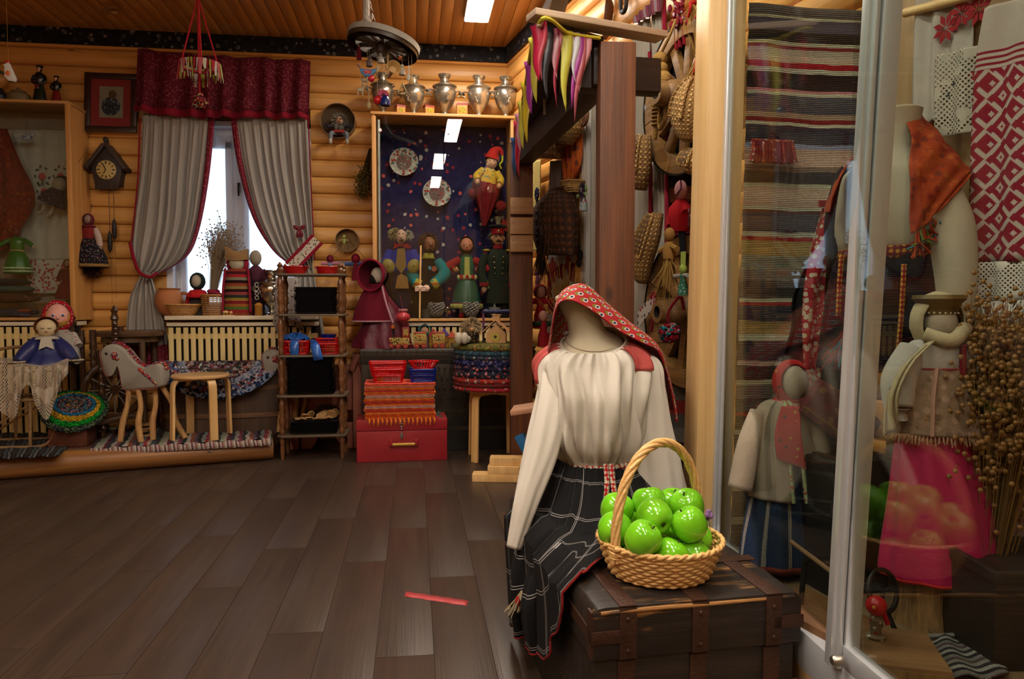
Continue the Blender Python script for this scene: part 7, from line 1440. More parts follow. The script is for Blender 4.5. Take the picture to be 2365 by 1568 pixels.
t = dthing('red_ribbon', 'thin red ribbon loop hanging from the embroidered band', 'ribbon', 1505, 700, .2); G().tube([(0, 0, .03), (.03, 0, .05), (.02, 0, -.05), (.0, 0, -.14)], .007, 6, n=12, flat=.5).obj('ribbon', F('#7a0c20'), t); G().ell((0, 0, .03), .012, 8, 6).obj('knot', F('#7a0c20'), t)
# ================================================================== FOREGROUND: CHEST, DRESSED MANNEQUIN, APPLES
def worn(c1, c2, thr, axis, key):
    m, nt, b = newmat('worn_'+key); co = coords(nt); s = [30.0]*3; s['xyz'.index(axis)] = 2.2
    n = nd(nt, 'TexNoise', {'Vector': nd(nt, 'Mapping', {'Vector': co, 'Scale': tuple(s)}).outputs[0], 'Scale': 1.3, 'Detail': 6.0, 'Roughness': .7}).outputs[0]
    n2 = nd(nt, 'TexNoise', {'Vector': co, 'Scale': 5.0, 'Detail': 3.0}).outputs[0]
    f = ramp(nt, mth(nt, 'ADD', mth(nt, 'MULTIPLY', n, .55), mth(nt, 'MULTIPLY', n2, .45)), [(thr, '#000000'), (thr+.06, '#ffffff')])
    base = ramp(nt, n, [(.3, c1), (.7, '#2b211b')]); finish(b, nt, mixc(nt, f, base, ramp(nt, n, [(.3, c2), (.75, '#a3753f')])), .5); addbump(nt, b, n, .35, .006); return m
m_worn = worn('#15100d', '#7a5028', .545, 'x', 'top'); m_wornf = worn('#0d0b0a', '#4a321c', .62, 'x', 'front'); m_rust = P('#3d2417', .55, .35, 25, .3, bump=.3); m_edge = worn('#2a1c12', '#8a5f34', .46, 'x', 'edge')
FL = CW(.185, 1.655, 0); CR = R(11)-YAW; CWd, CLn, CH = .53, 1.02, .45
t = chest = thing('old_chest', 'old dark wooden chest with iron bands under the apple basket', 'chest', FL, CR)
G().bb(0.012, CWd-.012, .012, CLn-.012, 0, .325).obj('body', m_wornf, t, bev=.008)
for k in range(4):      # lid boards
    y0, y1 = CLn*k/4, CLn*(k+1)/4
    g = G().prism([(.0, .325), (.0, .43), (.012, .447), (.03, CH), (CWd-.03, CH), (CWd-.012, .447), (CWd, .43), (CWd, .325)], y0+.001, y1-.001); g.obj('lid_board', m_worn, t, bev=.004)
G().tube([(.02, .002, .436), (CWd*.3, -.001, .44), (CWd*.6, .001, .438), (CWd-.02, .004, .44)], .0055, 8, n=20).obj('worn_edge', m_edge, t)
for x in (.085, .265, .455):
    G().bb(x-.021, x+.021, -.004, .002, .325, .447).bb(x-.021, x+.021, -.004, CLn, CH-.001, CH+.003).obj('lid_band', m_rust, t, bev=.001)
    G().bb(x-.021, x+.021, .006, .013, 0, .318).obj('body_band', m_rust, t, bev=.001)
    for z in (.345, .42): G().ell((x, -.005, z), (.006, .003, .006), 8, 6).obj('rivet', m_rust, t)
for y in (.24, .6): G().bb(.0, CWd, y-.02, y+.02, CH+.001, CH+.004).obj('lid_band', m_rust, t, bev=.001)
for x0, x1 in ((-.003, .085), (.455, CWd+.003)): [G().bb(x0, x1, y0, y1, z0, z1).obj('corner_band', m_rust, t, bev=.001) for y0, y1, z0, z1 in ((-.004, .002, .365, .395), (.006, .013, .2, .23))]
G().bb(-.004, .002, -.002, .25, .365, .395).bb(-.004, .002, .0, .03, .33, .44).obj('corner_band', m_rust, t)
G().tube([(.24, -.0, .235), (.25, -.03, .2), (.29, -.03, .2), (.30, .0, .235)], .007, 8, n=14).obj('pull_handle', m_rust, t)
# ---- mannequin
MD = 2.45; C0 = CW((1374-CX)/FPX*MD, MD, 0)
def W3(x, y, z): return C0+RT*x+FW*y+UP*z
t = man = thing('dressed_mannequin', 'headless mannequin in white peasant blouse and black checked skirt', 'mannequin', (0, 0, 0))
m_bl = P('#c8c2b7', .8, .05, 8, 0, .15, 300, .2, .2); m_lin = P('#b0a68f', .85, .05, 10, 0, .12, 400, .15, .2)
prof = [(1.02, .108, .092, -.004, .0), (1.014, .124, .103, -.004, 0), (1.0, .146, .112, -.003, 0), (.975, .172, .123, -.002, 0), (.945, .184, .132, -.002, 0), (.9, .178, .142, -.002, -.006), (.85, .166, .150, 0, -.014), (.8, .160, .150, 0, -.014), (.75, .160, .146, .002, -.01), (.71, .158, .142, .004, -.006), (.675, .148, .132, .006, -.003), (.65, .134, .118, .008, 0), (.63, .120, .104, .008, 0), (.612, .118, .102, .008, 0)]
PR = crom(prof, 60)
def bpt(v, a, ex=0.0):
    k = v*59; i = min(int(k), 58); f = k-i; z, aa, bb_, cx_, cy_ = [PR[i][j]*(1-f)+PR[i+1][j]*f for j in range(5)]
    up = math.exp(-v*5); dn = math.exp(-(1-v)*6); md = math.sin(PI*v)
    g_ = .016*up*math.sin(30*a+2*math.sin(3*a))*min(1, v*12+.1)+.014*dn*math.sin(25*a+math.sin(5*a))*min(1, (1-v)*10+.2)+md*(.013*math.sin(9*a+3*v+1.2*math.sin(2*a))+.022*(abs(math.sin(8*a-2*v+.6*math.sin(5*v)))-.5)+.012*(abs(math.sin(13*a+4*v+1.5*math.sin(3*a)))-.5))
    tl = .012*math.cos(a)*up+.042*math.sin(a)*math.exp(-v*7)
    return W3(cx_+(aa+g_+ex)*math.cos(a), cy_+(bb_+g_+ex)*math.sin(a), z+tl)
n = 220
G().grid([[bpt(j/79, 2*PI*i/n) for i in range(n)] for j in range(80)], close=True).obj('blouse', m_bl, t, ang=180)
G().tube([bpt(.0, 2*PI*i/80)+UP*.002 for i in range(80)], .005, 6, closed=True).obj('neckline_binding', m_bl, t)
m_cor = P('#a84844', .75, .12, 30, 0, .2, 300, .2, .2)
for a0, a1, v0, v1, in ((-46, 52, .03, .33), (150, 200, .04, .4)):
    rows = []
    for j in range(14):
        v = v0+(v1-v0)*j/13; rows.append([bpt(v, R(a0+(a1-a0)*i/39*(1 if a0 > 0 else (1-.15*j/13))), .0042+.004*math.sin(i*1.1+j*.1)) for i in range(40)])
    G().grid(rows).obj('shoulder_patch', m_cor, t, ang=180, solid=.002)
# chest form and neck
G().grid([[W3(-.004+(.106+e)*math.cos(a), .0+(.09+e)*math.sin(a), z+tl*math.sin(a)) for a in [2*PI*i/60 for i in range(60)]] for z, e, tl in ((.995, .0, .038), (1.015, .0, .038), (1.028, -.014, .034), (1.038, -.03, .022), (1.05, -.058, .01))], close=True).obj('chest_form', m_lin, t, ang=180)
nk = [(-.008, -.005, 1.03, .088, .075), (-.018, -.002, 1.05, .07, .064), (-.03, .0, 1.075, .062, .06), (-.044, .004, 1.11, .062, .062), (-.056, .008, 1.14, .066, .066), (-.066, .01, 1.165, .066, .066), (-.066, .012, 1.178, .045, .045), (-.066, .012, 1.182, .001, .001)]
G().grid([[W3(x+r*math.cos(a), y+r2*math.sin(a), z-.045*(math.cos(a)*r if k > 3 else 0)+.036*math.sin(a)*max(0, 1-k/9)) for a in [2*PI*i/48 for i in range(48)]] for k, (x, y, z, r, r2) in enumerate([(*p_,) for p_ in crom(nk, 24)])], close=True).obj('neck', m_lin, t, ang=180)
# sleeves
def sleeve(ctl, rad, flat=.8):
    q = crom([tuple(PD(*c_)) for c_ in ctl], 46); rs = [r[0] for r in crom([(r,) for r in rad], 46)]; rows = []; prev = None
    for i in range(46):
        p_ = Vector(q[i]); tv = (Vector(q[min(i+1, 45)])-Vector(q[max(i-1, 0)])).normalized(); x = (RT-tv*RT.dot(tv)).normalized(); y = tv.cross(x); f = i/45
        row = []
        for k in range(72):
            a = 2*PI*k/72; e = 1+.07*math.sin(5*a+2.5*f*PI)*(.4+f*.6)+.07*math.exp(-f*6)*math.sin(14*a)+.035*math.sin(9*a-4*f); row.append(p_+(x*math.cos(a)+y*math.sin(a)*flat)*rs[i]*e)
        rows.append(row)
    return G().grid(rows, close=True)
sleeve([(1296, 815, 2.46), (1286, 842, 2.44), (1274, 930, 2.38), (1252, 1040, 2.33), (1215, 1160, 2.28), (1186, 1265, 2.26)], [.012, .046, .052, .053, .038, .022]).obj('sleeve', m_bl, t, ang=180, solid=.002)
sleeve([(1484, 822, 2.44), (1496, 848, 2.43), (1503, 905, 2.41), (1511, 1000, 2.40), (1522, 1080, 2.40), (1531, 1160, 2.40)], [.012, .044, .05, .062, .072, .08], .55).obj('sleeve', m_bl, t, ang=180, solid=.002)
# skirt
sk = [[(1300, 1050, 2.54), (1250, 1120, 2.62), (1205, 1230, 2.6), (1190, 1330, 2.55), (1200, 1440, 2.5)],
      [(1288, 1058, 2.44), (1240, 1150, 2.42), (1198, 1250, 2.35), (1184, 1360, 2.3), (1194, 1460, 2.3)],
      [(1308, 1072, 2.36), (1280, 1170, 2.28), (1235, 1280, 2.2), (1210, 1390, 2.15), (1222, 1492, 2.15)],
      [(1342, 1080, 2.33), (1328, 1180, 2.2), (1288, 1275, 2.1), (1258, 1390, 2.02), (1264, 1518, 2.0)],
      [(1382, 1082, 2.33), (1384, 1190, 2.16), (1352, 1262, 2.03), (1322, 1335, 1.9), (1310, 1458, 1.87)],
      [(1420, 1078, 2.35), (1438, 1180, 2.17), (1420, 1228, 2.08), (1386, 1270, 1.95), (1344, 1350, 1.80)],
      [(1458, 1066, 2.41), (1496, 1160, 2.27), (1505, 1200, 2.18), (1470, 1236, 2.06), (1394, 1302, 1.92)],
      [(1466, 1054, 2.5), (1545, 1140, 2.42), (1570, 1180, 2.36), (1555, 1215, 2.25), (1500, 1262, 2.1)]]
ctl = [[tuple(PD(*sk[c_][r])) for c_ in range(8)] for r in range(5)]
rows = loft(ctl, 150, 70); out = []
for j, r in enumerate(rows):
    v = j/69; row = []
    for i, p_ in enumerate(r):
        u = i/149; k = .010*math.exp(-v*8)*math.sin(u*2*PI*22)+(.004+.022*min(1, v*1.6))*(math.sin(u*2*PI*6.5+1.5*v)+.45*math.sin(u*2*PI*13+2+v*3))*(1 if u < .62 else .45)
        row.append(Vector(p_)+(FW*-.75-RT*.5)*k)
    out.append(row)
# keep cloth above the trunk lid
ci = Matrix.Rotation(-CR, 4, 'Z')@Matrix.Translation(-FL)
for r in out:
    for i, p_ in enumerate(r):
        q = ci@p_
        pl_, pu = q.x+.03, CH+.03-q.z
        if pl_ > 0 and pu > 0 and q.x < CWd and -.015 < q.y < CLn: r[i] = p_-Vector((math.cos(CR), math.sin(CR), 0))*pl_ if pl_ < pu else p_+UP*pu
skm = plaid('#0a090b', '#8f8c8a', .15, .014, gap=.05)
G().grid(out).obj('skirt', skm, t, ang=180, solid=.003)
G().tube([p_ for p_ in out[-1][8:]], .0035, 6).obj('red_hem', F('#7a1814'), t)
bk = [[(1310, 1046, 2.56), (1380, 1040, 2.6), (1466, 1050, 2.52)], [(1260, 1110, 2.7), (1400, 1110, 2.75), (1540, 1130, 2.6)], [(1215, 1240, 2.66), (1390, 1190, 2.8), (1570, 1180, 2.6)]]
G().grid(loft([[tuple(PD(*c_)) for c_ in r] for r in bk], 30, 16)).obj('skirt_back', skm, t, ang=180, solid=.003)
# belt
mbelt = dots('#8a1418', ['#a8a08a'], 55, .42, rand=.3, which='UV')
rows = [[W3(.008+(.128+.003*e)*math.cos(a), (.112+.003*e)*math.sin(a), z+.006*math.cos(a)) for a in [2*PI*i/90 for i in range(90)]] for z, e in ((.604, 0), (.612, 1), (.621, 1), (.629, 0))]
G().grid(rows, close=True).obj('belt', mbelt, t, ang=180, solid=.004)
for x0, x1, x2, l in ((1399, 1402, 1398, 1172), (1412, 1416, 1421, 1150)):
    r = crom([(x0, 1072, 2.31), (x1, 1115, 2.25), (x2, l, 2.19)], 16); G().grid([[PD(x-5.5, y, d), PD(x, y, d-.006), PD(x+5.5, y, d)] for x, y, d in r]).obj('belt_end', mbelt, t, ang=180, solid=.004)
g, _ = bunch(PD(1205, 1368, 2.22), PD(1190, 1412, 2.22), 40, 5, .03, .0022); g.obj('tassel', F('#a89a7c'), t); G().ell(PD(1196, 1388, 2.21), (.008, .008, .016)).obj('tassel_knot', F('#9a1418'), t)
# kerchief
kc = [[(1254, 872, 2.44), (1270, 800, 2.40), (1279, 735, 2.36), (1292, 700, 2.345), (1322, 694, 2.33), (1375, 722, 2.34), (1428, 762, 2.36), (1480, 790, 2.38), (1522, 815, 2.43), (1548, 895, 2.46), (1562, 975, 2.48)],
      [(1252, 868, 2.50), (1268, 790, 2.44), (1280, 715, 2.40), (1296, 680, 2.38), (1340, 668, 2.38), (1394, 704, 2.40), (1448, 745, 2.42), (1500, 780, 2.44), (1532, 820, 2.47), (1552, 895, 2.5), (1566, 965, 2.5)],
      [(1256, 860, 2.58), (1272, 785, 2.54), (1288, 705, 2.48), (1310, 668, 2.45), (1356, 660, 2.45), (1408, 706, 2.48), (1460, 752, 2.52), (1506, 790, 2.54), (1530, 830, 2.58), (1546, 890, 2.6), (1556, 950, 2.6)],
      [(1270, 860, 2.66), (1290, 800, 2.66), (1310, 740, 2.62), (1335, 710, 2.6), (1380, 710, 2.6), (1420, 750, 2.62), (1460, 800, 2.64), (1495, 830, 2.66), (1515, 860, 2.66), (1528, 900, 2.66), (1535, 940, 2.66)]]
rows = loft([[tuple(PD(*c_)) for c_ in r] for r in kc], 120, 40)
def kmat():
    m, nt, b = newmat('kerchief_print'); co = coords(nt, 'UV'); sp = nd(nt, 'SeparateXYZ', {0: co}).outputs
    mp = nd(nt, 'Mapping', {'Vector': co, 'Rotation': (0, 0, R(35))}).outputs[0]
    vo = nd(nt, 'TexVoronoi', {'Vector': mp, 'Scale': 26.0, 'Randomness': .12}, voronoi_dimensions='2D'); d = vo.outputs['Distance']
    vp = nd(nt, 'VectorMath', {0: mp, 1: (.006, .009, 0)}, operation='ADD').outputs[0]; d2 = nd(nt, 'TexVoronoi', {'Vector': vp, 'Scale': 26.0, 'Randomness': .12}, voronoi_dimensions='2D').outputs['Distance']
    nz = nd(nt, 'TexNoise', {'Vector': co, 'Scale': 260.0}).outputs[0]
    c = mixc(nt, ramp(nt, d2, [(.26, '#ffffff'), (.3, '#000000')]), lin('#93101a'), mixc(nt, nz, lin('#8a7a1c'), lin('#2a3a14')))
    c = mixc(nt, ramp(nt, d, [(.24, '#ffffff'), (.28, '#000000')]), c, lin('#b5b0a8')); c = mixc(nt, ramp(nt, d, [(.14, '#ffffff'), (.17, '#000000')]), c, lin('#12163a'))
    finish(b, nt, c, .7, sheen=.25, spec=.3); addbump(nt, b, nd(nt, 'TexNoise', {'Vector': co, 'Scale': 500.0}).outputs[0], .1); return m
mker = kmat()
G().grid([[Vector(p_)+FW*.006*math.sin(i*.35+j*.3)*min(1, abs(i-45)/40) for i, p_ in enumerate(r)] for j, r in enumerate(rows)]).obj('kerchief', mker, t, ang=180, solid=.002)
G().tube([Vector(p_) for p_ in rows[0]], .0022, 5).obj('kerchief_hem', F('#7a0e16'), t)
# ---- apple basket
BD = 1.885; BC = PD(1522, 1335, BD); BC.z = CH+.005
mwk = wood('#c08e4c', '#e8c080', .45, 'x', 5, coat=.1)
t = basket('apple_basket', 'round wicker basket with arched handle on the old chest', BC, .122, .158, .088, mwk, rows=11, stakes=26, thick=.0042, rim=.0062)
ha = R(33)-YAW; hx = Vector((math.cos(ha), math.sin(ha), 0)); pts = []
for i in range(60):
    a = PI*i/59; k = .152; pts.append(hx*(-k*math.cos(a))+UP*(.05+.285*math.sin(a)**.8))
for s in range(5):
    q = []
    for i, p_ in enumerate(pts):
        tv = (pts[min(i+1, 59)]-pts[max(i-1, 0)]).normalized(); nx = tv.cross(UP if abs(tv.z) < .9 else hx).normalized(); nx = hx.cross(UP); ny = tv.cross(nx).normalized(); ph = 2*PI*s/5+i*.33; q.append(p_+nx*.0085*math.cos(ph)+ny*.0075*math.sin(ph))
    G().tube(q, .0056, 7).obj('handle_strand', mwk, t, ang=80)
for e in (pts[2], pts[-3]):
    for k in range(5): G().torus((e.x, e.y, .06+.008*k), .0135, .003, 16, 6, rotm(10*(k % 3-1), 12, 0)).obj('binding', mwk, t)
# apples
m_ap = None
def applemat():
    m, nt, b = newmat('green_apple'); co = coords(nt); n = nd(nt, 'TexNoise', {'Vector': co, 'Scale': 9.0, 'Detail': 3.0}).outputs[0]; z = nd(nt, 'SeparateXYZ', {0: co}).outputs[2]
    c = mixc(nt, n, lin('#5cb010'), lin('#86d428')); finish(b, nt, c, .16, spec=.55, coat=.35); b.inputs['Subsurface Weight'].default_value = .06; b.inputs['Subsurface Radius'].default_value = (.01, .02, .005); return m
m_ap = applemat(); ra = .0445
apr = [(.001, -.82), (.12, -.84), (.3, -.93), (.52, -.93), (.75, -.75), (.93, -.42), (1.0, 0), (.98, .35), (.85, .68), (.62, .88), (.4, .95), (.22, .9), (.1, .78), (.03, .66), (.001, .62)]
ame = G().lathe([(r*ra, z*ra*.95) for r, z in crom(apr, 34)], 36).mesh('apple_flesh', m_ap, ang=180); sme = G().tube([(0, 0, ra*.6), (.001, 0, ra*.8), (.004, 0, ra*.98)], [.0022, .0018, .0026], 7).mesh('stem', P('#3a2a16', .7), ang=60); cme = G().lathe([(.001, -.83*ra), (.006, -.85*ra), (.003, -.8*ra)], 8, rip=(5, .4)).mesh('calyx', P('#3a3016', .7))
spots = [(1427, 1180, 1.93, 20, 30), (1498, 1162, 1.93, 15, 200), (1515, 1200, 1.835, -70, 20), (1590, 1178, 1.92, 25, -60), (1424, 1228, 1.85, 60, 160), (1489, 1254, 1.79, 40, 60), (1592, 1237, 1.83, 32, 250), (1555, 1165, 2.0, 10, 0), (1632, 1232, 1.92, 50, 40), (1545, 1282, 1.78, 30, 90), (1455, 1288, 1.80, 20, 10), (1610, 1285, 1.83, 40, 100), (1480, 1215, 1.98, 20, 140), (1545, 1240, 1.91, 10, 20), (1440, 1240, 1.95, 10, 20)]
ps = [PD(x, y, d) for x, y, d, _, _ in spots]
for it in range(60):
    for i in range(len(ps)):
        for j in range(i):
            v = ps[i]-ps[j]; l = v.length
            if l < ra*1.96: v = v/l*(ra*1.96-l)*.5; v2 = FW*v.dot(FW)*1.2+RT*v.dot(RT)*.7+UP*v.z*.7; ps[i] = ps[i]+v2; ps[j] = ps[j]-v2
    for i in range(len(ps)):
        h = Vector((ps[i].x-BC.x, ps[i].y-BC.y, 0)); zr = ps[i].z-BC.z; mx = .122+.036*min(zr, .088)/.088-.006-ra*(1 if zr < .088 else max(.25, 1-(zr-.088)/.05))
        if h.length > mx: h = h*(mx/h.length); ps[i] = Vector((BC.x+h.x, BC.y+h.y, ps[i].z))
        ps[i].z = max(ps[i].z, BC.z+ra+.008)
for k, (p_, sp) in enumerate(zip(ps, spots)):
    t = thing('apple', 'shiny green artificial apple heaped in the wicker basket on the old chest', 'apple', p_, group='green apples in the wicker basket', rot=(R(sp[3]), 0, R(sp[4])))
    share(ame, 'flesh', t); share(sme, 'stem', t); share(cme, 'calyx', t)
t = thing('lilac_tuft', 'small lilac paper tuft peeking out behind the apple basket', 'flower', PD(1636, 1190, 2.02)); g = G()
for k in range(7): g.ell((.007*math.cos(k*.9), .006*math.sin(k*1.7), .009*math.sin(k)), (.008, .006, .008), 7, 5)
g.obj('petals', F('#8a6a9a'), t); G().tube([(0, 0, 0), (-.01, -.05, -.06)], .002, 5).obj('stem', F('#4a5a3a'), t)
# ================================================================== GLASS SHOWCASE AT THE RIGHT
def gl(d): return (.91-.0958*d)/.9954                      # sideways place of the sliding glass
GA = math.atan2((CW(gl(.8), .8, 0)-CW(gl(2.4), 2.4, 0)).y, (CW(gl(.8), .8, 0)-CW(gl(2.4), 2.4, 0)).x)   # local x runs towards the camera
G0 = CW(gl(2.42), 2.42, 0)
m_al = P('#c2c6ca', .35, .04, 30, .45); m_lw = wood('#b8925c', '#d6b680', .45, 'z', .6); m_lwx = wood('#b8925c', '#d6b680', .45, 'x', .6)
t = show = thing('glass_showcase', 'tall showcase with sliding glass doors and aluminium profiles beside trunk', 'showcase', G0, GA)
# local: x along the front towards the camera, y to the left of it (room) is -? use world helper
LX = Vector((math.cos(GA), math.sin(GA), 0)); LY = Vector((-math.sin(GA), math.cos(GA), 0)); sgn = 1 if LY.dot(RT) > 0 else -1      # sgn*y = into the case
SZ0, SZT, SL = .33, 2.95, 1.62
def sb(x0, x1, y0, y1, z0, z1, name, mat, par=None, bev=.003): return G().bb(x0, x1, min(sgn*y0, sgn*y1), max(sgn*y0, sgn*y1), z0, z1).obj(name, mat, par or show, bev=bev)
sb(-.08, SL, -.02, .55, 0, .25, 'podium', m_lwx); sb(-.02, SL, .0, .52, .25, SZ0, 'floor_board', wood('#5a4630', '#7a6246', .6, 'x'))
sb(-.02, SL, -.03, .05, .25, .345, 'lower_track', m_al); sb(-.08, SL, -.03, .06, SZT, SZT+.05, 'top_track', m_al)
# leaning end frame
def lean(pxt, pxb, d0, d1, name, mat, y0=-10, y1=1330):
    a, b, c, e = PD(pxt[0], y0, d0), PD(pxt[1], y0, d0), PD(pxb[0], y1, d0), PD(pxb[1], y1, d0); k = d1-d0
    # extend down to the podium / up to the top
    def ext(p, q, z): return p+(q-p)*((z-p.z)/(q.z-p.z))
    A_, B_, C_, E_ = ext(a, c, SZT), ext(b, e, SZT), ext(a, c, .0 if name == 'end_frame' else .34), ext(b, e, .0 if name == 'end_frame' else .34)
    vs = [C_, E_, B_, A_]; vs = vs+[v+FW*k for v in vs]; g = G().q(vs, [(0, 1, 2, 3), (7, 6, 5, 4), (0, 4, 5, 1), (1, 5, 6, 2), (2, 6, 7, 3), (3, 7, 4, 0)])
    M = Matrix.LocRotScale(G0, Euler((0, 0, GA)), None).inverted(); g.xf(M); return g.obj(name, mat, show, bev=.004)
lean((1640, 1688), (1600, 1646), 2.42, 2.6, 'end_frame', m_lw); lean((1700, 1726), (1657, 1684), 2.45, 2.5, 'inner_post', m_lw)
lean((1684, 1693), (1643, 1652), 2.40, 2.44, 'door_profile', m_al); lean((1694, 1702), (1653, 1661), 2.395, 2.43, 'door_profile', m_al)
for (a, b), (c, e), d in (((2006, 2022), (1928, 1944), 1.60), ((2024, 2036), (1946, 1957), 1.59), ((2044, 2088), (1962, 1998), 1.585)): lean((a, b), (c, e), d, d+.03, 'door_profile', m_al)
xm = (PD(2010, 700, 1.6)-G0).dot(LX)
d1_ = sb(.0, xm, .012, .017, .36, SZT-.02, 'glass_door', glassm('#f2f7f4', 1.37), bev=0); d2_ = sb(xm-.03, SL, -.017, -.012, .38, SZT-.02, 'glass_door', glassm('#f2f7f4', 1.37), bev=0)
sb(.0, xm, .004, .026, .335, .365, 'door_rail', m_al); sb(xm-.03, SL, -.03, -.003, .345, .395, 'door_rail', m_al); sb(xm+.0, SL, -.027, -.006, .3, .343, 'wood_strip', m_lwx)
lk = PD(1945, 1523, 1.62); G().lathe([(.012, 0), (.012, .02), (.009, .024), (.001, .024)], 16, rot=rotm(90, 0, 0)).obj('lock', P('#9a958c', .3, metal=.9), show, loc=Matrix.LocRotScale(G0, Euler((0, 0, GA)), None).inverted()@PD(1945, 1525, 1.57))
# inside: back panel along the slanting wall, end panel
def wpl(px, py, off): return DW(px, py, off)
def back(name, label, l, r, off, mat, cat, n=26, folds=3, amp=.008, solid=.003): return strip(label, name, l, r, off, mat, folds, amp, cat, solid)
# rag rug hanging at the end
rc = [('#55504e', 20), ('#b5a088', 5), ('#494450', 30), ('#2f2a28', 20), ('#b8a48c', 8), ('#6a2a2c', 7), ('#8f857a', 15), ('#a08c7e', 15), ('#8a2028', 13), ('#b8a890', 8), ('#2c2522', 36), ('#a86a70', 7), ('#b8a48c', 8), ('#4a4a52', 36), ('#8a7868', 10), ('#6a2424', 10), ('#b8a48c', 7), ('#35333c', 38), ('#7a80a0', 10), ('#a88478', 40), ('#6a5a50', 12), ('#2c2b2e', 24), ('#b5a28a', 10), ('#b08a7c', 42), ('#b5a48e', 8), ('#4a2622', 6), ('#3a3842', 42), ('#b8a890', 10), ('#8a2424', 7), ('#8a7448', 34), ('#77786a', 34), ('#6a6058', 22), ('#46403e', 38), ('#b5a48a', 9), ('#8a3430', 8), ('#3d3b42', 32), ('#8a764e', 30), ('#b0a08a', 14), ('#34333c', 46), ('#a8887c', 10), ('#2a2726', 30), ('#a8987e', 12), ('#6a5f58', 30), ('#45403c', 30), ('#8a2a26', 8), ('#2e2b2a', 30), ('#a89a80', 12), ('#37353a', 40), ('#7a6f60', 30), ('#2c2a2c', 40), ('#94876e', 14), ('#3a3638', 60), ('#8a7c68', 16), ('#2a2829', 60)]
rc = [('#%02x%02x%02x' % tuple(min(235, int(int(c_[i:i+2], 16)*1.5)) for i in (1, 3, 5)), w__) for c_, w__ in rc]
t = thing('rag_rug', 'long horizontally striped rag rug hanging behind the showcase glass', 'rug', (0, 0, 0))
rows = loft([[tuple(PD(*c_)) for c_ in r] for r in (((1730, 8, 2.46), (1870, 18, 2.475), (2036, 32, 2.49)), ((1718, 420, 2.46), (1860, 425, 2.475), (2030, 430, 2.49)), ((1704, 800, 2.46), (1850, 800, 2.475), (2022, 800, 2.49)), ((1686, 1270, 2.46), (1830, 1265, 2.475), (2010, 1260, 2.49)))], 50, 120)
G().grid([[Vector(p_)-FW*(.004*math.sin(j*.9+.3*math.sin(i*.4))+.006*math.sin(i*.2)) for i, p_ in enumerate(r)] for j, r in enumerate(rows)]).obj('weave', stripes([c_ for c_, _ in rc], 1.83, 1, wts=[w__ for _, w__ in rc], jit=.012, rib=170, bump=.7), t, ang=180, solid=.006)
t = thing('ruffled_potholder', 'dark red ruffled fabric piece pinned on the rag rug', 'fabric ornament', PD(1783, 350, 2.42)); rr = random.Random(3)
for k in range(13):
    x = -.065+k*.0108; G().tube([(x, 0, .03), (x*1.05, -.01, .0), (x*1.12, -.008, -.035-.004*(k % 2))], [.009, .008, .012], 8, n=8).obj('ruffle', F('#6a1620') if k % 3 else dots('#7a2a30', ['#b09a98', '#a84a2c'], 90, .4), t)
G().tube([(-.07, 0, .032), (.07, 0, .03)], .009, 8).obj('band', dots('#7a2a30', ['#b09a98', '#a84a2c'], 90, .4), t); G().torus((.0, 0, .05), .009, .002, 14, 5, rotm(90, 0, 0)).obj('loop', F('#4a1a20'), t)
# panelling behind
cp = wood('#8a6a4a', '#a88a66', .55, 'z', .6); t = thing('back_panel', 'plain wooden back panel of the showcase behind the towels', 'panel', (0, 0, 0)); a, b = DW(2060, 700, .03), DW(2500, 700, .03); vs = [Vector((a.x, a.y, SZ0)), Vector((b.x, b.y, SZ0)), Vector((b.x, b.y, SZT)), Vector((a.x, a.y, SZT))]; G().q([v-DN*.01 for v in vs]+[v+DN*.01 for v in vs], [(0, 1, 2, 3), (7, 6, 5, 4), (0, 4, 5, 1), (1, 5, 6, 2), (2, 6, 7, 3), (3, 7, 4, 0)]).obj('board', cp, t); G().tube([DW(2090, 30, .08), DW(2365, -40, .1)], .014, 10).obj('hanging_rail', m_lwx, t)
# towels
t = back('embroidered_towel', 'white towel with red star embroidery and lace end in showcase', [(2116, -10), (2112, 150), (2112, 290)], [(2250, -40), (2250, 150), (2262, 250)], .07, F('#a89f98'), 'towel', folds=3)
def star(px, py, r, col, par, off=.085):
    g = G(); c = DW(px, py, off)
    for k in range(8): a = R(45*k+22.5); v = DE*math.cos(a)+UP*math.sin(a); w_ = DE*-math.sin(a)+UP*math.cos(a); q = [c+v*r*.12, c+v*r*.6+w_*r*.2, c+v*r, c+v*r*.6-w_*r*.2]; g.q([x+DN*.001 for x in q]+[x+DN*.003 for x in q], [(0, 1, 2, 3), (7, 6, 5, 4), (0, 1, 5, 4), (1, 2, 6, 5), (2, 3, 7, 6), (3, 0, 4, 7)])
    g.obj('star', F(col), par)
for px, py in ((2222, 30), (2262, 22), (2185, 65)): star(px, py, .045, '#8a2028', t)
for px, py, c_ in ((2210, 190, '#26303a'), (2246, 175, '#8a2028'), (2178, 205, '#8a2028'), (2186, 220, '#26303a')): star(px, py, .015, c_, t)
strip('white lace hem panel with zigzag edge below the star towel', 'lace_towel', [(2160, 130), (2160, 230), (2162, 318)], [(2272, 100), (2270, 210), (2275, 300)], .09, lace('#a89f92', 90, .62), 2, .006, 'lace')
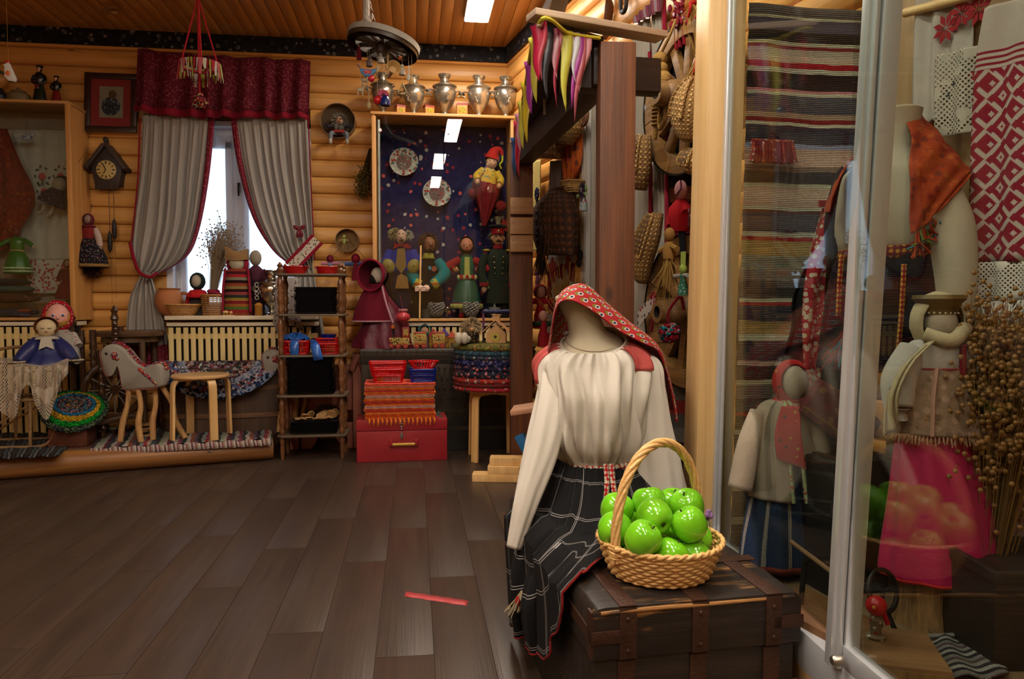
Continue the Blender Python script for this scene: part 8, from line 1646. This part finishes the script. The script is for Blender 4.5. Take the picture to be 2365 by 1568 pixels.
def geo():
    m, nt, b = newmat('geometric_weave'); co = coords(nt, 'UV'); s = nd(nt, 'SeparateXYZ', {0: co}).outputs; px_ = .0034
    u = mth(nt, 'FLOOR', mth(nt, 'DIVIDE', s[0], px_)); v = mth(nt, 'FLOOR', mth(nt, 'DIVIDE', s[1], px_))
    def tri(x, p, o=0.0): return mth(nt, 'ABSOLUTE', mth(nt, 'SUBTRACT', mth(nt, 'MODULO', mth(nt, 'ADD', x, o+1000*p), p), p/2))
    d1 = mth(nt, 'ADD', tri(u, 24.0), tri(v, 24.0)); d2 = mth(nt, 'ADD', tri(u, 24.0, 12.0), tri(v, 24.0, 12.0)); d3 = mth(nt, 'ADD', tri(u, 12.0, 3.0), tri(v, 12.0, 5.0))
    w1 = mth(nt, 'MULTIPLY', mth(nt, 'GREATER_THAN', d1, 8.5), mth(nt, 'LESS_THAN', d1, 13.5)); w2 = mth(nt, 'LESS_THAN', d2, 5.0); w2b = mth(nt, 'LESS_THAN', d2, 2.0); w3 = mth(nt, 'LESS_THAN', d3, 2.2)
    w_ = mth(nt, 'MAXIMUM', mth(nt, 'SUBTRACT', w2, w2b), mth(nt, 'MULTIPLY', w1, mth(nt, 'GREATER_THAN', d3, 3.5))); w_ = mth(nt, 'MAXIMUM', w_, mth(nt, 'MULTIPLY', w3, mth(nt, 'LESS_THAN', d1, 7.0)))
    top = mth(nt, 'LESS_THAN', s[1], .17); st = mth(nt, 'GREATER_THAN', mth(nt, 'FRACT', mth(nt, 'DIVIDE', s[1], .016)), .55); st = mth(nt, 'MULTIPLY', st, mth(nt, 'GREATER_THAN', s[1], .12)); wt = mth(nt, 'SUBTRACT', 1.0, st)
    f = mth(nt, 'ADD', mth(nt, 'MULTIPLY', top, wt), mth(nt, 'MULTIPLY', mth(nt, 'SUBTRACT', 1.0, top), w_))
    col = mixc(nt, f, lin('#7d1a2c'), lin('#a89c94')); finish(b, nt, col, .9, sheen=.2, spec=.2); addbump(nt, b, mth(nt, 'SINE', mth(nt, 'MULTIPLY', s[1], 2400.0)), .3, .003); return m
t = back('woven_towel', 'red and white geometric woven towel hanging in the showcase', [(2275, 20), (2252, 200), (2240, 610)], [(2450, -40), (2440, 160), (2430, 600)], .12, geo(), 'towel', folds=2, amp=.008)
l, r = [(2240, 606), (2236, 700)], [(2430, 600), (2430, 690)]; n = 10
L_, R_ = [DW(x, y, .125) for x, y in l], [DW(x, y, .125) for x, y in r]
G().grid([[L_[0].lerp(L_[1], j/5).lerp(R_[0].lerp(R_[1], j/5), i/30)+DN*.006*math.sin(i*.6) for i in range(31)] for j in range(6)]).obj('lace_band', lace('#b5ada6', 110, .7), t, ang=180, solid=.002)
g = G(); rr = random.Random(5)
for k in range(120): p_ = L_[1].lerp(R_[1], k/119)+DN*rr.uniform(0, .02); g.tube([p_, p_+Vector((rr.gauss(0, .008), rr.gauss(0, .006), -.03)), p_+Vector((rr.gauss(0, .014), rr.gauss(0, .008), -rr.uniform(.05, .075)))], [.003, .0026, .001], 4)
g.obj('fringe', F('#b5b0aa'), t)
# second mannequin
D5 = 2.2; C5 = CW((2055-CX)/FPX*D5, D5, 0)
def V3(x, y, z): return C5+RT*x+FW*y+UP*z
t = thing('dressed_mannequin', 'mannequin in linen shirt dark vest and orange paisley shawl behind glass', 'mannequin', (0, 0, 0)); m_sh2 = P('#a89e8c', .85, .06, 10, 0, .15, 300, .2, .2); zz_ = lambda y, d=D5: CAMZ-(y-HOR)/FPX*d
pr = crom([(zz_(300), .055, .05), (zz_(350), .06, .055), (zz_(385), .10, .08), (zz_(405), .145, .1), (zz_(440), .16, .115), (zz_(500), .165, .13), (zz_(560), .155, .125), (zz_(585), .14, .11)], 40)
G().grid([[V3((a_+.004*math.sin(13*q)*(i/40))*math.cos(q), (b_+.004*math.sin(11*q)*(i/40))*math.sin(q), z) for q in [2*PI*k/90 for k in range(90)]] for i, (z, a_, b_) in enumerate(pr)], close=True).obj('shirt', m_sh2, t, ang=180)
G().lathe([(.052, zz_(345)), (.05, zz_(290)), (.056, zz_(262)), (.04, zz_(255)), (.001, zz_(254))], 28).xf(Matrix.Translation(V3(.02, 0, 0))).obj('neck', F('#a3927c'), t)
pr = crom([(zz_(580), .142, .115), (zz_(640), .165, .135), (zz_(740), .185, .15), (zz_(850), .2, .16)], 20); G().grid([[V3((a_*(1+.04*math.sin(14*q)))*math.cos(q), (b_*(1+.04*math.sin(14*q)))*math.sin(q), z) for q in [2*PI*k/90 for k in range(90)]] for z, a_, b_ in pr], close=True).obj('dark_skirt', stripes(['#12131c', '#151620', '#3a1c22', '#12131c', '#171824', '#12131c', '#3a1c22'], .3, 1, jit=.01), t, ang=180)
G().grid([[V3((.146+e)*math.cos(q), (.118+e)*math.sin(q), zz_(y)+.008*math.cos(q)) for q in [2*PI*k/80 for k in range(80)]] for y, e in ((572, 0), (580, .004), (592, .004), (600, 0))], close=True).obj('belt', dots('#5a141c', ['#a8762a', '#8a5a2a'], 60, .35, rand=.2, which='UV'), t, ang=180, solid=.004)
mband = dots('#7a1a20', ['#b0863a'], 70, .4, rand=.15, which='UV')
for q in ([(1944, 590, 2.08), (1940, 640, 2.07), (1936, 730, 2.07)], [(1974, 585, 2.06), (1966, 660, 2.05), (1957, 765, 2.05)], [(2088, 610, 2.05), (2082, 720, 2.04), (2072, 850, 2.04)]):
    r_ = crom(q, 14); G().grid([[PD(x-5.5, y, d), PD(x+5.5, y, d)] for x, y, d in r_]).obj('belt_end', mband, t, solid=.004)
g, _ = bunch(PD(1952, 768, 2.04), PD(1944, 825, 2.03), 60, 5, .05, .0025); g.obj('tassel', F('#7a1a20'), t); g, _ = bunch(PD(1948, 785, 2.03), PD(1940, 830, 2.02), 16, 6, .03, .0028); g.obj('blue_tassel', F('#3a8aa8'), t)
vt = F('#14161e')
for x0 in (0, 1):
    q = [[(1960, 392, 2.12), (1940, 420, 2.1), (1925, 520, 2.1), (1930, 600, 2.1)], [(1945, 385, 2.16), (1925, 420, 2.15), (1905, 520, 2.15), (1912, 600, 2.15)]] if x0 == 0 else [[(2165, 420, 2.2), (2172, 520, 2.2), (2170, 620, 2.2), (2160, 720, 2.2)], [(2200, 420, 2.16), (2205, 520, 2.16), (2215, 620, 2.16), (2210, 740, 2.16)]]
    G().grid(loft([[tuple(PD(*c_)) for c_ in r] for r in q], 30, 8)).obj('vest_side', vt, t, ang=180, solid=.006)
sl = crom([tuple(PD(*c_)) for c_ in ((2160, 420, 2.12), (2195, 520, 2.08), (2205, 640, 2.06), (2200, 735, 2.06))], 30); G().tube(sl, [.05, .06, .055, .045], 20).obj('sleeve', m_sh2, t, ang=180)
msw = dots('#8a3216', ['#7a2416', '#9a4a20', '#6a2a1c', '#a0441e'], 40, .42, base2='#943a18')
for q in ([[(2094, 268, 2.16), (2104, 330, 2.1), (2100, 420, 2.05), (2105, 540, 2.02)], [(2130, 268, 2.2), (2170, 330, 2.1), (2165, 420, 2.05), (2135, 520, 2.03)], [(2165, 310, 2.18), (2215, 370, 2.08), (2210, 420, 2.05), (2165, 490, 2.03)], [(2190, 340, 2.16), (2236, 390, 2.08), (2240, 405, 2.06), (2215, 440, 2.04)]], [[(1995, 320, 2.12), (1965, 370, 2.09), (1935, 420, 2.08), (1915, 490, 2.09)], [(1990, 345, 2.2), (1950, 390, 2.18), (1922, 430, 2.17), (1905, 490, 2.17)]]):
    G().grid([[Vector(p_)+FW*.006*math.sin(i*.4+j) for i, p_ in enumerate(r)] for j, r in enumerate(loft([[tuple(PD(*c_)) for c_ in r] for r in q], 40, 20))]).obj('shawl', msw, t, ang=180, solid=.003)
g = G(); rr = random.Random(8)
cs = [('#a8441a', 0), ('#3a7a8a', 1), ('#8a1c1c', 2), ('#5a7a2a', 3)]
for c_, k in cs:
    g = G()
    for i in range(16): f = rr.random(); p_ = PD(2110+f*105, 545-f*105, 2.03+.08*f); g.tube([p_, p_+Vector((rr.gauss(0, .01), rr.gauss(0, .01), -.03)), p_+Vector((rr.gauss(0, .02), rr.gauss(0, .01), -rr.uniform(.04, .08)))], .0026, 4)
    g.obj('shawl_fringe', F(c_), t)
# ribbon with flowers, black coat behind
t = thing('printed_ribbon', 'long white and red flower printed sash hanging behind the glass', 'sash', (0, 0, 0)); rows = loft([[tuple(PD(*c_)) for c_ in r] for r in (((1900, 480, 2.28), (1924, 480, 2.28)), ((1866, 620, 2.27), (1910, 620, 2.27)), ((1854, 750, 2.26), (1900, 750, 2.26)), ((1862, 920, 2.26), (1890, 930, 2.26)))], 10, 40)
G().grid([[Vector(p_)+FW*.008*math.sin(i*.8+j*.1) for i, p_ in enumerate(r)] for j, r in enumerate(rows)]).obj('sash', dots('#8a2028', ['#a89a86', '#a8a090', '#9a8a74'], 55, .45), t, ang=180, solid=.003)
G().bb(-.03, .03, -.004, .004, 0, .02).obj('top_fold', F('#8a2028'), t, loc=PD(1912, 478, 2.28))
t = thing('black_coat', 'long black cloth coat hanging beside the rag rug', 'coat', (0, 0, 0)); rows = loft([[tuple(PD(*c_)) for c_ in r] for r in (((1890, 560, 2.36), (1930, 560, 2.36)), ((1835, 680, 2.35), (1945, 680, 2.34)), ((1828, 760, 2.35), (1955, 780, 2.33)), ((1800, 880, 2.34), (1960, 900, 2.32)), ((1800, 1120, 2.34), (1960, 1120, 2.32)))], 40, 40)
G().grid([[Vector(p_)+FW*.012*math.sin(i*.5) for i, p_ in enumerate(r)] for j, r in enumerate(rows)]).obj('cloth', F('#0e0d10'), t, ang=180, solid=.006); G().tube([PD(1890, 558, 2.36), PD(1910, 545, 2.36), PD(1930, 558, 2.36)], .008, 6, n=8).obj('collar', F('#0e0d10'), t)
t = thing('velvet_cushion', 'dark crimson embroidered velvet cushion leaning in the showcase', 'cushion', PD(1936, 960, 2.14), rot=(0, R(35), -YAW)); G().bb(-.11, .11, -.03, .03, -.06, .06).obj('cover', dots('#4a0c16', ['#6a4a24', '#5a141c'], 40, .4), t, bev=.02); G().tube([(-.11, -.031, -.04), (.11, -.031, -.04)], .004, 6).obj('braid', F('#6a4a24'), t)
t = thing('travel_chest', 'black iron trunk standing at the back of the showcase', 'trunk', CW(.97, 2.08, SZ0), R(8)); G().bb(-.1, .14, -.05, .2, 0, .38).obj('body', P('#14100e', .5), t, bev=.01); [G().bb(x, x+.02, -.054, .204, 0, .385).obj('band', m_rust, t) for x in (-.07, .09)]
# denim doll
p_ = CW((1808-CX)/FPX*2.2, 2.2, SZ0+.02); p_.z = PD(1808, 1295, 2.2).z
mden = stripes(['#2a3a54', '#2a3a54', '#2a3a54', '#8f8c86', '#243350', '#243350', '#243350'], .065, 0, jit=.008, bump=.25)
t = thing('denim_doll', 'faceless doll in red headscarf beige coat and denim skirt', 'doll', p_, -YAW); H = .6
def dring(lst, n=72, rp=0.0, k=10, cut=None): return [[Vector((cx_+a_*(1+rp*math.sin(k*q+z*8))*math.cos(q), cy_+b_*(1+rp*math.sin(k*q+z*8))*math.sin(q), z)) for q in [2*PI*i/n for i in range(n)]] for z, a_, b_, cx_, cy_ in lst]
G().grid(dring(crom([(0, .115, .085, 0, 0), (.1, .105, .08, 0, 0), (.25, .08, .065, 0, 0), (.36, .06, .05, 0, 0)], 30), rp=.06), close=True).obj('denim_skirt', mden, t, ang=180); G().grid(dring([(-.012, .115, .085, 0, 0), (.006, .117, .087, 0, 0)], rp=.06), close=True).obj('hem', F('#6a2a20'), t, ang=180, solid=.004)
rows = dring(crom([(.2, .11, .085, .02, 0), (.3, .105, .08, .01, 0), (.42, .085, .068, .0, 0), (.475, .06, .05, 0, 0), (.49, .03, .03, 0, 0)], 30), rp=.02); G().grid([[r[(i+57) % 72] for i in range(0, 64)] for r in rows]).obj('coat', F('#8f8474'), t, ang=180, solid=.004)
G().grid([[r[(i+44) % 72]*1.0 for i in range(0, 10)] for r in rows]).obj('coat_flap', F('#8a8070'), t, ang=180, solid=.004)
for i in (44, 57): G().tube([r[(i+9 if i == 44 else i) % 72] for r in rows], .006, 6).obj('coat_border', dots('#8a9a70', ['#9a2a34', '#a8a08a'], 80, .4), t)
for s, e in ((-1, (-.13, -.03, .23)), (1, (.125, -.02, .2))): G().tube([(s*.06, 0, .45), (s*.1, -.02, .36), e], [.035, .036, .036], 14, n=14).obj('sleeve', F('#8f8474'), t, ang=180)
mrs = dots('#9a0c14', ['#a8862a', '#1c1c20', '#9a0c14', '#9a0c14'], 55, .28); G().ell((.03, -.02, .545), (.038, .036, .052)).obj('head', F('#94897a'), t); shell((.03, 0, .545), (.055, .052, .067), 52, -6, rag=.01).obj('headscarf', mrs, t, solid=.004); G().lathe([(.03, .5), (.055, .475), (.068, .45)], 22, (.02, 0, 0), rip=(7, .07), cap=False, sy=.8).obj('scarf_drape', mrs, t, solid=.004)
rows = loft([[(-.02, -.055, .48), (.035, -.06, .48)], [(-.045, -.075, .4), (.03, -.08, .4)], [(-.04, -.085, .33), (.045, -.085, .3)]], 10, 16); G().grid(rows).obj('scarf_tail', mrs, t, ang=180, solid=.004)
G().lathe([(.04, -.07), (.05, 0)], 16).obj('stand', wood('#3a2a1c', '#5a4430', .6), t)
# fuchsia doll on stump
D6 = 1.86; zt_ = PD(2140, 1300, D6).z; c6 = CW((2150-CX)/FPX*D6, D6, 0)
t = thing('tree_stump', 'rough split log stump standing in the showcase', 'stump', Vector((c6.x, c6.y, SZ0))); rows = [[Vector((r_*(1+.08*math.sin(3*q+1)+.04*math.sin(7*q))*math.cos(q), r_*(1+.08*math.sin(3*q+1)+.04*math.sin(7*q))*math.sin(q), z)) for q in [2*PI*i/40 for i in range(40)]] for r_, z in ((.07, 0), (.062, .05), (.06, .12), (.062, zt_-SZ0), (.001, zt_-SZ0))]; G().grid(rows, close=True).obj('bark', wood('#4a3320', '#94703f', .7, 'z', 2.5, 2), t, ang=60); G().lathe([(.03, zt_-SZ0), (.03, zt_-SZ0+.004), (.001, zt_-SZ0+.004)], 16).obj('cut_top', wood('#7a5a34', '#a8804c', .7), t)
t = thing('fuchsia_doll', 'doll in fuchsia skirt brocade apron and cream headscarf', 'doll', Vector((c6.x+.02, c6.y, zt_+.005)), -YAW); k_ = S(D6)
mfu = P('#a00c48', .5, .2, 15, sheen=.4); G().grid(dring(crom([(-.03, .135, .1, .015, 0), (0, .137, .1, .015, 0), (.15, .118, .09, .015, 0), (.3, .09, .07, .0, 0), (.4, .07, .055, -.0, 0)], 40), 96, .05, 9), close=True).obj('skirt', mfu, t, ang=180, solid=.002); G().grid(dring([(-.036, .135, .1, .015, 0), (-.028, .138, .102, .015, 0)], 96, .05, 9), close=True).obj('red_hem', F('#9a1c1c'), t, ang=180, solid=.004)
mbro = dots('#7a6452', ['#94796a', '#6a5444', '#8a6e5c'], 50, .45, base2='#826a58'); rows = dring(crom([(.335, .115, .085, .01, 0), (.40, .1, .078, .0, 0), (.46, .082, .066, -.005, 0), (.5, .066, .054, -.005, 0)], 24), 80, .02, 8); G().grid(rows, close=True).obj('brocade_apron', mbro, t, ang=180, solid=.003)
g = G(); rr = random.Random(4)
for i in range(160): v = rows[0][i % 80]; g.tube([v, v*1.0+Vector((v.x*.05+rr.gauss(0, .004), v.y*.05, -rr.uniform(.012, .024)))], .0018, 3)
g.obj('fringe', F('#8a6e56'), t); G().tube([rows[-1][55], rows[12][54], rows[0][53]], .011, 8, n=12, flat=.4).obj('pink_band', F('#a07868'), t)
G().grid(dring(crom([(.49, .066, .054, -.005, 0), (.53, .072, .056, -.005, 0), (.56, .06, .05, -.005, 0), (.575, .03, .03, -.005, 0)], 16), 60, .03, 11), close=True).obj('blouse', F('#a8a29c'), t, ang=180); G().bb(.026, .036, -.062, -.05, .48, .56).obj('red_strap', F('#7a1824'), t); G().torus((-.005, 0, .497), .066, .004, 40, 6, sy=.82).obj('red_edge', F('#7a1824'), t)
for s, q in ((1, [(.06, 0, .545), (.105, -.01, .46), (.14, -.02, .375)]), (-1, [(-.06, 0, .545), (-.10, -.01, .47), (-.11, -.03, .4)])): am = G().tube(q, [.036, .042, .034], 16, n=16).obj('sleeve', F('#a8a29c'), t, ang=180); e = Vector(q[-1]); G().lathe([(.026, -.03), (.018, -.01), (.032, .0)], 18, e+Vector((s*.004, 0, -.0)), rip=(9, .1)).obj('cuff', F('#a8a29c'), am); G().ell(e+Vector((s*.008, -.003, -.045)), (.012, .01, .022)).obj('hand', F('#94897a'), am)
G().ell((.0, -.01, .61), (.04, .036, .045)).obj('head', F('#9a8f80'), t); G().lathe([(.042, .635), (.05, .66), (.062, .672), (.058, .682), (.03, .678)], 30, (0, 0, 0), rot=None).obj('brocade_hat', P('#5a4a28', .5, .4, 60, .3), t); g = G()
for k in range(22): a = 2*PI*k/22; g.ell((.044*math.cos(a), .042*math.sin(a), .637), .003, 6, 4)
g.obj('pearls', P('#b5ad98', .3), t)
msc = F('#a89a7c'); shell((.0, .005, .615), (.062, .056, .075), 58, 4, rag=.015).obj('headscarf', msc, t, ang=80, solid=.004); G().tube([(-.05, -.03, .585), (0, -.06, .57), (.05, -.03, .6)], .018, 10, n=12).obj('scarf_wrap', msc, t, ang=180)
rows = loft([[(-.03, -.055, .575), (-.06, -.05, .56)], [(-.09, -.06, .52), (-.115, -.05, .5)], [(-.13, -.06, .44), (-.15, -.05, .42)], [(-.125, -.06, .36), (-.16, -.05, .33)]], 12, 24); G().grid([[Vector(p_)+Vector((0, .006*math.sin(i+j*.3), 0)) for i, p_ in enumerate(r)] for j, r in enumerate(rows)]).obj('scarf_end', msc, t, ang=180, solid=.004)
# dried flax sheaf at right
bp = CW((2290-CX)/FPX*1.84, 1.84, SZ0)
t = thing('dried_flax', 'large sheaf of brown dried flax bolls behind the fuchsia doll', 'dried plant', bp); tp = PD(2305, 790, 1.84)-bp; g, hs = bunch((0, 0, 0), tp, 700, 11, .1, .0014, .35); g.obj('stalks', F('#7a5a2a'), t); g = G(); rr = random.Random(12)
for e in hs:
    for k in range(6): g.ell(Vector(e)+Vector((rr.gauss(0, .025), rr.gauss(0, .02), rr.uniform(-.24, .04))), .0065, 6, 4)
g.obj('bolls', P('#7a5424', .6), t)['kind'] = 'stuff'
t = thing('checked_cloth', 'purple checked cloth hanging at the showcase far right', 'cloth', (0, 0, 0)); G().grid(loft([[tuple(PD(*c_)) for c_ in r] for r in (((2318, 1040, 1.88), (2480, 1040, 1.84)), ((2308, 1180, 1.87), (2480, 1180, 1.83)), ((2300, 1320, 1.86), (2480, 1320, 1.82)))], 20, 16)).obj('cloth', plaid('#4a2434', '#7a6a70', .022, .3, gap=.3), t, ang=180, solid=.003); G().tube([PD(2318, 1040, 1.88), PD(2480, 1040, 1.84)], .006, 6).obj('top_hem', F('#4a2434'), t)
# floor of the showcase: plank, figurine, trivet, dark box, rugs
p_ = CW((2085-CX)/FPX*1.62, 1.62, SZ0); t = thing('wood_block', 'thick pale wooden plank lying on the showcase floor', 'plank', p_, R(-22)); G().bb(-.09, .09, -.1, .1, 0, .05).obj('board', wood('#5a3f26', '#86623c', .6, 'x', 1.5), t, bev=.004); G().bb(-.091, .091, -.101, -.099, .01, .04).obj('end_grain', wood('#6a4a2c', '#94703f', .7, 'z', 3), t)
p2 = CW((2040-CX)/FPX*1.66, 1.66, SZ0+.05); t = thing('figurine', 'tiny figurine with round red head on the wooden plank', 'figurine', p2); G().lathe([(.02, 0), (.022, .006), (.012, .01), (.013, .03), (.016, .045), (.008, .055)], 18).obj('body', dots('#6a5a44', ['#a8a49c', '#8a1c1c'], 90, .4), t); hd = G().ell((0, 0, .075), .023, 20, 14).obj('head', P('#a8101a', .35), t); G().ell((-.017, -.017, .079), .004, 8, 6).obj('beak', P('#b5842a', .4), hd); G().tube([(.015, -.005, .06), (.022, -.012, .035)], .006, 8).obj('scarf', F('#9a0c18'), t)
t = thing('iron_trivet', 'dark iron ring trivet leaning beside the stump', 'trivet', CW((2055-CX)/FPX*1.76, 1.76, SZ0+.12), rot=(R(75), 0, R(20))); G().torus((0, 0, 0), .05, .006, 30, 8).obj('ring', P('#17120f', .5, metal=.4), t); [G().tube([(0, 0, 0), (.05*math.cos(a), .05*math.sin(a), 0)], .005, 6).obj('spoke', P('#17120f', .5, metal=.4), t) for a in (0, 2.1, 4.2)]; G().tube([(0, -.05, 0), (0, -.12, .02)], .006, 6).obj('leg', P('#17120f', .5, metal=.4), t)
p_ = CW((2350-CX)/FPX*1.72, 1.72, SZ0); t = thing('dark_box', 'dark wooden box with raised rim at the showcase right', 'box', p_, R(-8)); mdb = wood('#17100c', '#2e211a', .5, 'x'); G().bb(-.11, .2, -.12, .14, 0, .2).obj('body', mdb, t, bev=.006); [G().bb(x0, x1, y0, y1, .2, .225).obj('rim', mdb, t, bev=.003) for x0, x1, y0, y1 in ((-.115, .205, -.125, -.105), (-.115, .205, .125, .145), (-.115, -.095, -.105, .125))]
c0, c1, c2, c3 = [PZ(x, y, SZ0+.006) for x, y in ((2030, 1568), (2330, 1568), (2300, 1470), (2120, 1480))]
t = thing('rag_rug', 'grey and black striped woven rug on the showcase floor', 'rug', (0, 0, 0)); G().grid([[c0.lerp(c1, i/30).lerp(c3.lerp(c2, i/30), j/14)+Vector((0, 0, .006*math.sin(i*.7+j*.5)+.006)) for i in range(31)] for j in range(15)]).obj('weave', stripes(['#6a6662', '#1c1a1a', '#8a8680', '#2a2426', '#77736e', '#4a3a3a'], .09, 1, jit=.01), t, ang=180, solid=.006); G().tube([c3+Vector((0, 0, .01)), c2+Vector((0, 0, .01))], .005, 6).obj('edge', F('#6a6662'), t)
p_ = CW((1890-CX)/FPX*1.85, 1.85, SZ0+.0); t = thing('work_bench', 'brown wooden board with iron tool inside the showcase', 'board', p_, R(-75)); G().bb(-.13, .13, -.07, .1, 0, .035).obj('board', wood('#5a3a20', '#7d5632', .55, 'x', 1), t, bev=.004); G().tube([(-.04, .0, .03), (-.05, .02, .14), (-.02, .03, .16)], .007, 8).obj('iron_hook', P('#1a1512', .5, metal=.4), t); G().tube([(-.1, .02, .18), (.06, .02, .14)], .006, 8).obj('tool_handle', wood('#5a4026', '#7a5a38', .6), t)
